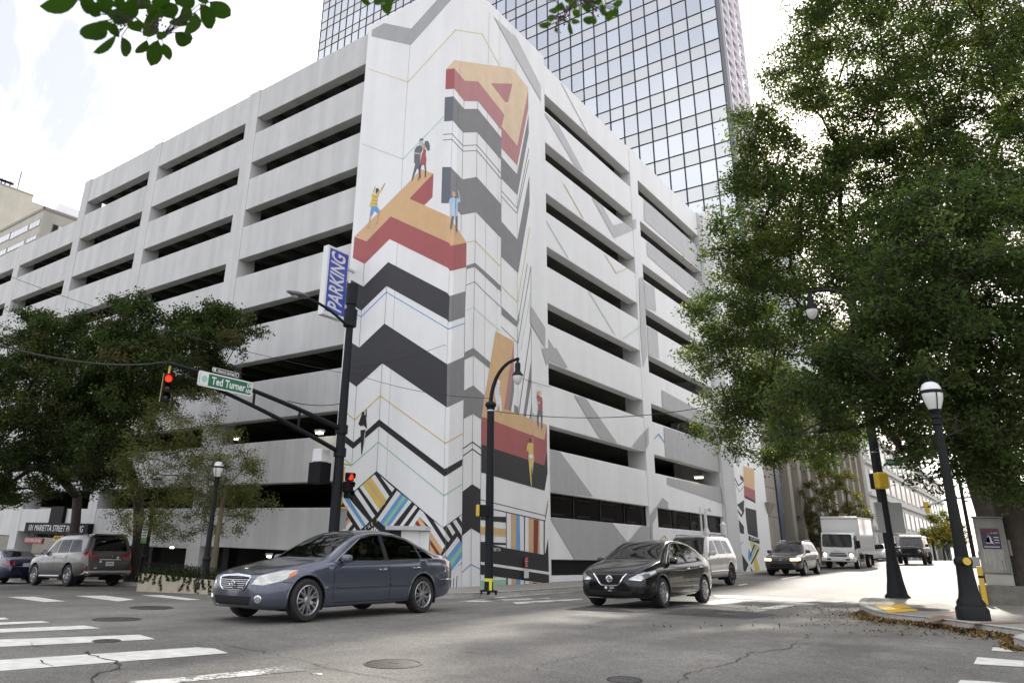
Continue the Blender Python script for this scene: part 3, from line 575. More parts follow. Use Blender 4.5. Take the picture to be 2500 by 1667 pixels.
# end tower mural
S_F=[('B',FX,(27.35,-.1),(33.6,TZ))]
mu2=Paint('f'); mur=mu2
fz='9:'
for w,s in ((2.4,'185,735 225,690 310,860 345,830'),(1,'190,775 228,730 318,905 345,870'),(3.4,'205,965 240,940 332,1085 350,1040'),(1,'220,1170 262,1145 330,1290 345,1270'),(2.6,'160,395 200,370 290,560')): ml_('K',w,fz+s,S_F)
for s in ('208,1060 245,1018 350,1160 352,1215 330,1212 240,1082 215,1112','232,1290 268,1255 385,1440 360,1497 240,1340','300,1000 352,965 350,1070 335,1050','140,160 200,170 210,240 150,220' ): mp_('K' if s[0]!='1' else 'r',fz+s,S_F)
for k,s in (('g','200,370 330,640 300,720 180,420'),('O','345,715 425,738 430,895 350,860'),('R','350,860 432,895 435,972 352,930'),('K','352,930 435,972 438,990 355,950'),('K','360,1020 440,1040 445,1110 455,1245 380,1215 365,1100'),('K','385,1228 465,1255 465,1290 385,1262'),('Y','392,1268 428,1282 412,1345'),('Y','455,1300 470,1320 445,1390 470,1480 430,1492 420,1400'),('B','385,1320 410,1370 390,1420 380,1390'),('M','440,1290 455,1300 400,1420 400,1395'),('K','425,1290 438,1293 395,1390 395,1370'),('K','400,1430 455,1320 460,1335 408,1440'),('K','395,1455 420,1490 405,1495'),('Y','284,1310 296,1312 300,1420 285,1445 280,1380'),('K','320,780 345,800 350,830 325,815'),('O','225,290 270,330 262,390 230,340')): mp_(k,fz+s,S_F)
mu2.build(far,'B')
p=onB(1841,1315,FX); text('painted_lettering','ATLANTA',.30,pc('W'),far,FB(FX+.03,p[1],p[2]),sx=1.2)
p=onB(1211,1341,PR); text('painted_lettering','MARIETTA',.16,pc('W'),ctower,FB(PR+.03,p[1]-.1,p[2]),sx=.9)
p=onA(899,1288,-PR); text('painted_lettering','RE THE A',.17,pc('W'),ctower,FA(p[0],-PR-.035,p[2])@Matrix.Rotation(R_(30),4,'Z'),sx=.9,spacing=1.9)
# notice boards on the black band
p=onB(1283,1372,PR+.03)
nb=empty('wall_notice',(PR+.06,p[1],p[2]),0,'small red no-parking notice over a white plate on the mural wall','sign')
part('red_plate',mat('notice_red',(.30,.03,.03),.4),nb,lambda mb: mb.box((0,-.10,-.18),(.012,.10,.18)))
part('white_plate',mat('notice_white',(.6,.6,.58),.4),nb,lambda mb: mb.box((0,-.15,-.52),(.012,.15,-.24)))
for k in range(4): text('lettering',('NO','PARKING','ANY','TIME')[k],.05,pc('W'),nb,FB(.014,0,.12-k*.08))
# blade sign
ps=onA(812,700,-1.0)
sg=empty('parking_blade_sign',(0,0,0),0,'tall blue and white PARKING blade sign on the street-side wall','sign')
q0=onA(843,612,-.6); q1=onA(795,775,-.6); xs=float(onA(814,700,-1.15)[0]); ztop=float(onB(822,610,xs)[2]); zbot=float(onB(806,776,xs)[2])
SM=Matrix.Translation((xs,-.15,0))
M_SGB=mat('sign_blue',(.055,.09,.42),.35,noise=.12,nscale=5); M_SGW=mat('sign_white',(.7,.7,.69),.4)
yy0,yy1=float(onB(788,692,xs)[1]),float(onB(841,692,xs)[1])
part('cabinet',M_SGW,sg,lambda mb: mb.rbox((xs-.14,yy0,zbot),(xs+.14,yy1,ztop),.02))
part('face_panel',M_SGB,sg,lambda mb: mb.box((xs+.14,yy0+.10,zbot+.16),(xs+.148,yy1-.03,ztop-.1)))
text('lettering','PARKING',(yy1-yy0)*.92,M_SGW,sg,FB(xs+.155,(yy0+yy1)/2+.04,(zbot+ztop)/2)@Matrix.Rotation(R_(90),4,'Z'),shear=.25,sx=(ztop-zbot)*.86/((yy1-yy0)*.92*4.35),bold=.02)
for z in (zbot+.6,ztop-.6): part('bracket',M_CONC,sg,lambda mb: mb.box((xs-.05,yy1,z-.05),(xs+.05,.0,z+.05)))
# entrance sign, clearance bars
pa=onA(66,1258,-.25); pb=onA(205,1300,-.25)
es=empty('entrance_sign',(0,0,0),0,'black 101 MARIETTA STREET PARKING sign over the garage entrance','sign')
e0=onA(60,1290,-.3); e1=onA(214,1290,-.3); zt=onA(140,1276,-.3)[2]; zb=onA(140,1304,-.3)[2]
part('board',M_BLK,es,lambda mb: mb.box((e0[0],-.3,zb),(e1[0],-.02,zt)))
text('lettering','101 MARIETTA STREET PARKING',(zt-zb)*.78,M_SGW,es,FA((e0[0]+e1[0])/2,-.31,(zt+zb)/2),shear=.12,sx=(e1[0]-e0[0])*.92/((zt-zb)*.78*15.2))
fx=onA(137,1255,-.3); part('upper_board',M_BLK,es,lambda mb: mb.box((onA(122,1255,-.2)[0],-.2,zt),(onA(153,1255,-.2)[0],-.02,onA(137,1236,-.2)[2])))
for (u0,u1,v,c,nm,lb,tx) in ((62,106,1318,(.33,.06,.05),'clearance_bar','red DO NOT ENTER bar hanging in the garage entrance','DO NOT ENTER - EXIT ONLY'),(133,175,1313,(.62,.42,.03),'clearance_bar','yellow clearance bar hanging in the garage entrance','ENTER ONLY - CLEARANCE')):
    a=onA(u0,v,-.1); b=onA(u1,v,-.1); o=empty(nm,(a[0],-.1,a[2]),0,lb,'sign')
    part('bar',mat('bar_'+lb[:3],c,.4),o,lambda mb: mb.rbox((0,-.06,-.15),(b[0]-a[0],.06,.15),.04)); text('lettering',tx,.2,M_SGW if 'red' in lb else M_BLK,o,FA((b[0]-a[0])/2,-.065,0),sx=(b[0]-a[0])*.85/(.2*12.5))
    for q in (.15,.85): part('chain',M_BLK,o,lambda mb: mb.tube([((b[0]-a[0])*q,0,.15),((b[0]-a[0])*q,0,.7)],.015,6))
# ceiling lamps that are lit inside the decks
M_LAMP=mat('lit_ceiling_lamp',(1,.93,.7),.5,emit=2.0,ecol=(1,.86,.55))
def dlamp(u,v,D,label,s=(.6,.12)):
    p=atd(u,v,D); o=empty('ceiling_lamp',p,0,label,'lamp',None); part('housing',M_CONC,o,lambda mb: mb.box((-s[0]-.03,-s[1]-.03,.02),(s[0]+.03,s[1]+.03,.10))); part('diffuser',M_LAMP,o,lambda mb: mb.rbox((-s[0],-s[1],-.05),(s[0],s[1],.02),.02))
dlamp(780,1056,27.5,'lit ceiling lamp in the open deck behind the signal pole',(.12,.10)); dlamp(1498,1253,33.5,'lit ceiling lamp behind the long strip window near the mural',(.14,.14)); dlamp(1637,1269,40,'lit ceiling lamp behind the second strip window',(.14,.14)); dlamp(577,1071,30,'faint ceiling lamp behind the light green tree',(.12,.05)); dlamp(1706,1165,41,'warm ceiling lamp in the deck beside the end tower',(.22,.08)); dlamp(420,1335,30,'low lit lamp seen through the ground floor opening behind the planter',(.11,.03)); dlamp(657,1357,27,'low lit lamp behind the hood of the blue saloon',(.11,.03))
# roof things
def vent(mb): mb.tube([(0,0,0),(0,0,1.6),(.25,.1,2.0),(.55,.2,2.0)],.14,12)
# ================================================================ glass tower behind
M_PANE=mat('tower_glass',(.53,.55,.57),.20,metal=.9,orand=.07); M_PANE2=mat('tower_spandrel_glass',(.53,.54,.53),.24,metal=.8,orand=.05); M_MULL=mat('tower_mullion',(.03,.034,.04),.4,metal=.5)
tower=empty('glass_tower',(0,0,0),0,'tall mirror-glass office tower with dark mullion grid behind the garage','tower')
tr=atd(1765,175,80); YT=float(tr[1]); XR=float(tr[0]); XL=float(onA(788,70,YT)[0])
xe=[onA(u,2,YT)[0] for u in (1739.6-0*0,1539)]; 
DX=abs(onA(1709.3,0,YT)[0]-onA(1538.7,0,YT)[0])/5.0
zA=atd(1752,94,80)
def zedge(v):
    u=1739.6+.141*v; d=ray(u,v); t=(YT-CC[1])/d[1]; return float((CC+t*d)[2])
Zs=[zedge(v) for v in (48,94,126,174,204,255,289,340)]; FP=(Zs[0]-Zs[6])/3; TALL=((Zs[0]-Zs[1])+(Zs[2]-Zs[3])+(Zs[4]-Zs[5]))/3; ZB=Zs[0]-TALL      # bottom of a tall band
nc=int(round((XR-XL)/DX)); XL=XR-nc*DX
k0=-int((ZB-8)/FP); k1=int((105-ZB)/FP)
part('core',M_DARK,tower,lambda mb: mb.box((XL+.1,YT+.35,0),(XR-.1,YT+8.3,ZB+k1*FP)))
panes=[]
for k in range(k0,k1):
    for (a,b,tall) in ((ZB+k*FP,ZB+k*FP+TALL,1),(ZB+k*FP+TALL,ZB+(k+1)*FP,0)):
        for c in range(nc):
            x0=XR-(c+1)*DX; u,v,d=prj((x0+DX/2,YT,(a+b)/2)); ins=(-10<u<2510 and -10<v<1000)
            hid=False
            if u<1100: hid=v>85+.50*max(0,905-u)+30 if u<908 else v>80
            else: hid=v>90+.98*(u-1250)+30
            if u>1830: hid=True
            panes.append((0 if (not ins or hid) else DX*(b-a)/d**2,x0,a,b,tall))
panes.sort(key=lambda p:-p[0])
pm={}
for i,(w,x0,a,b,tall) in enumerate(panes[:300]):
    if tall not in pm:
        me=bpy.data.meshes.new('pane'); h=b-a; me.from_pydata([(.07,0,.06),(DX-.07,0,.06),(DX-.07,0,h-.06),(.07,0,h-.06),(.07,.1,.06),(DX-.07,.1,.06),(DX-.07,.1,h-.06),(.07,.1,h-.06)],[],[(0,1,2,3),(7,6,5,4),(0,4,5,1),(1,5,6,2),(2,6,7,3),(3,7,4,0)]); me.materials.append(M_PANE if tall else M_PANE2); pm[tall]=me
    o=link('pane',pm[tall],tower); o.location=(x0,YT,a); o.rotation_euler=(rnd.gauss(0,.0025),0,rnd.gauss(0,.0025))
mb=MB()
for (w,x0,a,b,tall) in panes[300:]: mb.box((x0+.07,YT,a+.06),(x0+DX-.07,YT+.1,b-.06),M_PANE if tall else M_PANE2)
tag(mb.build('pane',None,tower),kind='stuff')
for c in range(nc+1): part('mullion',M_MULL,tower,lambda mb: mb.box((XR-c*DX-.055,YT-.09,0),(XR-c*DX+.055,YT+.3,ZB+k1*FP)))
for k in range(k0,k1):
    for z in (ZB+k*FP,ZB+k*FP+TALL): part('transom',M_MULL,tower,lambda mb: mb.box((XL,YT-.06,z-.055),(XR,YT+.29,z+.055)))
# right-hand side of the tower: ribbed face seen almost edge-on
part('corner_post',mat('tower_post',(.16,.16,.17),.4,metal=.4),tower,lambda mb: mb.box((XR+.06,YT-.1,0),(XR+.45,YT+.6,ZB+k1*FP)))
M_RIB=mat('tower_rib',(.92,.87,.90),.35,metal=.75)  # glare on this side lightened into the rib colour
mb=MB(); y=YT+1.2
ncs=3
for c in range(ncs):
    y0=YT+.7+c*2.6
    for k in range(k0,k1):
        for (a,b,m) in ((ZB+k*FP,ZB+k*FP+TALL,M_PANE),(ZB+k*FP+TALL,ZB+(k+1)*FP,M_PANE2)): mb.box((XR-.05,y0+.1,a+.08),(XR+.05,y0+2.5,b-.08),m)
tag(mb.build('side_pane',None,tower),kind='stuff')
mb=MB()
for k in range(k0,k1):
    for q in (0,.33,.66): mb.box((XR+.05,YT+.6,ZB+(k+q)*FP-.05),(XR+.22,YT+8.5,ZB+(k+q)*FP+.05))
tag(mb.build('side_rib',M_RIB,tower),kind='stuff')
for c in range(ncs+1): part('side_fin',M_RIB,tower,lambda mb: mb.box((XR+.02,YT+.64+c*2.6,0),(XR+.5,YT+.76+c*2.6,ZB+k1*FP)))
# ================================================================ cream building top left
M_CREAM=mat('cream_stucco',(.50,.475,.41),.8,noise=.08,nscale=.5,stain=(.5,.15)); M_WINW=mat('white_window',(.72,.74,.76),.15,spec=.6); M_TRIM=mat('cream_trim',(.30,.27,.23),.7)
cb=empty('cream_building',(0,0,0),0,'cream office building with strip windows beyond the left end of the garage','building')
cc_=atd(109,507,112); xc,yc,zc=map(float,cc_)
part('wall',M_CREAM,cb,lambda mb: mb.box((xc-70,yc,-4),(xc,yc+60,zc)))
part('parapet_trim',M_TRIM,cb,lambda mb: mb.box((xc-70,yc-.12,zc-.35),(xc+.12,yc-.01,zc+.1)))
part('parapet_trim',M_TRIM,cb,lambda mb: mb.box((xc+.01,yc-.12,zc-.3),(xc+.12,yc+60,zc+.1)))
def cwin(px,n):
    p=[onA(u,v,yc) for u,v in px]; x0=(p[0][0]+p[3][0])/2; x1=(p[1][0]+p[2][0])/2; z1=(p[0][2]+p[1][2])/2; z0=(p[2][2]+p[3][2])/2
    w=part('window',M_TRIM,cb,lambda mb: mb.box((x0-.12,yc-.05,z0-.12),(x1+.12,yc-.01,z1+.12)))
    for i in range(n): part('pane',M_WINW,w,lambda mb: mb.box((x0+(x1-x0)*i/n+.05,yc-.08,z0),(x0+(x1-x0)*(i+1)/n-.05,yc-.055,z1)))
Z5=lambda *a:[(x/5.6,420+y/5.6) for x,y in a]
cwin(Z5((413,715),(552,657),(545,720),(405,795)),3); cwin(Z5((158,835),(390,735),(380,815),(150,910)),5); cwin(Z5((-90,945),(137,850),(130,925),(-95,1020)),5)
cwin(Z5((370,925),(508,868),(500,915),(362,975)),3); cwin(Z5((118,1040),(340,940),(330,995),(105,1100)),5); cwin(Z5((-120,1150),(90,1050),(85,1110),(-130,1215)),5)
for zz_ in (1,2,3):
    for q in range(3): pass
q0=onB(130,545,xc); q1=onB(152,552,xc); w=part('window',M_TRIM,cb,lambda mb: mb.box((xc+.01,q0[1]-.1,q0[2]-2.2),(xc+.05,q1[1]+.4,q0[2]-.1)))
for i in range(2):
    a=q0[1]+i*(q1[1]+.3-q0[1])/2; part('pane',M_WINW if i else M_GLS,w,lambda mb: mb.box((xc+.052,a+.05,q0[2]-2.1),(xc+.08,a+(q1[1]+.3-q0[1])/2-.05,q0[2]-.2)))
cb2=empty('cream_tower_block',(0,0,0),0,'taller cream block with a plain wall rising behind the strip windows','building')
ct=atd(79,489,150); p0=onB(-60,440,ct[0]); p1=onB(79,489,ct[0]); p2=onB(220,545,ct[0])
part('wall',M_CREAM,cb2,lambda mb: mb.box((ct[0]-40,p0[1],-4),(ct[0],p1[1],ct[2]+.9)))
part('rear_wall',M_CREAM,cb2,lambda mb: mb.box((ct[0]-40,p1[1],-4),(ct[0]-.05,p2[1]+30,ct[2]-.3)))
part('parapet_trim',M_TRIM,cb2,lambda mb: mb.box((ct[0]-.3,p0[1],ct[2]+.9),(ct[0]+.1,p1[1]+.05,ct[2]+1.15)))
rb=onB(150,515,ct[0]); part('roof_unit',M_WINW,cb2,lambda mb: mb.box((ct[0]-3,rb[1]-.5,ct[2]-.3),(ct[0]-.4,rb[1]+5,ct[2]+1.6)))
ma=onB(44,474,ct[0]); part('mast',M_BLK,cb2,lambda mb: mb.tube([(ct[0]-1,ma[1],ct[2]+1.1),(ct[0]-1,ma[1],ct[2]+5.6)],.07,6))
for u in (3,12,24):
    d=onB(u,462+u*.38,ct[0]); part('roof_antenna',M_BLK,cb2,lambda mb: (mb.tube([(ct[0]-1,d[1],ct[2]+1),(ct[0]-1,d[1],ct[2]+2.6)],.12,6),mb.box((ct[0]-1.2,d[1]-.6,ct[2]+2.1),(ct[0]-.9,d[1]+.6,ct[2]+2.5))))
# ================================================================ concrete bank beyond the garage
M_BANK=mat('beige_precast',(.30,.27,.22),.85,noise=.12,nscale=1.4,stain=(1.2,.2),bump=.2,bscale=40); M_BLUE=mat('blue_steel',(.03,.05,.075),.45); M_FRM=mat('pale_window_frame',(.55,.56,.55),.4)
bk=empty('concrete_bank_building',(0,0,0),0,'beige concrete building with tall piers and dark glazing right of the garage','building')
BX=.45; y0=33.62; yA=float(onB(1899,1250,BX)[1]); BH=15.5
part('core',M_DARK,bk,lambda mb: mb.box((-20,y0,-.5),(-.6,72,BH-.3)))
for i,z in enumerate(np.arange(0,BH,1.94)):
    part('precast_panel',M_BANK,bk,lambda mb: mb.box((-.6,y0+.9,z+.01),(BX,(y0+yA)/2-.01+.5,z+1.92))); part('precast_panel',M_BANK,bk,lambda mb: mb.box((-.6,(y0+yA)/2+.51,z+.01),(BX,yA,z+1.92)))
part('entry_glazing',M_GLS,bk,lambda mb: mb.box((-.2,y0+.02,0),(BX-.25,y0+.88,BH)))
for z in np.arange(1.5,BH,2.2): part('glazing_bar',M_FRM,bk,lambda mb: mb.box((BX-.24,y0+.02,z),(BX-.17,y0+.88,z+.12)))
wd=onB(1877,1250,BX+.3); 
def wedge(mb):
    y,z=wd[1],wd[2]; mb.add([(BX+.004,y-.9,z+.6),(BX+.004,y+.9,z+.6),(BX+.004,y,z-.9),(BX+.6,y-.7,z+.6),(BX+.6,y+.7,z+.6)],[(0,2,1),(0,1,4,3),(0,3,2),(1,2,4),(2,3,4)])
part('wall_wedge_lamp',M_BANK,bk,wedge)
part('downpipe',M_BLUE,bk,lambda mb: mb.box((BX-.2,yA+.05,-.2),(BX+.1,yA+1.1,BH)))
y=yA+1.15; i=0
while y<71:
    part('pier',M_BANK,bk,lambda mb: mb.box((-.6,y+2.2,-.3),(BX+.15,y+3.1,BH)))
    part('glazing',M_GLS,bk,lambda mb: mb.box((-.4,y,-.3),(-.1,y+2.19,BH-.2)))
    for z in np.arange(.6,BH,1.9): part('window_frame',M_FRM,bk,lambda mb: mb.box((-.095,y+.05,z),(.02,y+2.15,z+.14)))
    part('window_frame',M_FRM,bk,lambda mb: mb.box((-.095,y+1.05,-.2),(.01,y+1.16,BH-.2))); y+=3.1; i+=1
part('cornice',M_BANK,bk,lambda mb: mb.box((-.8,y0+.01,BH+.005),(BX+.3,72.2,BH+.9)))
# tall finned block over it, seen through the tree
fb=empty('finned_office_block',(0,0,0),0,'tall pale office block with thin vertical fins glimpsed through the oak','building')
part('wall',mat('fin_dark',(.10,.11,.13),.4),fb,lambda mb: mb.box((-30,57,0),(-4,75,36)))
for y in np.arange(57,75,.6): part('fin',M_WINW,fb,lambda mb: mb.box((-3.99,y,10),(-3.3,y+.14,36)))
part('dark_pier',M_BLUE,fb,lambda mb: mb.box((-6,55.4,0),(-3.2,56.9,36)))
# ================================================================ white building at the end of the street
wb_=empty('white_end_building',(0,0,0),0,'white building with rows of paired windows far up the cross street','building')
M_WHB=mat('white_stone',(.58,.565,.53),.8,noise=.06,nscale=.4,stain=(.4,.1)); WX=-1.
part('wall',M_WHB,wb_,lambda mb: mb.box((WX-25,84,0),(WX,170,17)))
for z in (4.6,8.6,12.4,16.2): part('string_course',M_WHB,wb_,lambda mb: mb.box((WX+.005,83.9,z),(WX+.35,170,z+.45)))
for r,z in enumerate((5.6,9.6,13.2)):
    for c in range(16):
        y=86+c*5; w=part('window',M_FRM,wb_,lambda mb: mb.box((WX+.01,y,z),(WX+.12,y+3.3,z+2.3)))
        for q in range(3): part('pane',M_GLS,w,lambda mb: mb.box((WX+.122,y+.12+q*1.07,z+.12),(WX+.15,y+1.05+q*1.07,z+2.18)))
for c in range(12):
    y=86+c*6.5; part('shop_opening',mat('shop_dark',(.16,.16,.16),.5),wb_,lambda mb: mb.box((WX+.01,y,1.2),(WX+.06,y+4.6,4.2)))
# far buildings closing the view on the right
fr=empty('beige_far_wall',(0,0,0),0,'low beige wall far off behind the control cabinet','wall'); q=gp(2385,1372); part('wall',M_CREAM,fr,lambda mb: (mb.box((9,150,.8),(45,156,4.6)))); part('coping',M_TRIM,fr,lambda mb: mb.box((8.9,149.9,4.6),(45.1,156.1,4.9)))
fr2=empty('dark_stair_ramp',(0,0,0),0,'dark ramp wall at the street end beside the small trees','wall'); part('wall',M_RAW,fr2,lambda mb: mb.box((1.5,120,1.2),(2.0,134,3.6))); part('rail',M_BLK,fr2,lambda mb: mb.tube([(1.75,120,4.2),(1.75,134,4.2)],.06,6))

# unseen dark block added outside the frame to darken reflections in cars and windows
bb_=empty('dark_reflection_block',(0,0,0),0,'low brown brick block standing right of the oaks','building'); M_REFB=mat('reflection_block_dark',(.055,.052,.048),.85,noise=.2,nscale=3)
part('wall',M_REFB,bb_,lambda mb: mb.box((25,6,0),(40,140,11)))
for k in range(21):
    for z in (2.2,6.4): w=part('window',M_FRM,bb_,lambda mb: mb.box((24.94,8+k*6,z),(24.99,11+k*6,z+2.6))); part('pane',M_GLS,w,lambda mb: mb.box((24.90,8.15+k*6,z+.15),(24.935,10.85+k*6,z+2.45)))
# ================================================================ street furniture
M_POLE=mat('charcoal_pole',(.012,.014,.016),.55,spec=.18,noise=.15,nscale=6); M_POLE2=mat('dark_green_pole',(.009,.011,.0105),.5,spec=.2,noise=.15,nscale=8); M_GLOBE=mat('frosted_globe',(.62,.63,.60),.25,spec=.6); M_DOME=mat('white_dome',(.75,.76,.76),.3); M_YEL=mat('signal_yellow',(.60,.40,.03),.45,noise=.1,nscale=12); M_GREEN=mat('sign_green',(.008,.13,.06),.4); M_ALU=mat('bare_aluminium',(.36,.37,.37),.5,metal=.4,noise=.08,nscale=4); M_STEEL=mat('steel_clamp',(.5,.5,.5),.35,metal=.9); M_RUB=mat('cable_black',(.012,.012,.012),.6)
M_LENSR=mat('lit_red_lens',(.9,.03,.01),.3,emit=.30,ecol=(1,.035,.012)); M_LENSO=mat('unlit_amber_lens',(.05,.022,.006),.25); M_LENSG=mat('unlit_green_lens',(.006,.02,.018),.25)
def zat(x,y,v):
    lo,hi=-5.,60.
    for _ in range(60):
        m=(lo+hi)/2
        if prj((x,y,m))[1]>v: lo=m
        else: hi=m
    return lo
def post_lamp(name,base,H,label,group='globe post lamps'):
    o=empty(name,base,0,label,'street lamp',group); s=H/3.9; wf=.78*3.9/H if H>4.4 else .8
    P_=lambda L:[(r*s*wf,z*s) for r,z in L]
    mb=MB(); mb.lathe(P_([(.29,0),(.29,.16),(.27,.19),(.25,.21),(.25,.26),(.20,.32),(.175,.42),(.155,.62),(.145,.80),(.15,.82),(.165,.84),(.165,.90),(.15,.92),(.125,.95)]),24,flute=.05); mb.build('base',M_POLE2,o,35)
    mb=MB(); mb.lathe(P_([(.118,.95),(.095,2.0),(.078,3.08)]),24,flute=.09); mb.build('shaft',M_POLE2,o,20)
    mb=MB(); mb.lathe(P_([(.078,3.08),(.105,3.1),(.105,3.13),(.085,3.15),(.085,3.19),(.115,3.21),(.115,3.25),(.09,3.27),(.10,3.31),(.13,3.34),(.125,3.36)]),24); mb.build('capital',M_POLE2,o,35)
    mb=MB(); mb.lathe(P_([(.12,3.36),(.165,3.45),(.20,3.55),(.213,3.64),(.208,3.655)]),28); mb.build('globe',M_GLOBE,o,60)
    mb=MB(); mb.lathe(P_([(.205,3.63),(.23,3.645),(.23,3.685),(.205,3.695)]),28); mb.build('lantern_ring',M_POLE2,o,30)
    mb=MB(); mb.lathe(P_([(.20,3.69),(.185,3.75),(.15,3.805),(.10,3.835),(.06,3.845)]),28); mb.build('dome',M_DOME,o,60)
    mb=MB(); mb.lathe(P_([(.07,3.84),(.075,3.86),(.03,3.875),(.022,3.91),(.032,3.93),(.02,3.955),(.004,3.99)]),16); mb.build('finial',M_POLE2,o,40)
    for k in range(4):
        a=k*math.pi/2+.5; mb=MB(); mb.tube([((r+.008)*s*wf*math.cos(a),(r+.008)*s*wf*math.sin(a),z*s) for r,z in ((.125,3.35),(.168,3.45),(.203,3.55),(.215,3.64))],.009*s,6); mb.build('lantern_rib',M_POLE2,o,40)
    return o
bl=gp(495,1437,.13); hl=zat(bl[0],bl[1],1122)-bl[2]; post_lamp('post_lamp',bl,hl,'globe post lamp beside the ivy planter, left of the blue saloon')
br=gp(2378,1513,.13); hr=zat(br[0],br[1],925)-br[2]; L2=post_lamp('post_lamp',br,hr,'fluted globe post lamp on the right corner pavement beside the control cabinet')
mb=MB(); mb.lathe([(.06,0),(.06,.02)],14,M=Matrix.Translation((.06,-.115,.88*hr/3.9))@Matrix.Rotation(R_(90),4,'X')@Matrix.Rotation(R_(25),4,'Y')); mb.build('access_cap',M_YEL,L2)
post_lamp('post_lamp',(-14.6,-1.45,float(g(-14.6,-1.45))+.13),4.35,'globe post lamp with parking plates behind the grey luxury off-roader')
ps_=empty('parking_plate',(-14.6,-1.62,0),0,'white and green parking regulation plates on the lamp behind the grey off-roader','sign'); zpp=zat(-14.6,-1.6,1296); 
part('upper_plate',M_SGW,ps_,lambda mb: mb.box((-.2,-.02,zpp-.25),(.2,0,zpp+.42))); part('lower_plate',mat('plate_green',(.16,.36,.07),.4),ps_,lambda mb: mb.box((-.2,-.02,zpp-.47),(.2,0,zpp-.27)))
for k in range(5): part('plate_print',M_GREEN,ps_,lambda mb: mb.box((-.15,-.024,zpp-.2+k*.11),(.15,-.0205,zpp-.14+k*.11)))
# ---- signal mast on the garage corner
pm_=gp(804,1438,.13); px_,py_,pz_=map(float,pm_)
ms=empty('signal_mast_pole',(px_,py_,pz_),0,'tall charcoal signal pole with trussed mast arm at the garage corner','signal pole')
zl=lambda v: zat(px_,py_,v)-pz_
mb=MB(); mb.lathe([(.26,0),(.26,.12),(.20,.2),(.17,.5),(.165,1.0)],16); mb.build('base',M_POLE,ms,30)
mb=MB(); mb.lathe([(.165,1.0),(.115,zl(800))],16); mb.build('shaft',M_POLE,ms,30)
mb=MB(); mb.lathe([(.12,zl(800)),(.21,zl(797)),(.22,zl(757)),(.15,zl(754)),(.15,zl(745)),(.19,zl(744)),(.19,zl(695)),(.02,zl(694))],18); mb.build('antenna_canister',M_POLE,ms,30)
za,zb2=zl(1048),zl(1104)
def reach(u,zfun):                                        # reach of the arm (towards -Y) whose tip shows at u
    lo,hi=.1,14.
    for _ in range(50):
        m=(lo+hi)/2
        if prj((px_,py_-m,zfun))[0]>u: lo=m
        else: hi=m
    return lo
ztip=za+.9
for _ in range(6):
    Lr=reach(405,pz_+ztip); 
    lo,hi=za-1,za+3
    for _k in range(40):
        m=(lo+hi)/2
        if prj((px_,py_-Lr,pz_+m))[1]>885: lo=m
        else: hi=m
    ztip=lo
def armz(t): return za+(ztip-za)*(1-(1-t)**1.6)
ch=[(0,-Lr*t,armz(t)) for t in np.linspace(0,1,14)]; lo_=[(0,-Lr*t,zb2+(ztip-.18-zb2)*(1-(1-t)**1.35)) for t in np.linspace(0,.9,12)]
mb=MB(); mb.tube(ch,[.075-.03*i/13 for i in range(14)],10); mb.build('upper_chord',M_POLE,ms,40)
mb=MB(); mb.tube(lo_,[.07-.025*i/11 for i in range(12)],10); mb.build('lower_chord',M_POLE,ms,40)
for t in (.28,.55,.75): mb=MB(); k=int(t*13); mb.tube([(0,-Lr*t,armz(t)),(0,-Lr*t,zb2+(ztip-.18-zb2)*(1-(1-t)**1.35))],.035,8); mb.build('strut',M_POLE,ms,40)
for z in (za,zb2): mb=MB(); mb.lathe([(.19,z-.13),(.19,z+.13)],16); mb.build('arm_collar',M_POLE,ms,30)
# luminaire arm
def toward(u,v,z0):
    Lq=.5; zq=z0
    for _ in range(8):
        lo,hi=.05,9.
        for _k in range(40):
            m=(lo+hi)/2
            if prj((px_,py_-m,pz_+zq))[0]>u: lo=m
            else: hi=m
        Lq=lo; lo2,hi2=z0-3,z0+5
        for _k in range(40):
            m=(lo2+hi2)/2
            if prj((px_,py_-Lq,pz_+m))[1]>v: lo2=m
            else: hi2=m
        zq=lo2
    return Lq,zq
z0=zl(802); Lq,zq=toward(748,727,z0)
mb=MB(); mb.tube([(0,-Lq*t,z0+(zq-z0)*(1-(1-t)**2)) for t in np.linspace(0,1,10)],.045,8); mb.build('luminaire_arm',M_POLE,ms,40)
L3,z3=toward(702,712,zq); 
hd=MB(); d=Vector((0,-(L3-Lq),z3-zq)); n=8
rings=[];
for i in range(n+1):
    t=i/n; c=Vector((0,-Lq,zq))+d*t; w=.06+.15*math.sin(math.pi*min(1,t*1.15+.12))**.7; h=.04+.06*math.sin(math.pi*(t*.85+.1))
    rings.append([(c.x+w*math.cos(a),c.y,c.z+h*math.sin(a)*(1 if math.sin(a)>0 else .6)) for a in np.linspace(0,2*math.pi,12,endpoint=False)])
vs_=[p for r in rings for p in r]; fs_=[(i*12+j,(i+1)*12+j,(i+1)*12+(j+1)%12,i*12+(j+1)%12) for i in range(n) for j in range(12)]+[tuple(range(12)),tuple(n*12+j for j in range(11,-1,-1))]
hd.add(vs_,fs_); hd.build('luminaire_head',mat('luminaire_grey',(.10,.105,.11),.5),ms,50)
mb=MB(); c=Vector((0,-Lq,zq))+d*.62; mb.lathe([(.11,c.z-.075),(.09,c.z-.095),(.01,c.z-.10)],14,M=Matrix.Translation((c.x,c.y,0))); mb.build('lens',M_GLOBE,ms,50)
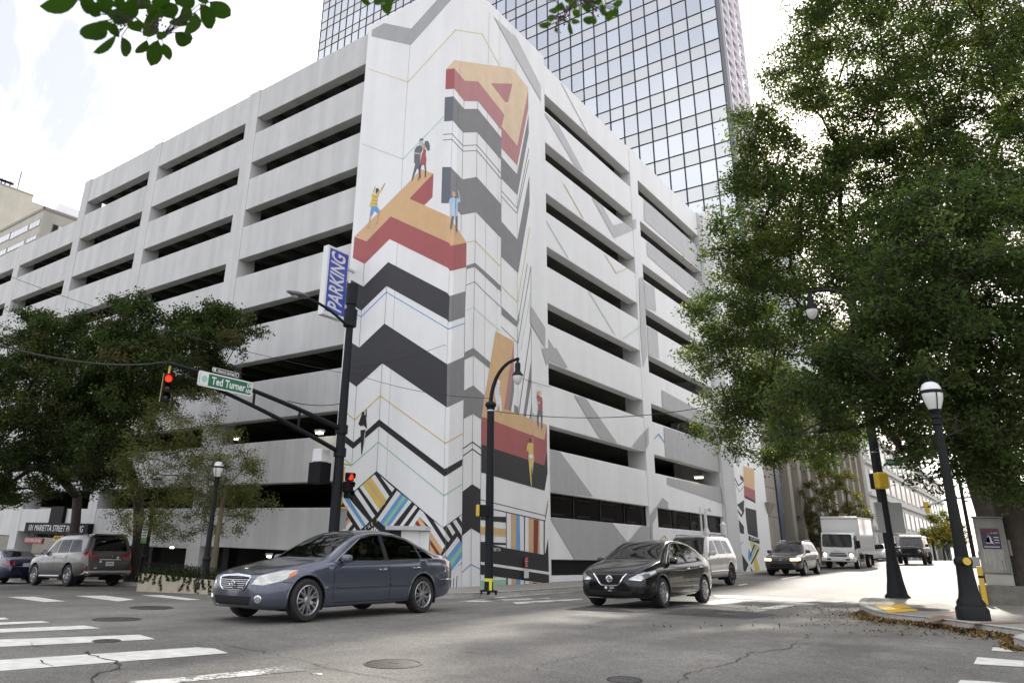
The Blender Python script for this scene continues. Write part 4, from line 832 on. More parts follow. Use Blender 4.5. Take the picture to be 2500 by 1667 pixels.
# boxes strapped to the pole
part('control_box',M_SGW,ms,lambda mb: mb.rbox((-.62,-.55,zl(1130)),(-.22,-.2,zl(1098)),.03)); part('battery_box',M_BLK,ms,lambda mb: mb.rbox((-.68,-.6,zl(1182)),(-.16,-.15,zl(1131)),.02)); part('junction_box',M_BLK,ms,lambda mb: mb.rbox((.12,.1,zl(1200)),(.34,.35,zl(1174)),.02))
part('pole_band',mat('pole_tape',(.35,.36,.36),.5),ms,lambda mb: mb.lathe([(.152,zl(1240)),(.152,zl(1232))],16)); part('pole_band',M_YEL,ms,lambda mb: mb.lathe([(.158,zl(1301)),(.158,zl(1296))],16))
part('back_sign',M_ALU,ms,lambda mb: mb.box((-.05,.2,zl(1290)),(-.02,.5,zl(1240))))
# ---- traffic signals (lens faces local +X)
def signal(name,loc,rz,label,H,lit=0,frame=True,hang=0.):
    o=empty(name,loc,rz,label,'traffic light','traffic lights'); s=H/1.05
    part('housing',M_BLK,o,lambda mb: [mb.rbox((-.14*s,-.17*s,(z-.17)*s),(.06*s,.17*s,(z+.17)*s),.03*s) for z in (.35,0,-.35)][0] and None)
    if frame: part('backplate_edge',mat('signal_gold',(.42,.33,.12),.4),o,lambda mb: (mb.box((.0,-.2*s,-.53*s),(.03*s,-.175*s,.53*s)),))
    for k,z in enumerate((.35,0,-.35)):
        mb=MB(); MX=Matrix.Translation((.06*s,0,z*s))@Matrix.Rotation(R_(90),4,'Y'); mb.lathe([(.135*s,0),(.125*s,.01*s),(.06*s,.03*s),(.002,.035*s)],20,M=MX); mb.build('lens',(M_LENSR,M_LENSO,M_LENSG)[k] if lit==0 else M_LENSO,o,60)
        vs=[];fs=[];m_=14
        for i in range(m_+1):
            a=R_(-25)+R_(230)*i/m_
            for (r,dx) in ((.15,.0),(.15,.26-.10*abs(math.cos(a))*0)):
                vs.append((.06*s+dx*s*(1 if True else 0),r*s*math.cos(a),z*s+r*s*math.sin(a)))
            vs.append((.06*s+.26*s*(.55+.45*max(0,math.sin(a))),.142*s*math.cos(a),z*s+.142*s*math.sin(a))); vs.append((.06*s,.142*s*math.cos(a),z*s+.142*s*math.sin(a)))
            vs[-3]=(.06*s+.26*s*(.55+.45*max(0,math.sin(a))),.15*s*math.cos(a),z*s+.15*s*math.sin(a))
        for i in range(m_):
            for q in range(4): a=i*4+q; b=i*4+(q+1)%4; fs.append((a,b,b+4,a+4))
        mb=MB(); mb.add(vs,fs); mb.build('visor',M_BLK,o,40)
    if hang: part('hanger',M_YEL,o,lambda mb: mb.tube([(-.04*s,0,.52*s),(-.04*s,0,.52*s+hang)],.025,8))
    return o
st=(px_,py_-Lr*.985,pz_+armz(.985)); Hs=.70
signal('traffic_light',(st[0],st[1]+.04,st[2]-.25-Hs*.52),R_(-22),'red traffic light hanging from the tip of the mast arm',Hs,0,True,.25)
# pole-side signal
zs=zl(1183)+pz_; lo=prj((px_,py_,zs)); 
def sidepos(u):
    lo,hi=0.,3.
    for _ in range(40):
        m=(lo+hi)/2
        if prj((px_+m*.6,py_+m*.8,zs))[0]<u: lo=m
        else: hi=m
    return lo
sm=sidepos(853); sl=(px_+sm*.6,py_+sm*.8,zs)
o=signal('traffic_light',sl,R_(-14),'red traffic light on yellow brackets beside the signal pole',zat(sl[0],sl[1],1154)-zat(sl[0],sl[1],1217),0,False)
for dz in (.62,-.66): part('bracket',M_YEL,o,lambda mb: mb.tube([(-.04,.0,dz*.9),(-.04,.0,dz),(-.04-sm*.35,-sm*.9,dz)],.028,8))
part('bracket_stem',M_YEL,o,lambda mb: mb.box((-.16,-.17,-.55),(-.12,-.13,.55)))
# ---- street name signs on the arm (facing +X)
def onarm(u,v): d=ray(u,v); t=(px_+.12-CC[0])/d[0]; return CC+t*d
TLp,TRp,BRp,BLp=[onarm(u,v) for u,v in ((486,903),(617,935),(613,968),(480,940))]
sn=empty('street_name_sign',(0,0,0),0,'green Ted Turner Dr NW street name sign on the mast arm','sign')
ctr=(TLp+TRp+BRp+BLp)/4; yw=abs(((TRp+BRp)/2-(TLp+BLp)/2)[1]); zh=((TLp-BLp)[2]+(TRp-BRp)[2])/2; slope=math.atan2(((TRp+BRp)/2-(TLp+BLp)/2)[2],yw)
SM_=Matrix.Translation((float(ctr[0]),float(ctr[1]),float(ctr[2])))@Matrix(((0,0,1,0),(1,0,0,0),(0,1,0,0),(0,0,0,1)))@Matrix.Rotation(slope,4,'Z')
def rr(w,h,r,n=5):
    p=[]
    for cx,cy,a0 in ((w/2-r,h/2-r,0),(-w/2+r,h/2-r,90),(-w/2+r,-h/2+r,180),(w/2-r,-h/2+r,270)):
        for i in range(n+1): a=R_(a0+90*i/n); p.append((cx+r*math.cos(a),cy+r*math.sin(a)))
    return p
part('border',M_SGW,sn,lambda mb: mb.prism(rr(yw,zh,.05),SM_,.02)); part('panel',M_GREEN,sn,lambda mb: mb.prism(rr(yw-.07,zh-.07,.035),SM_@Matrix.Translation((0,0,.021)),.003))
part('seal_panel',M_SGW,sn,lambda mb: mb.prism(rr(yw*.15,zh*.82,.01),SM_@Matrix.Translation((-yw*.40,0,.0245)),.003)); part('city_seal',mat('seal_green',(.30,.55,.42),.5),sn,lambda mb: mb.lathe([(zh*.22,0),(zh*.22,.003),(zh*.19,.0035),(zh*.19,.001)],24,M=SM_@Matrix.Translation((-yw*.395,0,.028))))
text('lettering','Ted Turner',zh*.72,M_SGW,sn,SM_@Matrix.Translation((yw*.045,-.01,.0255)),sx=yw*.62/(zh*.72*4.75),bold=.006)
text('lettering','DR',zh*.40,M_SGW,sn,SM_@Matrix.Translation((yw*.435,zh*.2,.0255)),sx=.8,bold=.004); text('lettering','NW',zh*.40,M_SGW,sn,SM_@Matrix.Translation((yw*.435,-zh*.2,.0255)),sx=.75,bold=.004)
hs=empty('historic_name_plate',(0,0,0),0,'small black Historic Spring St plate above the green sign','sign')
h0,h1,h2,h3=[onarm(u,v) for u,v in ((519,897),(583,912),(581,922),(518,908))]; hc=(h0+h1+h2+h3)/4; hw=abs(((h1+h2)/2-(h0+h3)/2)[1]); hh=((h0-h3)[2]+(h1-h2)[2])/2
HM=Matrix.Translation((float(hc[0])+.0,float(hc[1]),float(hc[2])+.01))@Matrix(((0,0,1,0),(1,0,0,0),(0,1,0,0),(0,0,0,1)))@Matrix.Rotation(slope,4,'Z')
part('border',M_SGW,hs,lambda mb: mb.prism(rr(hw,hh,.03),HM,.015)); part('panel',M_BLK,hs,lambda mb: mb.prism(rr(hw-.03,hh-.03,.02),HM@Matrix.Translation((0,0,.016)),.002)); part('emblem',M_SGW,hs,lambda mb: mb.lathe([(hh*.33,0),(hh*.33,.003),(hh*.2,.0035),(hh*.2,.001)],18,M=HM@Matrix.Translation((-hw*.42,0,.019))))
text('lettering','Historic Spring ST',hh*.6,M_SGW,hs,HM@Matrix.Translation((hw*.06,-.005,.0185)),sx=hw*.80/(hh*.6*7.9),bold=.002)
# ---- arm lamps
def arm_lamp(name,base,vball,lamp_u,lamp_v,hl_,label,d,ped=None,drum=.5):
    bx,by,bz=map(float,base); o=empty(name,base,0,label,'street lamp','teardrop arm lamps'); zz=lambda v: zat(bx,by,v)-bz; zt=zz(vball)
    mb=MB()
    for a in range(4): q=a*math.pi/2+.5; mb.lathe([(.028,-.02),(.028,.06)],8,M=Matrix.Translation((.2*math.cos(q),.2*math.sin(q),0)))
    tag(mb.build('anchor_bolt',M_POLE,o),kind='stuff')
    mb=MB(); mb.lathe([(.25,.06),(.25,.09),(.13,.11),(.12,.25)],16); mb.build('base_plate',M_POLE,o,30)
    mb=MB(); mb.lathe([(.125,.25),(.105,zt-.12)],24,flute=.06); mb.build('shaft',M_POLE,o,15)
    mb=MB(); mb.lathe([(.105,zt-.14),(.125,zt-.12),(.125,zt-.07),(.11,zt-.06),(.16,zt-.02),(.17,zt+.03),(.15,zt+.08),(.09,zt+.12)],20); mb.build('shaft_ball',M_POLE,o,40)
    dx,dy=d; ln=math.hypot(dx,dy); dx/=ln; dy/=ln
    lo,hi=.1,6.; sg=1 if lamp_u>prj((bx,by,bz+zt))[0] else -1
    for _ in range(40):
        m=(lo+hi)/2
        if (prj((bx+dx*m,by+dy*m,bz+zt+1))[0]-lamp_u)*sg<0: lo=m
        else: hi=m
    Lx=lo; zla=zat(bx+dx*Lx,by+dy*Lx,lamp_v)-bz
    path=[];
    for i in range(15):
        t=i/14; a=t*math.pi/2; path.append((dx*Lx*(1-math.cos(a)),dy*Lx*(1-math.cos(a)),zt+.05+(zla-zt-.05)*math.sin(a)))
    mb=MB(); mb.tube(path,[.065-.02*i/14 for i in range(15)],10); mb.build('arm',M_POLE,o,50)
    T=Matrix.Translation((dx*Lx,dy*Lx,zla)); s=hl_
    mb=MB(); mb.lathe([(.001,.07*s),(.05*s,.04*s),(.055*s,0),(.035*s,-.05*s),(.03*s,-.08*s),(.075*s,-.12*s),(.085*s,-.16*s),(.08*s,-.34*s),(.105*s,-.40*s),(.12*s,-.42*s)],18,M=T); mb.build('fitter',M_POLE,o,35)
    mb=MB(); mb.lathe([(.12*s,-.42*s),(.16*s,-.46*s),(.163*s,-.50*s),(.12*s,-.505*s)],24,M=T); mb.build('lamp_ring',M_POLE,o,35)
    mb=MB(); mb.lathe([(.10*s,-.40*s),(.145*s,-.50*s),(.14*s,-.56*s),(.12*s,-.64*s),(.08*s,-.72*s),(.03*s,-.76*s),(.002,-.765*s)],24,M=T); mb.build('globe',M_GLOBE,o,60)
    return o,zz
bc=gp(1193,1449,.13); ca,zzc=arm_lamp('arm_lamp',bc,990,1264,877,1.0,'curved-arm teardrop lamp on a dark pole in front of the mural',(1,.15))
s_=zat(bc[0]+.9,bc[1],877)-zat(bc[0]+.9,bc[1],939)
part('clamp',M_STEEL,ca,lambda mb: mb.lathe([(.125,zzc(1004)),(.125,zzc(1001))],16)); part('warning_tape',mat('yellow_tape',(.62,.62,.05),.5),ca,lambda mb: (mb.lathe([(.135,.32),(.135,.40)],14),mb.box((.10,-.13,.10),(.19,-.12,.38))))
def pedsig(base,u0,u1,v0,v1,label,side,par=None):
    x,y,z=map(float,base); zc1=zat(x,y,v0); zc0=zat(x,y,v1); D=prj((x,y,(zc0+zc1)/2))[2]; w=(u1-u0)/CF*D
    cu=(u0+u1)/2; c=atd(cu,(v0+v1)/2,D-.12); o=empty('pedestrian_signal',c,0,label,'pedestrian signal','pedestrian signals'); h=(zc1-zc0)/2
    return o,w,h
o,w,h=pedsig(bc,1163,1193,1232,1260,'yellow and black pedestrian signal on the lamp pole before the mural',-1)
o.rotation_euler=(0,0,R_(38))
part('case',M_YEL,o,lambda mb: mb.rbox((-w*.52,-.12,-h),(-w*.25,.12,h),.02)); part('hood',M_BLK,o,lambda mb: mb.rbox((-w*.24,-.12,-h),(w*.5,.12,h),.02))
bp_=gp(2192,1459,.13); s2=1.45; cr,zzr=arm_lamp('arm_lamp',bp_,735,1970,713,1.12,'teardrop arm lamp half hidden in the big oak on the right',(-1,.1))
mb=MB(); mb.lathe([(.30,0),(.29,.04),(.24,.10),(.185,.42),(.155,.75),(.13,.9)],20,flute=.05); mb.build('flared_base',M_POLE,cr,30)
for v in (1163,1192,1105): part('strap',M_STEEL,cr,lambda mb: mb.lathe([(.126,zzr(v)),(.126,zzr(v)+.02)],16))
o,w,h=pedsig(bp_,2137,2163,1153,1193,'yellow pedestrian signal case on the dark pole under the oak',-1); o.rotation_euler=(0,0,R_(38))
part('case',M_YEL,o,lambda mb: mb.rbox((-w*.5,-.16,-h),(w*.5,.10,h),.05)); part('hood',M_BLK,o,lambda mb: mb.rbox((-w*.45,.101,-h*.95),(w*.45,.3,h*.95),.02))
# grey sign back on that pole, name sign in the leaves
gb=empty('sign_back',(0,0,0),0,'grey back of a traffic sign on the dark pole under the oak','sign'); Dp=prj((bp_[0],bp_[1],bp_[2]+1.2))[2]+.18
q=[atd(u,v,Dp) for u,v in ((2137,1228),(2203,1222),(2206,1298),(2146,1304))]; cq=sum(q)/4; wq=np.linalg.norm(q[1]-q[0]); hq=abs(q[0][2]-q[3][2])
part('plate',M_ALU,gb,lambda mb: mb.prism(rr(wq,hq,.03),Matrix.Translation(Vector(cq))@Matrix.Rotation(R_(38),4,'Z')@Matrix.Rotation(R_(90),4,'X'),.006))
wn=empty('street_name_plate',(0,0,0),0,'small green street name plate beginning Wa among the oak leaves','sign'); q=[atd(u,v,Dp-.35) for u,v in ((2164,1122),(2202,1118),(2203,1134),(2165,1139))]; cq=sum(q)/4; wq=np.linalg.norm(q[1]-q[0]); hq=abs(q[0][2]-q[3][2])
WM=Matrix.Translation(Vector(cq))@Matrix.Rotation(R_(35),4,'Z')@Matrix.Rotation(R_(90),4,'X'); part('plate',M_GREEN,wn,lambda mb: mb.prism(rr(wq,hq,.02),WM,.006)); text('lettering','Wa',hq*.75,M_SGW,wn,WM@Matrix.Translation((-wq*.22,0,.007)))
# ---- control cabinet on its ledge
cbm=gp(2425,1476,.13)
ck=empty('control_cabinet',(0,0,0),0,'grey roadside control cabinet with a poster, on a concrete ledge','cabinet')
yF=float(cbm[1])+.25; f0=onA(2400,1402,yF); f1=onA(2474,1401,yF); zt=onA(2380,1264,yF)[2]; zb=(f0[2]+f1[2])/2; x0,x1=float(f0[0]),float(f1[0]); M_CAB=mat('weathered_grey_cabinet',(.24,.24,.22),.55,metal=.25,noise=.22,nscale=2.2,stain=(3,.3))
part('body',M_CAB,ck,lambda mb: mb.rbox((x0,yF,zb),(x1,yF+.55,zt),.02)); part('door',M_CAB,ck,lambda mb: mb.rbox((x0+.04,yF-.025,zb+.03),(x1-.04,yF-.002,zt-.05),.012)); part('top',M_CAB,ck,lambda mb: mb.rbox((x0-.02,yF-.04,zt+.002),(x1+.02,yF+.58,zt+.035),.01))
part('hinge_box',M_CAB,ck,lambda mb: mb.rbox((x1+.001,yF+.1,zb+.4),(x1+.06,yF+.4,zb+.75),.015)); part('base_plinth',mat('cabinet_plinth',(.36,.355,.33),.7,noise=.15,nscale=4),ck,lambda mb: mb.box((x0+.03,yF+.02,onA(2405,1426,yF)[2]),(x1-.01,yF+.52,zb-.002)))
for k in range(14):
    xx=x0+.1+(x1-x0-.2)*k/13; part('paint_drip',mat('drip_white',(.42,.42,.39),.7),ck,lambda mb: mb.box((xx,yF-.0285,zb+.08+rnd.random()*.3),(xx+.006+.01*rnd.random(),yF-.0262,zb+.55+.15*rnd.random())))
p0=onA(2399,1289,yF-.03); p1=onA(2446,1340,yF-.03); pw=float(p1[0]-p0[0])+.07; pc0=(x0+x1)/2+.0; z1=float(p0[2]); z0=float(p1[2]); M_PST=mat('poster_dark',(.03,.02,.05),.45)
po=empty('poster',(pc0,yF-.03,(z0+z1)/2),0,'dark purple concert poster with a white-clad figure pasted on the cabinet','poster'); ph=(z1-z0)/2; pw/=2
part('sheet',M_PST,po,lambda mb: mb.box((-pw,-.004,-ph),(pw,0,ph)))
part('top_band',mat('poster_maroon',(.12,.02,.03),.5),po,lambda mb: mb.box((-pw,-.0055,ph*.72),(pw,-.0042,ph*.98)))
part('figure_print',mat('poster_white',(.55,.56,.60),.5),po,lambda mb: mb.prism([(-.35*pw,.2*ph),(-.15*pw,.35*ph),(.0,.15*ph),(.12*pw,-.3*ph),(.3*pw,-.55*ph),(.1*pw,-.45*ph),(-.6*pw,-.35*ph),(-.62*pw,-.42*ph),(-.1*pw,-.5*ph),(-.2*pw,-.1*ph)],Matrix(((1,0,0,0),(0,0,-1,-.0045),(0,1,0,0),(0,0,0,1))),.001))
part('head_print',mat('poster_skin',(.16,.09,.07),.5),po,lambda mb: mb.lathe([(.13*pw,0),(.13*pw,.001)],12,M=Matrix(((1,0,0,-.22*pw),(0,0,-1,-.0045),(0,1,0,.48*ph),(0,0,0,1)))))
text('lettering','LIL BABY',ph*.17,M_SGW,po,FA(.45*pw,-.0055,.55*ph)); 
for k,(a,b) in enumerate(((.1,.18),(-.15,-.08),(-.4,-.34))): part('print_line',M_SGW,po,lambda mb: mb.box((.35*pw,-.0055,a*ph),(.85*pw,-.0043,b*ph-.01*ph)))
part('print_line',M_SGW,po,lambda mb: mb.box((-.85*pw,-.0055,-.82*ph),(.8*pw,-.0043,-.76*ph)))
# ledge wall under the cabinet
lw=empty('concrete_ledge',(0,0,0),0,'low rough concrete ledge carrying the control cabinet','wall'); lz=float(onA(2405,1426,yF)[2])
part('wall',mat('rough_concrete',(.17,.165,.14),.9,noise=.3,nscale=5,bump=.8,bscale=30),lw,lambda mb: mb.rbox((x0-.12,yF-.25,float(cbm[2])-.3),(x0+7,yF+1.0,lz),.03))
ym=gp(2396,1432,.5); yb=empty('yellow_bollard',(x0-.02,yF-.32,float(g(x0,yF))+.13),0,'short yellow marker post leaning by the control cabinet','bollard'); part('post',M_YEL,yb,lambda mb: mb.rbox((-.06,-.03,.0),(.04,.03,zat(x0-.02,yF-.32,1382)-float(g(x0,yF))-.13),.01)); part('cap_band',M_BLK,yb,lambda mb: mb.box((-.062,-.033,.55),(.042,.033,.60)))
# ---- far street poles
fp=empty('far_signal_pole',(11.9,24,float(g(11.9,24))+.13),0,'slim dark pole with a pale base box farther up the right pavement','pole'); 
q=gp(2383,1385,.13); fp.location=(q[0],q[1],q[2]); part('shaft',M_POLE,fp,lambda mb: mb.lathe([(.11,.5),(.085,8)],14)); part('base_box',M_ALU,fp,lambda mb: mb.rbox((-.24,-.24,0),(.24,.24,.62),.02))
fm=empty('far_mast_arm',(14,88,1.6),0,'far grey mast arm with a yellow signal over the crest of the street','signal pole'); part('pole',M_POLE,fm,lambda mb: mb.lathe([(.18,0),(.12,8.0)],12))
a0=np.array([14,88,1.6]); t1=atd(2250,1238,prj(a0)[2]); t2=atd(2315,1217,prj(a0)[2]); part('arm',M_ALU,fm,lambda mb: mb.tube([(0,0,float(t2[2]-1.6)+1.1),tuple(t2-a0),tuple(t1-a0)],.12,8)); 
fs_=empty('traffic_light',atd(2263.5,1238,prj(a0)[2]-.3),R_(-90),'yellow signal head hanging on the far mast arm','traffic light','traffic lights'); part('housing',M_YEL,fs_,lambda mb: mb.rbox((-.16,-.22,-.62),(.14,.22,.62),.04))
# ---- vent pipes on the pavement by the garage
for (u,h,r,lab,goose) in ((1714,3.4,.05,'thin white pipe pole beside the garage behind the white off-roader',0),(1725,3.5,.17,'white vent pipe with gooseneck top beside the garage',1),(1767,2.6,.17,'white capped vent cylinder near the end tower of the garage',2)):
    p=onB(u,1300,.62); y=float(p[1]); z=float(g(.62,y))+.13; o=empty('vent_pipe',(.62,y,z),0,lab,'pipe','white vent pipes'); zt=zat(.62,y,1237 if goose<2 else 1272)-z
    if goose==0: part('tube',M_SGW,o,lambda mb: mb.lathe([(r,0),(r,zt)],10))
    elif goose==1: part('drum',M_SGW,o,lambda mb: mb.lathe([(r,0),(r,zt*.62),(r*.6,zt*.68)],16)); part('gooseneck',M_SGW,o,lambda mb: mb.tube([(0,0,zt*.66),(0,0,zt*.88),(.05,.1,zt*.97),(.1,.28,zt),(.14,.45,zt*.95)],r*.5,10))
    else: part('drum',M_SGW,o,lambda mb: mb.lathe([(r,0),(r,zt*.92),(r*1.1,zt*.93),(r*.2,zt)],16))
# ---- cables
def wire(name,a,b,sag,label,r=.012):
    a=np.array(a,float); b=np.array(b,float); o=MB(); o.tube([tuple(a+(b-a)*t-np.array([0,0,sag*4*t*(1-t)])) for t in np.linspace(0,1,24)],r,5); tag(o.build(name,M_RUB),label,'cable','overhead cables')
tip=(px_,py_-Lr,pz_+ztip+.02); wire('overhead_cable',tip,atd(-160,795,9.5),.25,'black cable running left from the mast arm tip',.016)
wire('overhead_cable',atd(-120,617,24),(px_,py_,pz_+zl(912)),.35,'thin cable crossing the left facade down to the signal pole',.008)
wire('overhead_cable',(px_,py_-Lr*.36,pz_+armz(.36)+.1),(px_,py_,pz_+zl(984)),.10,'short drooping cable between the green sign and the signal pole',.012)
wire('overhead_cable',(bc[0],bc[1],bc[2]+zzc(1002)),(bp_[0],bp_[1],bp_[2]+zzr(880)),.75,'dark cable spanning from the mural lamp pole to the oak',.011)
ca_=onA(1084,842,-.25); wire('overhead_cable',(px_,py_,pz_+zl(900)),ca_,.12,'thin cable rising from the signal pole to the mural corner',.008); wire('overhead_cable',ca_,onB(1345,945,.25),.12,'thin cable along the right face of the mural below the corner',.008); wire('overhead_cable',(px_,py_,pz_+zl(905)),(bc[0],bc[1],bc[2]+zzc(972)),.2,'thin cable from the signal pole to the mural lamp pole',.008)
# ---- tactile pad, pavement cover
tq=[gp(u,v,.13)[:2] for u,v in ((2136,1478),(2203,1474.5),(2243,1490),(2172,1497))]
tp=tag(drape('tactile_pad',[tuple(p) for p in tq],mat('tactile_yellow',(.62,.40,.03),.6,noise=.2,nscale=10),None,.138,.3),'yellow tactile paving pad at the right corner kerb ramp','tactile pad')
mb=MB(); 
for i in range(13):
    for j in range(12):
        a=(i+.5)/13; b=(j+.5)/12; p=(1-a)*((1-b)*tq[0]+b*tq[3])+a*((1-b)*tq[1]+b*tq[2]); z=float(g(*p))+.138
        mb.lathe([(.022,0),(.014,.008),(.002,.009)],7,M=Matrix.Translation((p[0],p[1],z)))
tag(mb.build('tactile_dome',MATS['tactile_yellow'],tp),kind='stuff')
c=gp(2259,1487.5,.13); o=empty('pavement_cover',(c[0],c[1],c[2]),0,'round dark cover set in the right corner pavement behind the yellow pad','manhole'); o.rotation_euler=(R_(.8),R_(-1.6),0); mb=MB(); mb.lathe([(.44,-.03),(.44,.008),(.38,.010),(.002,.012)],36); mb.build('lid',mat('cover_gravel',(.05,.045,.04),.9,noise=.5,nscale=60,bump=.8,bscale=90),o,30); mb=MB(); mb.lathe([(.47,-.03),(.47,.006),(.445,.006),(.445,-.03)],36); mb.build('rim',M_IRON,o,30)
# ---- ivy planter left
a=gp(334,1432,.13); b=gp(527,1439,.13); pl_=empty('ivy_planter',(float(a[0]),float(a[1]),float(a[2])),math.atan2(b[1]-a[1],b[0]-a[0]),'cream concrete planter with trailing ivy and a low fence on the left corner','planter'); LP=math.hypot(b[0]-a[0],b[1]-a[1])+.5; PH=zat(a[0],a[1],1398)-float(a[2]); M_PLT=mat('planter_cream',(.42,.37,.28),.8,noise=.14,nscale=3,stain=(2,.15))
for k in range(4): part('wall_panel',M_PLT,pl_,lambda mb: mb.rbox((LP*k/4+.006,0,-.3),(LP*(k+1)/4-.006,.22,PH),.015))
part('side_wall',M_PLT,pl_,lambda mb: mb.rbox((0,.225,-.3),(.22,1.7,PH),.015)); part('side_wall',M_PLT,pl_,lambda mb: mb.rbox((LP-.22,.225,-.3),(LP,1.7,PH),.015)); part('soil',mat('soil',(.03,.022,.015),.95),pl_,lambda mb: mb.box((.21,.2,-.2),(LP-.21,1.7,PH-.06)))
for k in range(int(LP/.11)): part('fence_picket',M_BLK,pl_,lambda mb: mb.tube([(.05+k*.11,.11,PH),(.05+k*.11,.11,PH+.34)],.008,5))
for z in (.06,.30): part('fence_rail',M_BLK,pl_,lambda mb: mb.tube([(0,.11,PH+z),(LP,.11,PH+z)],.010,6))
# ================================================================ vehicles
from mathutils.bvhtree import BVHTree
def paint(name,col,metal=.25,rough=.32): return mat(name,col,rough,metal=metal,coat=.55 if max(col)<.01 else 1.0,spec=.25 if max(col)<.01 else .5)
M_TYRE=mat('tyre_rubber',(.014,.014,.014),.75,bump=.2,bscale=80); M_CHR=mat('chrome',(.75,.75,.76),.10,metal=1); M_ALLOY=mat('alloy',(.42,.42,.43),.28,metal=.9); M_DALLOY=mat('dark_alloy',(.05,.05,.052),.3,metal=.8); M_PLAS=mat('black_plastic',(.012,.012,.013),.55,spec=.2); M_UND=mat('underbody',(.008,.008,.008),.9); M_DISC=mat('brake_disc',(.12,.11,.10),.4,metal=.8); M_HLAMP=mat('headlamp_glass',(.50,.50,.46),.08,spec=.8,metal=.35,coat=1); M_HLAMP2=mat('clear_headlamp',(.40,.41,.42),.08,spec=.8,metal=.55,coat=1); M_TAIL=mat('tail_lamp',(.22,.008,.008),.12,coat=1); M_AMB=mat('amber_lens',(.55,.16,.01),.2,coat=1); M_LITH=mat('lit_headlamp',(1,.85,.5),.3,emit=.75,ecol=(1,.62,.22)); M_SEAT=mat('seat_leather',(.05,.047,.044),.6); M_GAP=mat('panel_gap',(.004,.004,.004),.9); M_PLATE=mat('number_plate',(.55,.55,.52),.5); M_WIN=glassmat('car_glass',(.42,.45,.44),.02,.9,1.5); M_PRIV=glassmat('privacy_glass',(.10,.105,.105),.02,.8,1.42); M_SHIELD=glassmat('windscreen_glass',(.55,.60,.58),.02,.9,1.6)
def pchip(xs,ys,q):
    xs=np.array(xs,float); ys=np.array(ys,float); o=np.argsort(xs); xs=xs[o]; ys=ys[o]; h=np.diff(xs); d=np.diff(ys)/h; m=np.zeros(len(xs))
    for i in range(1,len(xs)-1):
        if d[i-1]*d[i]>0: w1=2*h[i]+h[i-1]; w2=h[i]+2*h[i-1]; m[i]=(w1+w2)/(w1/d[i-1]+w2/d[i])
    m[0]=d[0]; m[-1]=d[-1]; q=np.asarray(q,float); i=np.clip(np.searchsorted(xs,q)-1,0,len(h)-1); t=(q-xs[i])/h[i]
    return (2*t**3-3*t**2+1)*ys[i]+(t**3-2*t**2+t)*h[i]*m[i]+(-2*t**3+3*t**2)*ys[i+1]+(t**3-t**2)*h[i]*m[i+1]
def K(s): return [tuple(map(float,p.split(','))) for p in s.split()]
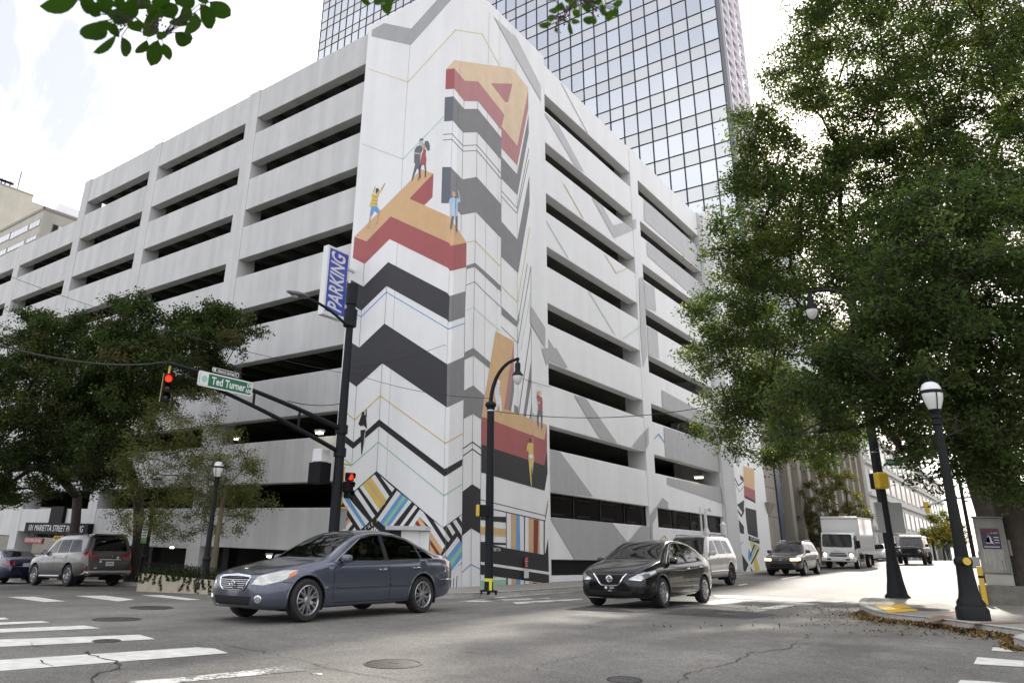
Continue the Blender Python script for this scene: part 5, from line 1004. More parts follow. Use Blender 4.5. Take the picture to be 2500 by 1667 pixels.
class Car:
    def __init__(s,name,sp,loc,yaw,label,cat):
        s.sp=sp; s.M=sp['paint']; s.root=empty(name,loc,R_(yaw),label,cat)
        x,y=loc[0],loc[1]; c,si=math.cos(R_(yaw)),math.sin(R_(yaw)); e=1.2
        pit=math.atan2(float(g(x+c*e,y+si*e))-float(g(x-c*e,y-si*e)),2*e); rol=math.atan2(float(g(x-si*.7,y+c*.7))-float(g(x+si*.7,y-c*.7)),1.4)
        s.root.rotation_euler=(rol,-pit,R_(yaw)); sc=sp.get('scale',1.); s.root.scale=(sc,)*3
        s.shell(); 
    def shell(s):
        sp=s.sp; kt,kb,kw,kl=[K(sp[k]) for k in ('top','belt','wide','low')]
        xs=sorted({p[0] for p in kt}|{p[0] for p in kw}|set(np.linspace(kt[-1][0],kt[0][0],sp.get('n',56)).round(3)),reverse=True)
        xx=[xs[0]]
        for q in xs[1:]:
            if xx[-1]-q>.012 or q==xs[-1]: xx.append(q)
        xx=np.array(xx); f=lambda k: pchip([p[0] for p in k],[p[1] for p in k],xx)
        zt,zb,w,zl=f(kt),f(kb),f(kw),f(kl); tb=sp.get('tumble',.42); ef=sp.get('edge',.82); sh=sp.get('step',.925); crown=sp.get('crown',1.)
        rings=[]
        for i in range(len(xx)):
            T,B,Wd,L=zt[i],min(zb[i],zt[i]-.012),w[i],zl[i]; h=T-B; H=B-L
            y8=Wd*sh; yE=max(.12,y8-.02-tb*h*ef)
            if sp.get('boxy'): yE=max(.12,y8-.01-tb*h)
            r=[(0,L),(Wd*.80,L),(Wd*.93,L+.03),(Wd*.985,L+.17*H),(Wd*1.0,L+.36*H),(Wd*1.0,L+.60*H),(Wd*.992,L+.80*H),(Wd*(.965+.02*(sh>.94)),B-.02*min(1,H*3)),(y8,B+.012)]
            zE=B+ef*h
            for t in (.3,.65,.93): r.append((y8+(yE-y8)*t,B+.012+(zE-B-.012)*t))
            r+=[(yE-.012,B+(ef+(1-ef)*.25)*h),(yE*.94-.01,B+(ef+(1-ef)*.62)*h),(yE*.78,B+(ef+(1-ef)*.86)*h),(yE*.42,B+(ef+(1-ef)*.97)*h),(0,T)]
            rings.append(r)
        m=len(rings[0]); vs=[];fs=[]
        for i,r in enumerate(rings):
            full=[(y,z) for y,z in r]+[(-y,z) for y,z in r[-2:0:-1]]
            vs+=[(xx[i],y,z) for y,z in full]
        n=2*m-2
        for i in range(len(xx)-1):
            for j in range(n): fs.append((i*n+j,i*n+(j+1)%n,(i+1)*n+(j+1)%n,(i+1)*n+j))
        fs.append(tuple(range(n-1,-1,-1))); fs.append(tuple((len(xx)-1)*n+j for j in range(n)))
        me=bpy.data.meshes.new('tmp'); me.from_pydata(vs,[],fs); s.bm=bmesh.new(); s.bm.from_mesh(me); bpy.data.meshes.remove(me)
        bmesh.ops.triangulate(s.bm,faces=[f for f in s.bm.faces if len(f.verts)>4]); bmesh.ops.recalc_face_normals(s.bm,faces=s.bm.faces[:]); s.bm.normal_update()
        s.src=s.bm.copy(); s.bvh=BVHTree.FromBMesh(s.src)
    @staticmethod
    def planes(U,V,poly):
        n=len(poly); a=sum(poly[i][0]*poly[(i+1)%n][1]-poly[(i+1)%n][0]*poly[i][1] for i in range(n))
        if a<0: poly=poly[::-1]
        r=[]
        for i in range(n):
            p,q=poly[i],poly[(i+1)%n]; ex,ey=q[0]-p[0],q[1]-p[1]; l=math.hypot(ex,ey)
            if l<1e-6: continue
            r.append((U*p[0]+V*p[1],(U*ey-V*ex)/l))
        return r
    def patch(s,name,U,V,poly,m,parent=None,dmin=.05,off=.004,test=None,solid=0):
        D=U.cross(V); b=s.src.copy(); bad=[f for f in b.faces if f.normal.dot(D)<dmin or (test and not test(f.calc_center_median()))]
        bmesh.ops.delete(b,geom=bad,context='FACES')
        for co,no in s.planes(U,V,poly):
            bmesh.ops.bisect_plane(b,geom=b.verts[:]+b.edges[:]+b.faces[:],plane_co=co,plane_no=no,clear_outer=True)
        if not b.faces: b.free(); return None
        b.normal_update(); no={v:v.normal.copy() for v in b.verts}
        for v in b.verts: v.co+=no[v]*off
        me=bpy.data.meshes.new(name); b.to_mesh(me); b.free(); me.materials.append(m); me.polygons.foreach_set('use_smooth',[True]*len(me.polygons)); o=link(name,me,parent or s.root)
        if solid: md=o.modifiers.new('s','SOLIDIFY'); md.thickness=solid; md.offset=1
        return o
    def hole(s,U,V,poly,test):
        b=s.bm; pts=[p for p in poly]; pl=s.planes(U,V,poly)
        lo=[min(p[k] for p in poly)-.02 for k in (0,1)]; hi=[max(p[k] for p in poly)+.02 for k in (0,1)]
        def near(f):
            if not test(f): return False
            us=[v.co.dot(U) for v in f.verts]; vs=[v.co.dot(V) for v in f.verts]; return max(us)>lo[0] and min(us)<hi[0] and max(vs)>lo[1] and min(vs)<hi[1]
        for co,no in pl:
            fs=[f for f in b.faces if near(f)]; ge=set(fs)
            for f in fs: ge.update(f.edges); ge.update(f.verts)
            bmesh.ops.bisect_plane(b,geom=list(ge),plane_co=co,plane_no=no)
        b.normal_update()
        kill=[f for f in b.faces if near(f) and all((f.calc_center_median()-co).dot(no)<1e-5 for co,no in pl)]
        bmesh.ops.delete(b,geom=kill,context='FACES')
    SX,SZ=Vector((1,0,0)),Vector((0,0,1))
    def side(s,name,poly,m,hole=False,off=.003,both=True,parent=None,ymin=.2,solid=0):
        r=[]
        for sg in ((1,-1) if both else (1,)):
            U=Vector((-sg,0,0)); P=[(-sg*x,z) for x,z in poly]
            if hole: s.hole(U,s.SZ,P,lambda f: f.normal.y*sg>.15 and f.calc_center_median().y*sg>ymin)
            r.append(s.patch(name,U,s.SZ,P,m,parent,.12,off,lambda c: c.y*sg>ymin,solid))
        return r
    def front(s,name,poly,m,sg=1,off=.004,solid=0,dmin=.05,az=0,parent=None,mirror=False):
        out=[]
        for q in ((1,-1) if mirror else (1,)):
            a=R_(az*q); D=Vector((sg*math.cos(a),math.sin(a),0)); U=s.SZ.cross(D); V=s.SZ
            P=[(x*q*1.0,z) for x,z in poly] if True else poly
            out.append(s.patch(name,U,V,P,m,parent,dmin,off,lambda c: c.x*sg>0,solid))
        return out
    def topglass(s,name,poly,m):
        U,V=Vector((1,0,0)),Vector((0,1,0)); s.hole(U,V,poly,lambda f: f.normal.z>.12 and f.calc_center_median().z>s.sp['gz']); return s.patch(name,U,V,poly,m,None,.12,.002,lambda c: c.z>s.sp['gz'])
    def cast(s,o,d):
        h=s.bvh.ray_cast(Vector(o),Vector(d)); return h[0],h[1]
    def yside(s,x,z,sg=1):
        p,n=s.cast((x,sg*2.5,z),(0,-sg,0)); return (p.y,n) if p else (sg*.85,Vector((0,sg,0)))
    def ribbon(s,name,pts,w,m,off=.003,view='side',both=True,round_=0,parent=None):
        for sg in ((1,-1) if both else (1,)):
            P=[];Nn=[]
            for a,b in zip(pts,pts[1:]):
                k=max(1,int(math.dist(a,b)/.05))
                for i in range(k): 
                    t=i/k; P.append((a[0]+(b[0]-a[0])*t,a[1]+(b[1]-a[1])*t))
            P.append(pts[-1]); Q=[]
            for a,z in P:
                if view=='side': p,n=s.cast((a,sg*2.5,z),(0,-sg,0))
                elif view=='front': p,n=s.cast((4,a*sg,z),(-1,0,0))
                elif view=='rear': p,n=s.cast((-4,a*sg,z),(1,0,0))
                elif view=='top': p,n=s.cast((a,z*sg,4),(0,0,-1))
                if p: Q.append(p+n*off); Nn.append(n)
            if len(Q)<2: continue
            mb=MB()
            if round_: mb.tube([q[:] for q in Q],w/2,6)
            else:
                vs=[]
                for i,q in enumerate(Q):
                    d=(Q[min(i+1,len(Q)-1)]-Q[max(i-1,0)]); t=d.cross(Nn[i]); t=t.normalized() if t.length>1e-6 else Vector((0,0,1)); vs+=[q+t*w/2,q-t*w/2]
                mb.add(vs,[(2*i,2*i+1,2*i+3,2*i+2) for i in range(len(Q)-1)])
            mb.build(name,m,parent or s.root,40)
    def arches(s,axles,r,gap=.055,lip=True):
        s.rw=r
        for xa in axles:
            ra=r+gap; n=26; poly=[(xa+ra*math.cos(2*math.pi*i/n),r+ra*math.sin(2*math.pi*i/n)) for i in range(n)]
            for sg in (1,-1):
                U=Vector((-sg,0,0)); P=[(-sg*x,z) for x,z in poly]
                ymin=.52*max(p[1] for p in K(s.sp['wide'])); s.hole(U,s.SZ,P,lambda f: f.calc_center_median().y*sg>ymin)
                yo,_=s.yside(xa,r+ra+.03,sg); mb=MB(); vs=[]; k=20
                for i in range(k+1):
                    a=R_(-25+230*i/k); vs+=[(xa+ra*math.cos(a)*.995,sg*.5,r+ra*math.sin(a)*.995),(xa+ra*math.cos(a)*.995,yo-sg*.005,r+ra*math.sin(a)*.995)]
                mb.add(vs,[(2*i,2*i+1,2*i+3,2*i+2) for i in range(k)]); c0=len(mb.v); mb.add([(xa+ra*math.cos(R_(-25+230*i/k)),sg*.5,r+ra*math.sin(R_(-25+230*i/k))) for i in range(k+1)],[tuple(range(k+1))]); mb.build('wheel_well',M_UND,s.root)
                if lip:
                    pts=[]
                    for i in range(25):
                        a=R_(-12+204*i/24); x,z=xa+(ra+.012)*math.cos(a),r+(ra+.012)*math.sin(a); p,nn=s.cast((x,sg*2.5,z),(0,-sg,0))
                        if p and abs(p.y)>.5: pts.append((x-(.006*math.cos(a)),p.y-sg*.004,z-.006*math.sin(a)))
                    if len(pts)>3: mb=MB(); mb.tube(pts,s.sp.get('lip',.016),7); mb.build('arch_lip',s.sp.get('lipmat',s.M),s.root,60)
    def wheels(s,axles,track,r,rim,spokes,m=M_ALLOY,double=False,wdt=.215,label=None):
        for xa in axles:
            for sg in (1,-1):
                y=sg*track/2; T=Matrix.Translation((xa,y,r))@Matrix.Rotation(R_(-90*sg),4,'X'); h=wdt/2
                mb=MB(); mb.lathe([(rim,-h),(rim+.02,-h-.004),(r-.03,-h-.004),(r-.008,-h+.03),(r,-h+.06),(r,h-.06),(r-.008,h-.03),(r-.03,h+.004),(rim+.02,h+.004),(rim,h),(rim-.02,h-.03),(rim-.02,-h+.03)],40,M=T); tw=mb.build('wheel',M_TYRE,s.root,35)
                mb=MB(); q=[(rim+.004,h-.004),(rim-.012,h+.004),(rim-.03,h-.02),(rim-.035,-h*.2)]
                k=36; vs=[]; 
                for rr_,zz_ in q:
                    for j in range(k): a=2*math.pi*j/k; vs.append(T@Vector((rr_*math.cos(a),rr_*math.sin(a),zz_)))
                mb.add(vs,[(i*k+j,i*k+(j+1)%k,(i+1)*k+(j+1)%k,(i+1)*k+j) for i in range(3) for j in range(k)]); mb.build('rim',m,tw,40)
                mb=MB(); mb.lathe([(rim*.72,-.02),(rim*.72,.0),(.05,.0)],24,M=T); mb.build('brake_disc',M_DISC,tw,30)
                mb=MB(); mb.lathe([(rim-.03,-h*.3),(rim-.03,-h*.28),(.02,-h*.27)],24,M=T); mb.build('barrel_back',M_UND,tw,30)
                mb=MB(); mb.lathe([(.075,h-.06),(.07,h-.02),(.035,h-.012),(.032,h-.006),(.002,h-.004)],18,M=T); mb.build('hub',m,tw,40)
                for k in range(spokes):
                    for dd in ((-.13,.13) if double else (0,)):
                        a=2*math.pi*k/spokes+dd*.9; w0,w1=(.028,.016) if double else (.042,.026)
                        if spokes>8: w0,w1=.022,.013
                        ca,sa=math.cos(a),math.sin(a); d=np.array([ca,sa]); nn=np.array([-sa,ca]); a2=2*math.pi*k/spokes+dd*(1.5 if double else 0); d2=np.array([math.cos(a2),math.sin(a2)])
                        A=d*.045; B_=d2*(rim-.015); v=[]
                        for (c,w,zt,zb_) in ((A,w0,h-.02,h-.06),(d*rim*.5,(w0+w1)/2*1.0,h-.010,h-.05),(B_,w1*1.25,h-.012,h-.06)):
                            for z,ww in ((zb_,w),(zt,w*.7)): v+=[T@Vector((*(c+nn*ww),z)),T@Vector((*(c-nn*ww),z))]
                        mb=MB(); f=[]
                        for i in (0,4): f+=[(i,i+4,i+6,i+2),(i+1,i+3,i+7,i+5),(i+2,i+6,i+7,i+3),(i,i+1,i+5,i+4)]
                        mb.add(v,f+[(8,9,11,10)]); mb.build('spoke',m,tw)
    def mirror(s,x,z,y,m=None,w=.20,h=.14):
        for sg in (1,-1):
            mb=MB(); mb.rbox((x-.06,min(sg*y,sg*(y+w)),z-h/2),(x+.07,max(sg*y,sg*(y+w)),z+h/2),.05,seg=3); o=mb.build('wing_mirror',m or s.M,s.root,50)
            mb=MB(); mb.box((x-.064,min(sg*(y+.02),sg*(y+w-.02)),z-h/2+.02),(x-.061,max(sg*(y+.02),sg*(y+w-.02)),z+h/2-.02)); mb.build('mirror_glass',M_CHR,o)
            mb=MB(); mb.tube([(x,sg*(y+.06),z-h*.3),(x+.04,sg*(y-.08),z-h*.55)],.022,6); mb.build('mirror_stalk',M_PLAS,o,40)
    def handle(s,x,z,m=M_CHR,L=.19,both=True):
        for sg in (1,-1):
            y,n=s.yside(x,z,sg); mb=MB(); y0,y1=sorted((y+sg*.012,y+sg*.04)); mb.rbox((x-L/2,y0,z-.015),(x+L/2,y1,z+.015),.008); mb.build('door_handle',m,s.root,40)
            mb=MB(); T=Matrix.Translation((x,y,z-.012))@Matrix.Rotation(R_(-90*sg),4,'X'); mb.lathe([(.05,.001),(.05,.003),(.01,.004)],16,M=T); mb.build('handle_cup',s.M,s.root)
    def seats(s,xs,zf,yy=.36,hgt=.62,head=True):
        for (x,kind) in xs:
            for sg in (1,-1):
                mb=MB(); T=Matrix.Translation((x,sg*yy,zf))@Matrix.Rotation(R_(-14),4,'Y'); mb.rbox((-.10,-.24,0),(.06,.24,hgt),.05,M=T); mb.rbox((-.02,-.25,-.02),(.5,.25,.14),.05,M=Matrix.Translation((x,sg*yy,zf))); o=mb.build('seat',M_SEAT,s.root,50); 
                if head: mb=MB(); mb.rbox((-.09,-.13,hgt+.04),(.03,.13,hgt+.24),.05,M=T); mb.build('headrest',M_SEAT,o,50)
    def steering(s,x,y,z):
        mb=MB(); T=Matrix.Translation((x,y,z))@Matrix.Rotation(R_(65),4,'Y'); pts=[T@Vector((.18*math.cos(a),.18*math.sin(a),0)) for a in np.linspace(0,2*math.pi,20)]; mb.tube(pts,.016,6,cap=False); mb.tube([T@Vector((-.18,0,0)),T@Vector((.18,0,0))],.02,6); mb.build('steering_wheel',M_PLAS,s.root,50)
    def finish(s,floor=.42,fx=None,fy=.72,dash=None):
        me=bpy.data.meshes.new('body'); s.bm.to_mesh(me); me.materials.append(s.M); me.polygons.foreach_set('use_smooth',[True]*len(me.polygons)); me.set_sharp_from_angle(angle=R_(s.sp.get('sharp',38))); o=link('body',me,s.root); s.bm.free(); s.src.free()
        if fx: part('cabin_floor',M_UND,s.root,lambda mb: mb.box((fx[0],-fy,floor-.05),(fx[1],fy,floor)))
        if dash: part('dashboard',M_PLAS,s.root,lambda mb: mb.rbox((dash[0]-.25,-fy,floor+.2),(dash[0]+.12,fy,dash[1]),.05))
        return s.root
def cz(x,y): return (float(x),float(y),float(g(x,y)))
def plate(c,x,y,z,w,h,m,sg,texts=(),tm=None,az=0,wd=.015):
    o=part('number_plate',m,c.root,lambda mb: mb.rbox(*( ((x,y-w/2,z-h/2),(x+wd,y+w/2,z+h/2)) if sg>0 else ((x-wd,y-w/2,z-h/2),(x,y+w/2,z+h/2)) ),.006))
    for (t,sz,dy,dz,sx) in texts:
        T=Matrix(((0,0,sg,x+sg*(wd+.002)),(sg,0,0,y+dy*sg),(0,1,0,z+dz),(0,0,0,1))); text('plate_lettering',t,sz,tm or M_BLK,o,T,sx=sx)
    return o
# ---------------------------------------------------------------- slate blue saloon in front
SED=dict(paint=paint('slate_blue_paint',(.078,.088,.120),.5,.28),gz=.9,scale=1.03,tumble=.44,
 top='2.31,.56 2.29,.66 2.22,.725 2.05,.775 1.6,.875 1.2,.945 .98,.985 .80,1.075 .45,1.275 .12,1.425 -.15,1.485 -.45,1.505 -.85,1.475 -1.15,1.41 -1.5,1.275 -1.9,1.12 -2.0,1.09 -2.35,1.065 -2.53,1.03 -2.59,.92 -2.61,.78',
 belt='2.31,.53 2.25,.62 2.05,.70 1.6,.79 1.2,.85 .95,.885 0,.925 -1.0,.955 -1.7,.985 -2.2,.985 -2.5,.95 -2.61,.74',
 wide='2.31,.52 2.28,.63 2.2,.72 2.0,.81 1.7,.865 1.3,.89 0,.895 -1.4,.90 -2.0,.87 -2.35,.80 -2.53,.72 -2.59,.66 -2.61,.58',
 low='2.31,.30 2.22,.22 1.9,.19 0,.20 -1.8,.22 -2.3,.27 -2.61,.40')
ci=cz(4.01,-8.48)
c=Car('blue_saloon_car',SED,ci,-91.6,'slate blue saloon car crossing the intersection in the foreground','car')
c.arches((1.45,-1.45),.335); 
FW=[(.74,.945),(.06,1.325),(-.22,1.392),(-.42,1.402),(-.42,.965)]; RW=[(-.53,.968),(-.53,1.402),(-.85,1.385),(-1.12,1.33),(-1.33,1.245),(-1.42,.995)]; QW=[(-1.47,.998),(-1.40,1.205),(-1.62,1.105),(-1.78,1.015),(-1.76,1.0)]
for p,m in ((FW,M_WIN),(RW,M_WIN),(QW,M_WIN)): c.side('side_window',p,m,True)
c.side('door_pillar',[(-.425,.966),(-.425,1.404),(-.525,1.404),(-.525,.968)],M_PLAS,off=.004)
c.topglass('windscreen',[(.93,.66),(.13,.55),(.13,-.55),(.93,-.66)],M_SHIELD); c.topglass('rear_window',[(-1.20,.52),(-1.88,.60),(-1.88,-.60),(-1.20,-.52)],M_WIN)
tr_=[(.84,.925),(.76,.955),(.05,1.345),(-.2,1.408),(-.5,1.422),(-.86,1.402),(-1.15,1.342),(-1.4,1.235),(-1.66,1.105),(-1.83,1.012),(-1.79,.985),(-1.4,.978),(-.5,.952),(.84,.925)]
c.ribbon('window_trim',tr_,.022,M_CHR,.006,round_=1)
for ln in ([(.78,.90),(.88,.80),(.90,.40),(.84,.27)],[(-.48,.955),(-.52,.60),(-.50,.27)],[(-1.50,.97),(-1.47,.8),(-1.28,.55),(-1.10,.38),(-1.02,.28)],[(.84,.275),(-1.0,.275)],[(-2.0,1.05),(-2.08,.9),(-2.06,.62)],[(1.62,.60),(1.95,.62)]): c.ribbon('panel_gap',ln,.010,M_GAP,.002)
c.ribbon('hood_gap',[(2.15,.52),(1.7,.66),(1.2,.71),(.98,.70)],.010,M_GAP,.002,'top'); c.ribbon('side_moulding',[(.82,.515),(-.46,.525)],.03,c.M,.008,round_=1); c.ribbon('side_moulding',[(-.54,.526),(-1.12,.535)],.03,c.M,.008,round_=1); c.ribbon('chrome_strip',[(.82,.532),(-.46,.542)],.010,M_CHR,.018,round_=1); c.ribbon('chrome_strip',[(-.54,.543),(-1.12,.552)],.010,M_CHR,.018,round_=1)
c.ribbon('bumper_strip',[(-2.02,.60),(-2.5,.60)],.014,M_CHR,.004,round_=1)
c.handle(-.30,.80); c.handle(-1.24,.825)
for sg in (1,-1):
    y,n=c.yside(1.06,.52,sg); part('side_marker',M_ALLOY,c.root,lambda mb: mb.rbox((1.02,min(y,y+sg*.012),.505),(1.10,max(y,y+sg*.012),.535),.004))
# head lamps seen obliquely from the front corner
def lampaz(c,name,az,poly,m,off=.006,back=False):
    for q in (1,-1):
        D=Vector(((-1 if back else 1)*math.cos(R_(az)),q*math.sin(R_(az)),0)); U=c.SZ.cross(D); sgn=q
        P=[(sgn*a,z) for a,z in poly]
        c.patch(name,U,c.SZ,P,m,None,.02,off,lambda cc: cc.y*q>.0 and cc.x*(-1 if back else 1)>0)
# coordinate along U for az: for q=1,front: U = z x D = (-sin az, cos az,0)
def ua(x,y,az): return -math.sin(R_(az))*x+math.cos(R_(az))*y
def RZ(az,L): return [(-math.sin(R_(az))*x-math.cos(R_(az))*y,z) for x,y,z in L]
def LZ(az,L): return [(ua(x,y,az),z) for x,y,z in L]
lampaz(c,'headlamp',40,LZ(40,[(2.24,.42,.585),(2.12,.44,.70),(1.86,.72,.795),(1.70,.86,.80),(1.72,.87,.74),(1.95,.80,.635),(2.15,.62,.575)]),M_HLAMP,.006)
lampaz(c,'turn_lamp',40,LZ(40,[(1.80,.80,.742),(1.695,.86,.80),(1.72,.87,.735),(1.86,.83,.672)]),M_AMB,.009)
c.front('grille_opening',[(-.40,.68),(.40,.68),(.34,.55),(.27,.505),(-.27,.505),(-.34,.55)],M_UND,off=.004)
for k in range(5):
    z=.53+.03*k; w=.29+.024*k; c.ribbon('grille_slat',[(-w,z),(0,z-.006),(w,z)],.014,M_CHR,.012,'front',False,1)
c.ribbon('grille_surround',[(-.41,.682),(-.2,.697),(0,.700),(.2,.697),(.41,.682),(.345,.548),(.275,.497),(-.275,.497),(-.345,.548),(-.41,.682)],.024,M_CHR,.012,'front',False,1); c.ribbon('hood_garnish',[(-.38,.700),(0,.722),(.38,.700)],.04,M_CHR,.008,'front',False,1)
mb=MB(); pts=[Vector((0,.075*math.cos(a),.595+.042*math.sin(a))) for a in np.linspace(0,2*math.pi,24)]; mb.tube([(2.345,p.y,p.z) for p in pts],.009,6,cap=False); mb.tube([(2.345,-.03,.56),(2.345,0,.60),(2.345,.03,.56)],.009,6); mb.build('badge',M_CHR,c.root,50)
c.front('lower_intake',[(-.50,.40),(.50,.40),(.44,.27),(-.44,.27)],M_UND,off=.004); c.ribbon('intake_trim',[(-.46,.265),(0,.258),(.46,.265)],.012,M_CHR,.006,'front',False,1)
for sg in (1,-1):
    p,n=c.cast((4,sg*.63,.365),(-1,0,0)); T=Matrix.Translation(p)@n.to_track_quat('Z','Y').to_matrix().to_4x4(); mb=MB(); mb.lathe([(.062,-.02),(.062,.012),(.05,.016),(.05,-.01)],20,M=T); mb.build('fog_lamp_ring',M_CHR,c.root,40); mb=MB(); mb.lathe([(.05,-.01),(.048,.006),(.002,.012)],20,M=T); mb.build('fog_lamp',M_HLAMP2,c.root,50)
lampaz(c,'tail_lamp',45,RZ(45,[(-2.60,.52,.74),(-2.56,.50,.92),(-2.42,.74,.95),(-2.22,.80,.93),(-2.26,.82,.84),(-2.45,.76,.76)]),M_TAIL,.006,True)
c.mirror(.66,.985,.84); c.wheels((1.45,-1.45),1.57,.335,.238,7,M_ALLOY,True,.23)
c.seats(((-.35,0),(-1.25,1)),.40); c.steering(.35,.37,.86); c.finish(.40,(-1.7,1.0),dash=(.78,.93))
# driver of the blue saloon: head, shirt and arms, seen through the window
M_SKIN=mat('skin',(.36,.22,.16),.55); M_SHIRT=mat('driver_shirt',(.06,.06,.065),.8); M_HAIR=mat('dark_hair',(.012,.010,.009),.6)
def skinfig(name,parent,verts,edges,rad,m,sub=1):
    me=bpy.data.meshes.new(name); me.from_pydata(verts,edges,[]); o=link(name,me,parent); sk=o.modifiers.new('s','SKIN'); 
    if not me.skin_vertices: 
        bm=bmesh.new(); bm.from_mesh(me); bm.verts.layers.skin.verify(); bm.to_mesh(me); bm.free()
    for i,d in enumerate(me.skin_vertices[0].data): d.radius=rad[i]; d.use_root=(i==0)
    sb=o.modifiers.new('u','SUBSURF'); sb.levels=sub; sb.render_levels=sub; bpy.context.view_layer.update()
    m2=bpy.data.meshes.new_from_object(o.evaluated_get(bpy.context.evaluated_depsgraph_get())); o.modifiers.clear(); o.data=m2; m2.materials.clear(); m2.materials.append(m); m2.polygons.foreach_set('use_smooth',[True]*len(m2.polygons)); return o
def driver(car,x,y,zf,label):
    M_=car.root.matrix_basis.copy(); o=empty('person',(0,0,0),0,label,'person'); o.matrix_basis=M_@Matrix.Translation((x,y,zf))
    V=[(0,0,.02),(-.02,0,.25),(-.05,0,.45),(-.05,.17,.48),(.12,.24,.26),(.36,.14,.34),(-.05,-.17,.48),(.14,-.23,.28),(.36,-.12,.36),(-.03,0,.54),(.18,.12,.03),(.18,-.12,.03),(.50,.13,.06),(.50,-.13,.06)]
    E=[(0,1),(1,2),(2,3),(3,4),(4,5),(2,6),(6,7),(7,8),(2,9),(0,10),(0,11),(10,12),(11,13)]; Rr=[(.15,.13),(.16,.12),(.17,.11),(.075,.075),(.05,.05),(.035,.035),(.075,.075),(.05,.05),(.035,.035),(.055,.055),(.09,.09),(.09,.09),(.07,.07),(.07,.07)]
    skinfig('body',o,V,E,Rr,M_SHIRT)
    mb=MB(); n=14; 
    prof=[(.001,-.125),(.05,-.115),(.072,-.07),(.085,0),(.082,.06),(.06,.11),(.001,.125)]
    mb.lathe(prof,16,M=Matrix.Translation((0.0,0,.70))@Matrix.Diagonal((1.15,.92,1,1))); mb.add([(.09,-.018,.70),(.125,0,.675),(.09,.018,.70),(.09,0,.735)],[(0,1,3),(1,2,3),(0,2,1)]); mb.build('head',M_SKIN,o,70)
    mb=MB(); mb.lathe([(.093,-.02),(.094,.04),(.07,.12),(.001,.14)],16,M=Matrix.Translation((-.015,0,.70))@Matrix.Diagonal((1.14,.96,1,1))); mb.build('hair',M_HAIR,o,60)
    for s_ in (.14,-.12):
        z=.34+(.02 if s_<0 else 0); mb=MB(); mb.rbox((.35,s_-.035,z-.03),(.43,s_+.035,z+.03),.02)
        for k in range(4): mb.tube([(.42,s_-.028+k*.019,z+.02),(.47,s_-.028+k*.019,z+.02-.01*k*.3),(.475,s_-.028+k*.019,z-.02)],.009,5)
        mb.tube([(.37,s_+.035,z),(.41,s_+.05,z+.03),(.44,s_+.04,z+.035)],.010,5); tag(mb.build('hand',M_SKIN,o,60),kind=None)
driver(c,-.28,.37,.47,'driver in a dark shirt at the wheel of the slate blue saloon')
def rearglass(c,name,poly,m,sg=-1,zmin=.8):
    D=Vector((sg,0,0)); U=c.SZ.cross(D); P=[(-sg*y*-1,z) for y,z in poly]
    c.hole(U,c.SZ,P,lambda f: f.normal.x*sg>.12 and f.calc_center_median().x*sg>0 and f.calc_center_median().z>zmin); return c.patch(name,U,c.SZ,P,m,None,.1,.003,lambda q: q.x*sg>0 and q.z>zmin)
# ---------------------------------------------------------------- black saloon
BLK=dict(paint=paint('black_paint',(.004,.004,.005),.0,.2),gz=.9,scale=1.02,tumble=.44,
 top='2.27,.58 2.25,.67 2.18,.745 2.0,.815 1.6,.915 1.25,.985 1.10,1.015 .90,1.11 .5,1.325 .22,1.43 -.1,1.485 -.4,1.495 -.8,1.47 -1.1,1.42 -1.45,1.31 -1.78,1.16 -1.9,1.115 -2.15,1.09 -2.30,1.05 -2.35,.93 -2.36,.80',
 belt='2.27,.55 2.2,.66 2.0,.74 1.6,.83 1.2,.885 .9,.91 0,.945 -1.0,.985 -1.6,1.01 -2.1,1.01 -2.28,.96 -2.36,.77',
 wide='2.27,.50 2.23,.64 2.12,.75 1.9,.83 1.6,.865 1.2,.875 0,.88 -1.35,.88 -1.85,.85 -2.15,.79 -2.3,.72 -2.36,.60',
 low='2.27,.30 2.18,.22 1.8,.20 0,.21 -1.7,.23 -2.1,.28 -2.36,.40')
cn=cz(7.0,-.5)
c=Car('black_saloon_car',BLK,cn,-89.5,'black saloon car waiting in front of the mural, right of the blue saloon','car'); c.arches((1.35,-1.35),.325)
for p in ([(.86,.955),(.20,1.335),(-.05,1.39),(-.35,1.40),(-.35,.97)],[(-.44,.975),(-.44,1.40),(-.75,1.385),(-1.05,1.335),(-1.22,1.28),(-1.30,1.01)],[(-1.35,1.015),(-1.28,1.25),(-1.5,1.165),(-1.66,1.035)]): c.side('side_window',p,M_WIN,True)
c.side('door_pillar',[(-.353,.97),(-.353,1.402),(-.437,1.402),(-.437,.973)],M_PLAS,off=.004)
c.topglass('windscreen',[(1.04,.66),(.24,.54),(.24,-.54),(1.04,-.66)],M_SHIELD); c.topglass('rear_window',[(-1.12,.52),(-1.74,.60),(-1.74,-.60),(-1.12,-.52)],M_WIN)
c.ribbon('window_trim',[(.93,.935),(.18,1.352),(-.06,1.408),(-.4,1.418),(-.76,1.402),(-1.07,1.352),(-1.3,1.27),(-1.52,1.18),(-1.7,1.03)],.014,M_CHR,.005,round_=1)
for ln in ([(.92,.92),(.98,.80),(.98,.42),(.9,.29)],[(-.40,.965),(-.44,.6),(-.42,.29)],[(-1.36,.99),(-1.34,.85),(-1.15,.55),(-.98,.38),(-.93,.29)],[(.9,.295),(-.93,.295)]): c.ribbon('panel_gap',ln,.010,M_GAP,.002)
c.ribbon('hood_gap',[(2.12,.5),(1.7,.64),(1.2,.70)],.010,M_GAP,.002,'top'); c.ribbon('body_crease',[(1.7,.80),(.9,.80),(0,.79),(-1.2,.85),(-2.0,.9)],.012,c.M,.004,round_=1); c.handle(-.24,.83,M_CHR,.17); c.handle(-1.12,.86,M_CHR,.17)
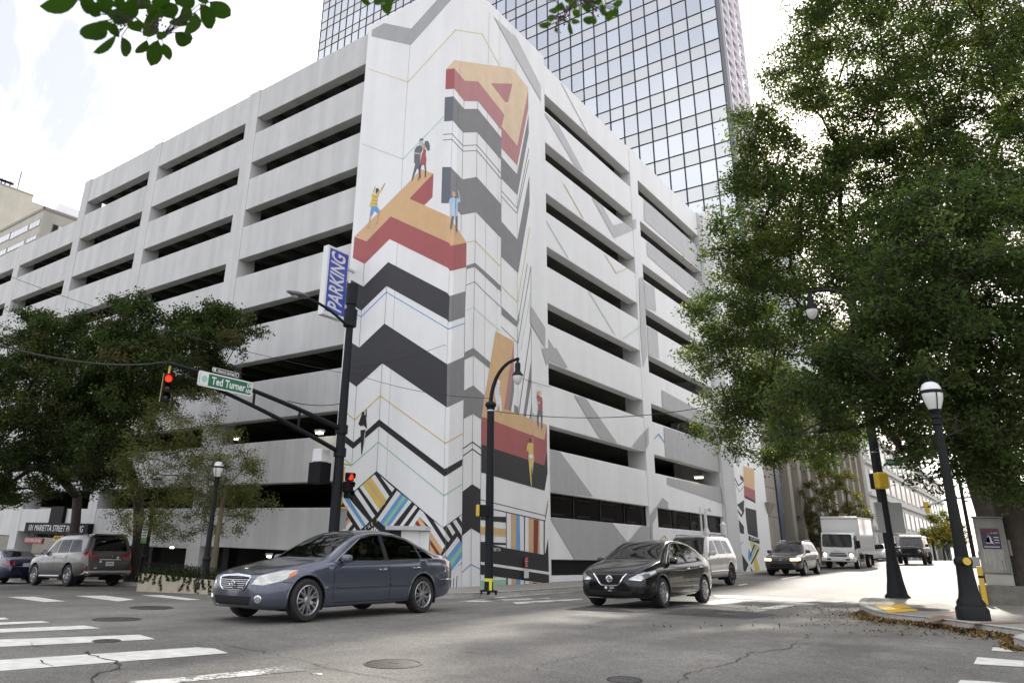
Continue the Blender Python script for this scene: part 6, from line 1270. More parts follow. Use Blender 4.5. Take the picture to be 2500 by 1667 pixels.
lampaz(c,'headlamp',42,LZ(42,[(2.20,.38,.615),(2.02,.50,.72),(1.78,.76,.79),(1.60,.86,.80),(1.66,.87,.73),(1.92,.80,.665),(2.12,.66,.60)]),M_HLAMP2,.006); lampaz(c,'lamp_strip',42,LZ(42,[(2.20,.40,.60),(2.12,.66,.585),(2.1,.68,.60),(2.17,.48,.615)]),M_CHR,.010)
c.front('grille_opening',[(-.35,.70),(.35,.70),(.20,.505),(-.20,.505)],M_UND,off=.004)
for k in range(5): z=.54+.032*k; w=.20+.023*k; c.ribbon('grille_slat',[(-w,z),(w,z)],.008,M_PLAS,.010,'front',False,1)
c.ribbon('chrome_vee',[(-.40,.715),(-.33,.65),(-.23,.515),(-.19,.485),(0,.475),(.19,.485),(.23,.515),(.33,.65),(.40,.715)],.046,M_CHR,.012,'front',False,1)
p,n=c.cast((4,0,.615),(-1,0,0)); T=Matrix.Translation((p.x+.02,0,.615))@Matrix.Rotation(R_(90),4,'Y'); mb=MB(); mb.lathe([(.075,0),(.075,.014),(.058,.018),(.058,.004)],24,M=T); mb.build('badge_ring',M_CHR,c.root,40); part('badge_bar',M_CHR,c.root,lambda mb: mb.rbox((p.x+.02,-.088,.600),(p.x+.042,.088,.630),.006))
p,n=c.cast((4,0,.42),(-1,0,0)); plate(c,p.x+.005,0,.415,.34,.16,M_PLAS,1,(('Jack',.062,.05,.02,1),('NISSAN',.026,0,-.045,1.1)),M_SGW)
T=Matrix.Translation((p.x+.022,-.09,.435))@Matrix.Rotation(R_(90),4,'Y'); mb=MB(); mb.lathe([(.030,0),(.030,.003),(.022,.0035),(.022,.001)],16,M=T); mb.build('plate_logo',M_SGW,c.root)
c.front('lower_intake',[(-.55,.375),(.55,.375),(.46,.27),(-.46,.27)],M_UND,off=.004); c.front('fog_bezel',[(.60,.43),(.74,.46),(.74,.33),(.64,.32)],M_PLAS); c.front('fog_bezel',[(-.60,.43),(-.74,.46),(-.74,.33),(-.64,.32)],M_PLAS); c.ribbon('splitter',[(-.62,.225),(0,.215),(.62,.225)],.02,M_ALLOY,.004,'front',False,1)
lampaz(c,'tail_lamp',45,RZ(45,[(-2.34,.5,.84),(-2.30,.5,.97),(-2.12,.74,1.0),(-1.84,.82,.99),(-1.95,.83,.93),(-2.2,.76,.86)]),M_TAIL,.006,True)
c.mirror(.74,1.0,.83,None,.19,.14); c.wheels((1.35,-1.35),1.54,.325,.222,10,M_ALLOY,False,.205); c.seats(((-.25,0),(-1.1,1)),.42); c.steering(.42,.36,.88); c.finish(.42,(-1.6,1.0),dash=(.86,.95))
# ---------------------------------------------------------------- white off-roader by the kerb
def suv(name,paint_,loc,yaw,label,wb,fr,rr,w,H,belt,hood,gl,rad,rim,sp,wm,scale=1.,tumble=.26,lit=None,rails=True,cowl=None,priv=M_PRIV,headz=(.72,.90),slope=.75,rail_m=M_PLAS,double=False):
    a=wb/2; F=a+fr; B=-a-rr; cw=cowl if cowl is not None else a-.55; tp=cw-slope
    SP=dict(paint=paint_,gz=belt-.02,scale=scale,tumble=tumble,edge=.88,step=.94,sharp=40,
     top=' '.join('%.3f,%.3f'%p for p in ((F,.62),(F-.02,hood-.20),(F-.09,hood-.09),(F-.35,hood-.02),(cw+.25,hood+.05),(cw,hood+.10),(cw-slope*.3,hood+.10+(H-hood-.15)*.36),(cw-slope*.75,H-.14),(tp-.05,H-.05),(tp-.5,H),(B+1.2,H),(B+.55,H-.03),(B+.28,H-.08),(B+.18,H-.22),(B+.09,belt+.08),(B+.02,belt-.15),(B,.72))),
     belt=' '.join('%.3f,%.3f'%p for p in ((F,.58),(F-.05,hood-.26),(F-.35,hood-.11),(cw,belt-.04),(0,belt),(-a,belt+.02),(B+.3,belt+.02),(B+.05,belt-.06),(B,.68))),
     wide=' '.join('%.3f,%.3f'%p for p in ((F,w*.66),(F-.04,w*.78),(F-.14,w*.88),(F-.4,w*.965),(a,w*.99),(0,w),(-a,w),(B+.4,w*.975),(B+.12,w*.92),(B+.03,w*.86),(B,w*.80))),
     low='%.3f,.40 %.3f,.30 %.3f,.27 0,.28 %.3f,.32 %.3f,.42'%(F,F-.15,F-.5,-a-.4,B))
    c=Car(name,SP,loc,yaw,label,'car'); c.arches((a,-a),rad,.06)
    zt=lambda x: H-.155
    for poly in gl: c.side('side_window',poly,M_WIN if poly is gl[0] else priv,True,ymin=.25)
    c.topglass('windscreen',[(cw-.03,w*.74),(tp+.04,w*.62),(tp+.04,-w*.62),(cw-.03,-w*.74)],M_SHIELD)
    rearglass(c,'rear_window',[(-w*.68,belt+.08),(w*.68,belt+.08),(w*.60,H-.17),(-w*.60,H-.17)],priv)
    xm=gl[0][-1][0]-.05; xr=gl[1][-1][0]-.04
    for ln in ([(cw-.02,belt-.06),(cw+.02,.75),(cw-.02,.40)],[(xm,belt),(xm-.02,.8),(xm,.40)],[(xr,belt),(xr-.03,belt-.2),(xr+.22,.72),(xr+.35,.52),(xr+.38,.40)],[(cw,.41),(xr+.36,.41)]): c.ribbon('panel_gap',ln,.011,M_GAP,.002)
    c.handle(xm+.16,belt-.12,M_CHR,.18); c.handle(xr+.16,belt-.11,M_CHR,.18)
    hz0,hz1=headz; lampaz(c,'headlamp',40,LZ(40,[(F,w*.50,hz0),(F-.03,w*.50,hz1-.03),(F-.28,w*.90,hz1+.02),(F-.42,w*.97,hz1),(F-.35,w*.97,hz0+.03),(F-.12,w*.9,hz0)]),lit or M_HLAMP2,.006)
    c.front('grille_opening',[(-w*.46,hz0-.02),(w*.46,hz0-.02),(w*.48,hz1-.02),(-w*.48,hz1-.02)],M_UND)
    for k in range(3): z=hz0+.02+k*.05; c.ribbon('grille_bar',[(-w*.45,z),(0,z-.01),(w*.45,z)],.018,M_CHR if lit else c.M,.010,'front',False,1)
    mb=MB(); p,n=c.cast((5,0,(hz0+hz1)/2),(-1,0,0)); pts=[(p.x+.02,.055*math.cos(t),(hz0+hz1)/2+.045*math.sin(t)) for t in np.linspace(0,2*math.pi,16)]; mb.tube(pts,.01,5,cap=False); mb.build('badge',M_CHR,c.root,50)
    c.front('lower_intake',[(-w*.62,.42),(w*.62,.42),(w*.55,.56),(-w*.55,.56)],M_PLAS)
    c.mirror(cw-.22,belt+.07,w*.93,None,.22,.17); c.wheels((a,-a),w*1.72,rad,rim,sp,wm,double,.235)
    if rails:
        for sg in (1,-1):
            mb=MB(); yr=sg*(w*.94-.02-tumble*(H-belt)*.88-.03); mb.tube([(tp-.25,yr,H-.07),(tp-.35,yr,H+.02),(B+.7,yr,H+.02),(B+.55,yr,H-.07)],.016,6); mb.build('roof_rail',rail_m,c.root,40)
    c.seats(((-.05,0),(-.95,1)),.62,.38,.6); c.steering(.45,.38,1.05)
    return c,SP
def GL(cw,sl,belt,H,x1,x2,x3,x4,x5,x6,d=.20):
    return [[(cw-.20,belt+.03),(cw-sl+.02,H-d-.02),(x1,H-d+.01),(x1,belt+.03)],[(x2,belt+.03),(x2,H-d+.01),(x3,H-d+.01),(x4,belt+.04)],[(x4-.08,belt+.04),(x3-.07,H-d),(x5,H-d-.01),(x6,belt+.05)]]
q=atd(1783,1425.5,28.6); lw=(float(q[0])-.80,float(q[1])-1.46)
c,S=suv('white_off_roader',paint('pearl_white_paint',(.46,.445,.42),.2,.3),cz(*lw),-90,'pale off-roader with dark wheels parked behind the black saloon',2.87,.86,1.12,.94,1.84,1.12,1.02,GL(.92,.75,1.12,1.84,-.18,-.28,-1.02,-1.12,-1.75,-1.95),.40,.285,10,M_DALLOY,1.0)
for p in ([(.9,.55),(-1.0,.55)],): c.ribbon('side_moulding',p,.05,c.M,.01,round_=1)
c.ribbon('running_board',[(.85,.36),(-.85,.36)],.07,M_PLAS,.03,round_=1); lampaz(c,'tail_lamp',45,RZ(45,[(-2.52,.74,.95),(-2.52,.74,1.25),(-2.40,.9,1.28),(-2.38,.92,.95)]),M_TAIL,.006,True); c.finish(.55,(-2.2,1.0),.75,dash=(.75,1.1))
# ---------------------------------------------------------------- grey crossover with lit lamps
c,S=suv('grey_crossover',paint('dark_grey_paint',(.050,.048,.052),.5,.3),cz(3.9,25.9),-90.5,'dark grey crossover with amber lit headlamps up the cross street',2.62,.92,.98,.905,1.66,1.06,.96,GL(.86,.95,1.06,1.66,-.22,-.30,-.98,-1.06,-1.5,-1.85,.19),.35,.24,9,M_ALLOY,1.04,.34,M_LITH,True,None,M_PRIV,(.70,.84),.95,M_ALLOY)
c.finish(.5,(-1.9,.9),.72,dash=(.75,1.02))
# ---------------------------------------------------------------- luxury off-roader at the left kerb (seen from behind)
c,S=suv('luxury_off_roader',paint('mercury_grey_paint',(.062,.057,.050),.25,.3),cz(-17.0,-3.05),178.5,'grey-beige luxury off-roader at the left kerb, seen from behind',2.85,.88,1.25,.985,1.88,1.17,1.08,GL(.95,.85,1.17,1.88,-.12,-.22,-1.05,-1.15,-1.85,-2.15,.21),.40,.27,10,M_ALLOY,1.04,.26)
Bx=-2.85/2-1.25
lampaz(c,'tail_lamp',45,RZ(45,[(Bx+.02,.42,1.02),(Bx+.03,.42,1.08),(Bx+.06,.80,1.20),(Bx+.28,.95,1.22),(Bx+.32,.96,1.05),(Bx+.08,.84,.99)]),M_TAIL,.008,True)
c.front('tailgate_trim',[(-.42,.935),(.42,.935),(.42,.965),(-.42,.965)],M_CHR,sg=-1,off=.014); 
for sg in (1,-1): p,n=c.cast((-5,sg*.84,.66),(1,0,0)); part('reflector',M_TAIL,c.root,lambda mb: mb.rbox((p.x-.012,sg*.84-.08,.58),(p.x+.05,sg*.84+.08,.72),.01))
c.front('bumper_step',[(-.90,.44),(.90,.44),(.86,.56),(-.86,.56)],M_ALLOY,sg=-1,off=.05,solid=.03); c.ribbon('panel_gap',[(-.80,.60),(-.80,1.0)],.012,M_GAP,.003,'rear'); c.ribbon('panel_gap',[(-.80,.60),(.80,.60)],.012,M_GAP,.003,'rear',False); c.ribbon('panel_gap',[(-.78,.90),(.78,.90)],.008,M_GAP,.003,'rear',False)
p,n=c.cast((-5,0,.80),(1,0,0)); plate(c,p.x-.01,0,.80,.32,.15,M_PLATE,-1,(('RYN9821',.075,0,0,.8),),mat('plate_navy',(.03,.04,.10),.5))
p,n=c.cast((-5,0,1.05),(1,0,0)); mb=MB(); mb.tube([(p.x-.03,.075*math.cos(t),1.05+.05*math.sin(t)) for t in np.linspace(0,2*math.pi,20)],.010,6,cap=False); mb.tube([(p.x-.03,.02,1.085),(p.x-.03,.03,1.03),(p.x-.03,-.04,1.03)],.009,6); mb.build('rear_badge',M_CHR,c.root,50)
for (yy,zz_) in ((.36,1.0),(-.30,1.02)): 
    p,n=c.cast((-5,yy,zz_-.12 if yy>0 else zz_),(1,0,0)); mb=MB(); mb.lathe([(.045,0),(.045,.004),(.002,.005)],14,M=Matrix.Translation(p)@Matrix.Rotation(R_(-90),4,'Y')); mb.build('sticker',M_SGW,c.root)
part('roof_spoiler',c.M,c.root,lambda mb: mb.rbox((Bx+.16,-.66,1.80),(Bx+.5,.66,1.87),.03)); c.ribbon('running_board',[(.85,.38),(-.85,.38)],.08,M_ALLOY,.04,round_=1); c.finish(.55,(-2.4,1.0),.78,dash=(.8,1.15))
# ---------------------------------------------------------------- navy saloon at the left edge
NV=dict(SED); NV['paint']=paint('navy_paint',(.012,.018,.055),.3,.25); NV['scale']=1.0
c=Car('navy_saloon_car',NV,cz(-23.6,-3.2),178.5,'navy blue saloon cut by the left edge, ahead of the grey off-roader','car'); c.arches((1.45,-1.45),.335)
for p,m in ((FW,M_WIN),(RW,M_PRIV),(QW,M_PRIV)): c.side('side_window',p,m,True)
c.topglass('windscreen',[(.93,.66),(.13,.55),(.13,-.55),(.93,-.66)],M_SHIELD); c.topglass('rear_window',[(-1.20,.52),(-1.88,.60),(-1.88,-.60),(-1.20,-.52)],M_PRIV); c.ribbon('window_trim',tr_,.022,M_CHR,.006,round_=1)
for ln in ([(-.48,.955),(-.52,.60),(-.50,.27)],[(-1.50,.97),(-1.47,.8),(-1.28,.55),(-1.10,.38)]): c.ribbon('panel_gap',ln,.010,M_GAP,.002)
lampaz(c,'tail_lamp',45,RZ(45,[(-2.60,.42,.78),(-2.57,.42,.90),(-2.42,.74,.95),(-2.05,.86,.94),(-2.15,.87,.86),(-2.45,.76,.78)]),M_TAIL,.006,True); c.ribbon('bumper_strip',[(-.5,.72),(.5,.72)],.014,M_CHR,.004,'rear',False,1); p,n=c.cast((-5,0,.85),(1,0,0)); plate(c,p.x-.005,0,.80,.30,.14,M_PLATE,-1)
c.mirror(.66,.985,.84); c.wheels((1.45,-1.45),1.57,.335,.23,10,M_ALLOY,False,.22); c.seats(((-.35,0),(-1.25,1)),.40); c.finish(.40,(-1.7,1.0),dash=(.78,.93))
# ---------------------------------------------------------------- box truck
M_TW=paint('truck_white',(.70,.70,.68),0,.35)
tk=empty('box_truck',cz(4.05,39.8),R_(-90.5),'white box truck with lit headlamps behind the grey crossover','truck'); 
pt=math.atan2(float(g(4.05,37.8))-float(g(4.05,41.8)),4.); tk.rotation_euler=(0,-pt,R_(-90.5))
fr=2.9
def cabf(mb):
    prof=[(2.95,.55),(3.02,.75),(3.0,1.2),(2.93,1.35),(2.62,2.18),(2.50,2.27),(1.55,2.30),(1.5,.62),(2.9,.55)]; ys=(-.98,.98)
    n=len(prof); vs=[];
    for y,k in ((-.98,.94),(-.93,1.),(.93,1.),(.98,.94)): vs+=[(x if abs(y)<.95 else x-.05*(x>1.6),y,z) for x,z in prof]
    fs=[tuple(range(n-1,-1,-1)),tuple(range(3*n,4*n))]
    for r in range(3): fs+=[(r*n+i,r*n+(i+1)%n,(r+1)*n+(i+1)%n,(r+1)*n+i) for i in range(n)]
    mb.add(vs,fs)
part('cab',M_TW,tk,cabf,35)
def quad(n,m,pts,par=tk,th=.006):
    p=[Vector(q) for q in pts]; no=(p[1]-p[0]).cross(p[2]-p[0]).normalized(); mb=MB(); mb.add([q[:] for q in p]+[(q+no*th)[:] for q in p],[tuple(range(len(p)-1,-1,-1)),tuple(range(len(p),2*len(p)))]+[(i,(i+1)%len(p),len(p)+(i+1)%len(p),len(p)+i) for i in range(len(p))]); return mb.build(n,m,par)
quad('windscreen',M_GLS,[(2.945,-.84,1.36),(2.945,.84,1.36),(2.905,.90,1.45),(2.66,.88,2.10),(2.635,.78,2.16),(2.635,-.78,2.16),(2.66,-.88,2.10),(2.905,-.90,1.45)],tk,.012)
for sg in (1,-1):
    P=[(2.78,sg*.983,1.42),(2.52,sg*.983,2.10),(1.75,sg*.983,2.10),(1.75,sg*.983,1.25),(2.55,sg*.983,1.25)]; quad('door_window',M_GLS,P if sg<0 else P[::-1]) ; part('panel_gap',M_GAP,tk,lambda mb: (mb.box((1.66,min(sg*.982,sg*.986),.7),(1.68,max(sg*.982,sg*.986),2.2)),mb.box((2.72,min(sg*.982,sg*.986),.75),(2.74,max(sg*.982,sg*.986),1.4))) and None)
    part('headlamp',M_HLAMP2,tk,lambda mb: mb.rbox((2.90,min(sg*.62,sg*.95),.80),(3.03,max(sg*.62,sg*.95),1.08),.04)); part('lit_lamp',mat('warm_headlamp',(1,.9,.7),.3,emit=1.6,ecol=(1,.85,.6)),tk,lambda mb: mb.lathe([(.11,0),(.10,.03),(.002,.05)],16,M=Matrix.Translation((3.025,sg*.78,.88))@Matrix.Rotation(R_(90),4,'Y')))
    o=part('wing_mirror',M_PLAS,tk,lambda mb: mb.rbox((2.72,min(sg*1.1,sg*1.34),1.32),(2.82,max(sg*1.1,sg*1.34),1.78),.03)); part('mirror_arm',M_PLAS,o,lambda mb: mb.tube([(2.76,sg*1.15,1.78),(2.72,sg*.98,1.95),(2.72,sg*.95,1.90)],.02,6)); part('mirror_arm',M_PLAS,o,lambda mb: mb.tube([(2.76,sg*1.15,1.32),(2.8,sg*.97,1.2)],.02,6))
    part('wiper',M_PLAS,tk,lambda mb: mb.tube([(2.985,sg*.25,1.33),(2.90,sg*.62,1.50)],.012,5))
for k,(z,w) in enumerate(((.98,.44),(.88,.52),(.80,.52))): part('grille_slot',M_UND,tk,lambda mb: mb.rbox((3.005,-w,z-.03),(3.028,w,z+.025),.01))
text('maker_lettering','ISUZU',.12,M_ALLOY,tk,Matrix(((0,0,1,3.01),(1,0,0,0),(0,1,0,1.11),(0,0,0,1))),sx=1.3,depth=.004)
part('bumper',M_TW,tk,lambda mb: mb.rbox((2.88,-1.02,.46),(3.12,1.02,.72),.05)); 
for sg in (.35,-.35): part('fog_slot',M_UND,tk,lambda mb: mb.rbox((3.10,sg*1.6-.12,.55),(3.125,sg*1.6+.12,.65),.01))
part('chassis',M_UND,tk,lambda mb: (mb.box((-3.2,-.42,.55),(2.7,.42,.82)),))
bx=part('cargo_box',M_TW,tk,lambda mb: mb.rbox((-3.35,-1.14,.98),(1.42,1.14,3.28),.03)); M_BT=mat('box_trim',(.60,.58,.55),.4,metal=.3)
for y in (-1.145,1.145):
    part('corner_rail',M_BT,bx,lambda mb: mb.box((1.36,min(y,y*1.006),.98),(1.44,max(y,y*1.006),3.28))); part('roof_rail',M_BT,bx,lambda mb: mb.box((-3.35,min(y,y*1.006),3.17),(1.35,max(y,y*1.006),3.29))); part('sill_rail',M_BT,bx,lambda mb: mb.box((-3.35,min(y,y*1.006),.95),(1.35,max(y,y*1.006),1.1)))
    for k in range(5): part('marker_lamp',M_AMB,bx,lambda mb: mb.box((-3+k*1.0,min(y*1.007,y*1.012),1.0),(-2.92+k*1.0,max(y*1.007,y*1.012),1.03)))
part('nose_cap',M_BT,bx,lambda mb: mb.rbox((1.30,-1.15,3.12),(1.47,1.15,3.31),.05))
for xa in (1.9,-1.95):
    for sg in (1,-1):
        T=Matrix.Translation((xa,sg*.86,.40))@Matrix.Rotation(R_(-90*sg),4,'X'); mb=MB(); mb.lathe([(.2,-.12),(.38,-.12),(.40,-.08),(.40,.08),(.38,.12),(.24,.12),(.22,.06)],28,M=T); o=mb.build('wheel',M_TYRE,tk,35); mb=MB(); mb.lathe([(.235,.06),(.22,.10),(.12,.06),(.08,.09),(.002,.095)],24,M=T); mb.build('rim',M_TW,o,30)
part('mud_flap',M_UND,tk,lambda mb: mb.box((-2.5,.62,.15),(-2.48,1.1,.85))); part('mud_flap',M_UND,tk,lambda mb: mb.box((-2.5,-1.1,.15),(-2.48,-.62,.85)))
# ---------------------------------------------------------------- boxy 4x4 with white roof
M_DG=paint('dark_green_paint',(.012,.017,.014),0,.35)
df=empty('boxy_off_roader',cz(6.75,49.9),R_(-91),'boxy dark off-roader with white roof coming over the crest','car'); df.scale=(1.05,)*3
part('body',M_DG,df,lambda mb: (mb.rbox((-1.75,-.84,.55),(1.05,.84,1.16),.03),)); part('hood',M_DG,df,lambda mb: mb.rbox((.75,-.66,.62),(1.88,.66,1.17),.04)); part('cabin',M_DG,df,lambda mb: mb.add([(.80,-.76,1.17),(.80,.76,1.17),(-1.74,.80,1.17),(-1.74,-.80,1.17),(.45,-.68,1.82),(.45,.68,1.82),(-1.72,.70,1.82),(-1.72,-.70,1.82)],[(0,1,5,4),(1,2,6,5),(2,3,7,6),(3,0,4,7)]) and None)
part('roof',M_TW,df,lambda mb: mb.rbox((-1.76,-.74,1.82),(.52,.74,1.98),.06))
quad('windscreen',M_SHIELD if False else M_GLS,[(.775,-.66,1.24),(.775,.66,1.24),(.50,.62,1.76),(.50,-.62,1.76)],df,.012)
part('seat_back',M_ALU,df,lambda mb: mb.box((.0,-.5,1.2),(.05,.5,1.7)))
for sg in (1,-1):
    part('front_wing',M_DG,df,lambda mb: mb.rbox((.98,min(sg*.67,sg*.88),.60),(1.86,max(sg*.67,sg*.88),1.12),.04)); part('headlamp',M_HLAMP2,df,lambda mb: mb.lathe([(.10,0),(.095,.02),(.002,.04)],18,M=Matrix.Translation((1.862,sg*.62,.92))@Matrix.Rotation(R_(90),4,'Y'))); part('turn_lamp',M_AMB,df,lambda mb: mb.lathe([(.04,0),(.002,.02)],12,M=Matrix.Translation((1.865,sg*.78,.82))@Matrix.Rotation(R_(90),4,'Y')))
    part('wing_top_plate',M_ALU,df,lambda mb: mb.box((1.0,min(sg*.68,sg*.86),1.122),(1.84,max(sg*.68,sg*.86),1.135)))
    P=[(.68,sg*.765,1.24),(.46,sg*.70,1.72),(-.35,sg*.71,1.72),(-.35,sg*.78,1.24)]; quad('side_window',M_GLS,P if sg<0 else P[::-1],df); P=[(-.5,sg*.78,1.24),(-.5,sg*.71,1.72),(-1.5,sg*.72,1.72),(-1.5,sg*.79,1.24)]; quad('side_window',M_GLS,P if sg<0 else P[::-1],df)
    part('wing_mirror',M_PLAS,df,lambda mb: mb.rbox((.86,min(sg*.9,sg*1.1),1.2),(.92,max(sg*.9,sg*1.1),1.4),.02)); part('wheel_arch',M_PLAS,df,lambda mb: mb.tube([(1.18+.45*math.cos(a),sg*.86,.42+.45*math.sin(a)) for a in np.linspace(.1,math.pi-.1,14)],.05,7)); part('wheel_arch',M_PLAS,df,lambda mb: mb.tube([(-1.18+.45*math.cos(a),sg*.86,.42+.45*math.sin(a)) for a in np.linspace(.1,math.pi-.1,14)],.05,7))
    for xa in (1.18,-1.18):
        T=Matrix.Translation((xa,sg*.76,.40))@Matrix.Rotation(R_(-90*sg),4,'X'); mb=MB(); mb.lathe([(.2,-.11),(.38,-.11),(.40,-.07),(.40,.07),(.38,.11),(.22,.11),(.2,.05)],28,M=T); o=mb.build('wheel',M_TYRE,df,35); mb=MB(); mb.lathe([(.21,.05),(.2,.09),(.12,.05),(.002,.06)],20,M=T); mb.build('rim',M_DALLOY,o,30)
part('grille',M_UND,df,lambda mb: mb.rbox((1.885,-.46,.72),(1.905,.46,1.04),.01)); part('bumper',M_PLAS,df,lambda mb: mb.rbox((1.88,-.88,.46),(2.05,.88,.64),.03)); part('hood_trim',M_ALU,df,lambda mb: mb.box((1.2,-.5,1.172),(1.86,.5,1.18))); part('hood_edge',M_TW,df,lambda mb: mb.box((1.70,-.55,1.182),(1.875,.55,1.20)))
for k in (-.35,.25): part('wiper',M_PLAS,df,lambda mb: mb.tube([(.80,k,1.25),(.70,k+.28,1.42)],.01,5))
# ---------------------------------------------------------------- far cars and a far walker
def farcar(name,loc,yaw,p,label):
    s=dict(SED); s['paint']=p; s['n']=28; c=Car(name,s,loc,yaw,label,'car'); c.arches((1.45,-1.45),.33,lip=False)
    for q in (FW,RW): c.side('side_window',q,M_PRIV,True)
    c.topglass('windscreen',[(.93,.66),(.13,.55),(.13,-.55),(.93,-.66)],M_PRIV); c.topglass('rear_window',[(-1.20,.52),(-1.88,.60),(-1.88,-.60),(-1.20,-.52)],M_PRIV)
    lampaz(c,'headlamp',40,LZ(40,[(2.24,.42,.585),(2.12,.44,.70),(1.86,.72,.795),(1.70,.86,.80),(1.72,.87,.74),(1.95,.80,.635)]),M_HLAMP); lampaz(c,'tail_lamp',45,RZ(45,[(-2.60,.42,.74),(-2.57,.42,.92),(-2.42,.74,.95),(-2.15,.84,.94),(-2.2,.85,.8)]),M_TAIL,.006,True)
    c.wheels((1.45,-1.45),1.57,.33,.22,5,M_ALLOY); c.finish(.4,(-1.7,1.0))
farcar('white_saloon_car',cz(2.6,62),-90,paint('far_white',(.6,.6,.6),0,.3),'white saloon half hidden between the truck and the dark pole'); farcar('red_saloon_car',cz(9.2,92),92,paint('far_red',(.30,.03,.03),0,.3),'red-tailed saloon far up the street, driving away'); farcar('silver_saloon_car',cz(12.2,100),88,paint('far_silver',(.5,.5,.5),.3,.3),'silver saloon far up the street behind the right post lamp')
pw=atd(2317,1360,73); pz=float(g(pw[0],pw[1])); o=empty('person',(pw[0],pw[1],pz),R_(-100),'far walker in dark clothing at the end of the street','person')
V=[(0,0,.95),(0,0,1.2),(0,0,1.42),(0,.19,1.40),(.05,.24,1.12),(.14,.22,.88),(0,-.19,1.40),(-.06,-.24,1.12),(.0,-.23,.86),(0,0,1.52),(.02,.10,.9),(.12,.11,.5),(.05,.11,.07),(.16,.12,.03),(-.02,-.10,.9),(-.1,-.11,.5),(-.22,-.11,.10),(-.12,-.12,.04)]
E_=[(0,1),(1,2),(2,3),(3,4),(4,5),(2,6),(6,7),(7,8),(2,9),(0,10),(10,11),(11,12),(12,13),(0,14),(14,15),(15,16),(16,17)]; Rr=[(.15,.12),(.16,.12),(.15,.10),(.07,.07),(.05,.05),(.04,.04),(.07,.07),(.05,.05),(.04,.04),(.055,.055),(.10,.10),(.07,.07),(.05,.05),(.045,.04),(.10,.10),(.07,.07),(.05,.05),(.045,.04)]
skinfig('body',o,V,E_,Rr,M_SHIRT); mb=MB(); mb.lathe([(.001,-.125),(.05,-.115),(.072,-.07),(.085,0),(.082,.06),(.06,.11),(.001,.125)],14,M=Matrix.Translation((.02,0,1.66))); mb.build('head',M_SKIN,o,70); mb=MB(); mb.lathe([(.092,0),(.09,.05),(.06,.125),(.001,.14)],14,M=Matrix.Translation((.005,0,1.66))); mb.build('hair',M_HAIR,o,60)
# ================================================================ trees, leaves, ivy
def leafmat(name,c0,c1,c2,trans=.45,gloss=.25):
    m=bpy.data.materials.new(name); m.use_nodes=True; t=m.node_tree; t.nodes.clear(); n=t.nodes.new; l=t.links.new
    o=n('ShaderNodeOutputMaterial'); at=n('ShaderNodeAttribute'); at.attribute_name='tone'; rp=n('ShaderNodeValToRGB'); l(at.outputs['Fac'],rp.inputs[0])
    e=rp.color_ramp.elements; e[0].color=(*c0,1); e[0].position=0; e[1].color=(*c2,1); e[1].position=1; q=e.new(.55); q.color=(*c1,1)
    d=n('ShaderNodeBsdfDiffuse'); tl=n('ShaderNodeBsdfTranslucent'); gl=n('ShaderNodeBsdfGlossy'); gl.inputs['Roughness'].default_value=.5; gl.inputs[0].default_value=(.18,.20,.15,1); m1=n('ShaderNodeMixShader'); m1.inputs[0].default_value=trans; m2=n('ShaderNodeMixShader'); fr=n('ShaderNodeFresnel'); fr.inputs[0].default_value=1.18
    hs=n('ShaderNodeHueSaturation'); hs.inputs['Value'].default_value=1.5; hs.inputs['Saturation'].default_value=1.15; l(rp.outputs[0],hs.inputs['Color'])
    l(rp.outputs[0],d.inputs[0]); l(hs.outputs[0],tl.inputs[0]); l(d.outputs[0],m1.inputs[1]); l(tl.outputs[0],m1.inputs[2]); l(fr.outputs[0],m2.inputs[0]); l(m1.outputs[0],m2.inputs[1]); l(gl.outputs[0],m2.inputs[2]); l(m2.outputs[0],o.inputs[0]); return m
def leafcloud(name,C,L,Wd,m,parent,rg,tone=None,droop=.35,flat=.5):
    n=len(C); d=rg.normal(size=(n,3)); d[:,2]=d[:,2]*.7-droop; d/=np.linalg.norm(d,axis=1)[:,None]
    up=rg.normal(size=(n,3))*(1-flat); up[:,2]+=flat*1.3; s=np.cross(d,up); s/=(np.linalg.norm(s,axis=1)[:,None]+1e-9)
    Ls=(L*rg.uniform(.65,1.25,n))[:,None]; Ws=(Wd*rg.uniform(.7,1.25,n))[:,None]; nn=np.cross(s,d)
    v=np.stack([C-d*Ls*.5,C+s*Ws*.5-d*Ls*.05+nn*Ws*.12,C+d*Ls*.5,C-s*Ws*.5-d*Ls*.05+nn*Ws*.12],1).reshape(-1,3)
    me=bpy.data.meshes.new(name); me.vertices.add(4*n); me.vertices.foreach_set('co',v.ravel().astype(np.float32)); me.loops.add(4*n); me.loops.foreach_set('vertex_index',np.arange(4*n,dtype=np.int32)); me.polygons.add(n); me.polygons.foreach_set('loop_start',np.arange(0,4*n,4,dtype=np.int32)); me.update(calc_edges=True)
    if tone is None: tone=rg.uniform(0,1,n)
    a=me.attributes.new('tone','FLOAT','POINT'); a.data.foreach_set('value',np.repeat(np.clip(tone,0,1),4).astype(np.float32)); me.materials.append(m); o=link(name,me,parent); tag(o,kind='stuff'); return o
M_BARK=mat('oak_bark',(.045,.038,.030),.9,noise=.35,nscale=9,bump=.9,bscale=25); M_BARK2=mat('pale_bark',(.13,.105,.065),.9,noise=.3,nscale=12,bump=.5,bscale=30)
def inpoly(p,poly):
    x,y=p; r=False; j=len(poly)-1
    for i in range(len(poly)):
        a,b=poly[i],poly[j]
        if (a[1]>y)!=(b[1]>y) and x<(b[0]-a[0])*(y-a[1])/(b[1]-a[1])+a[0]: r=not r
        j=i
    return r
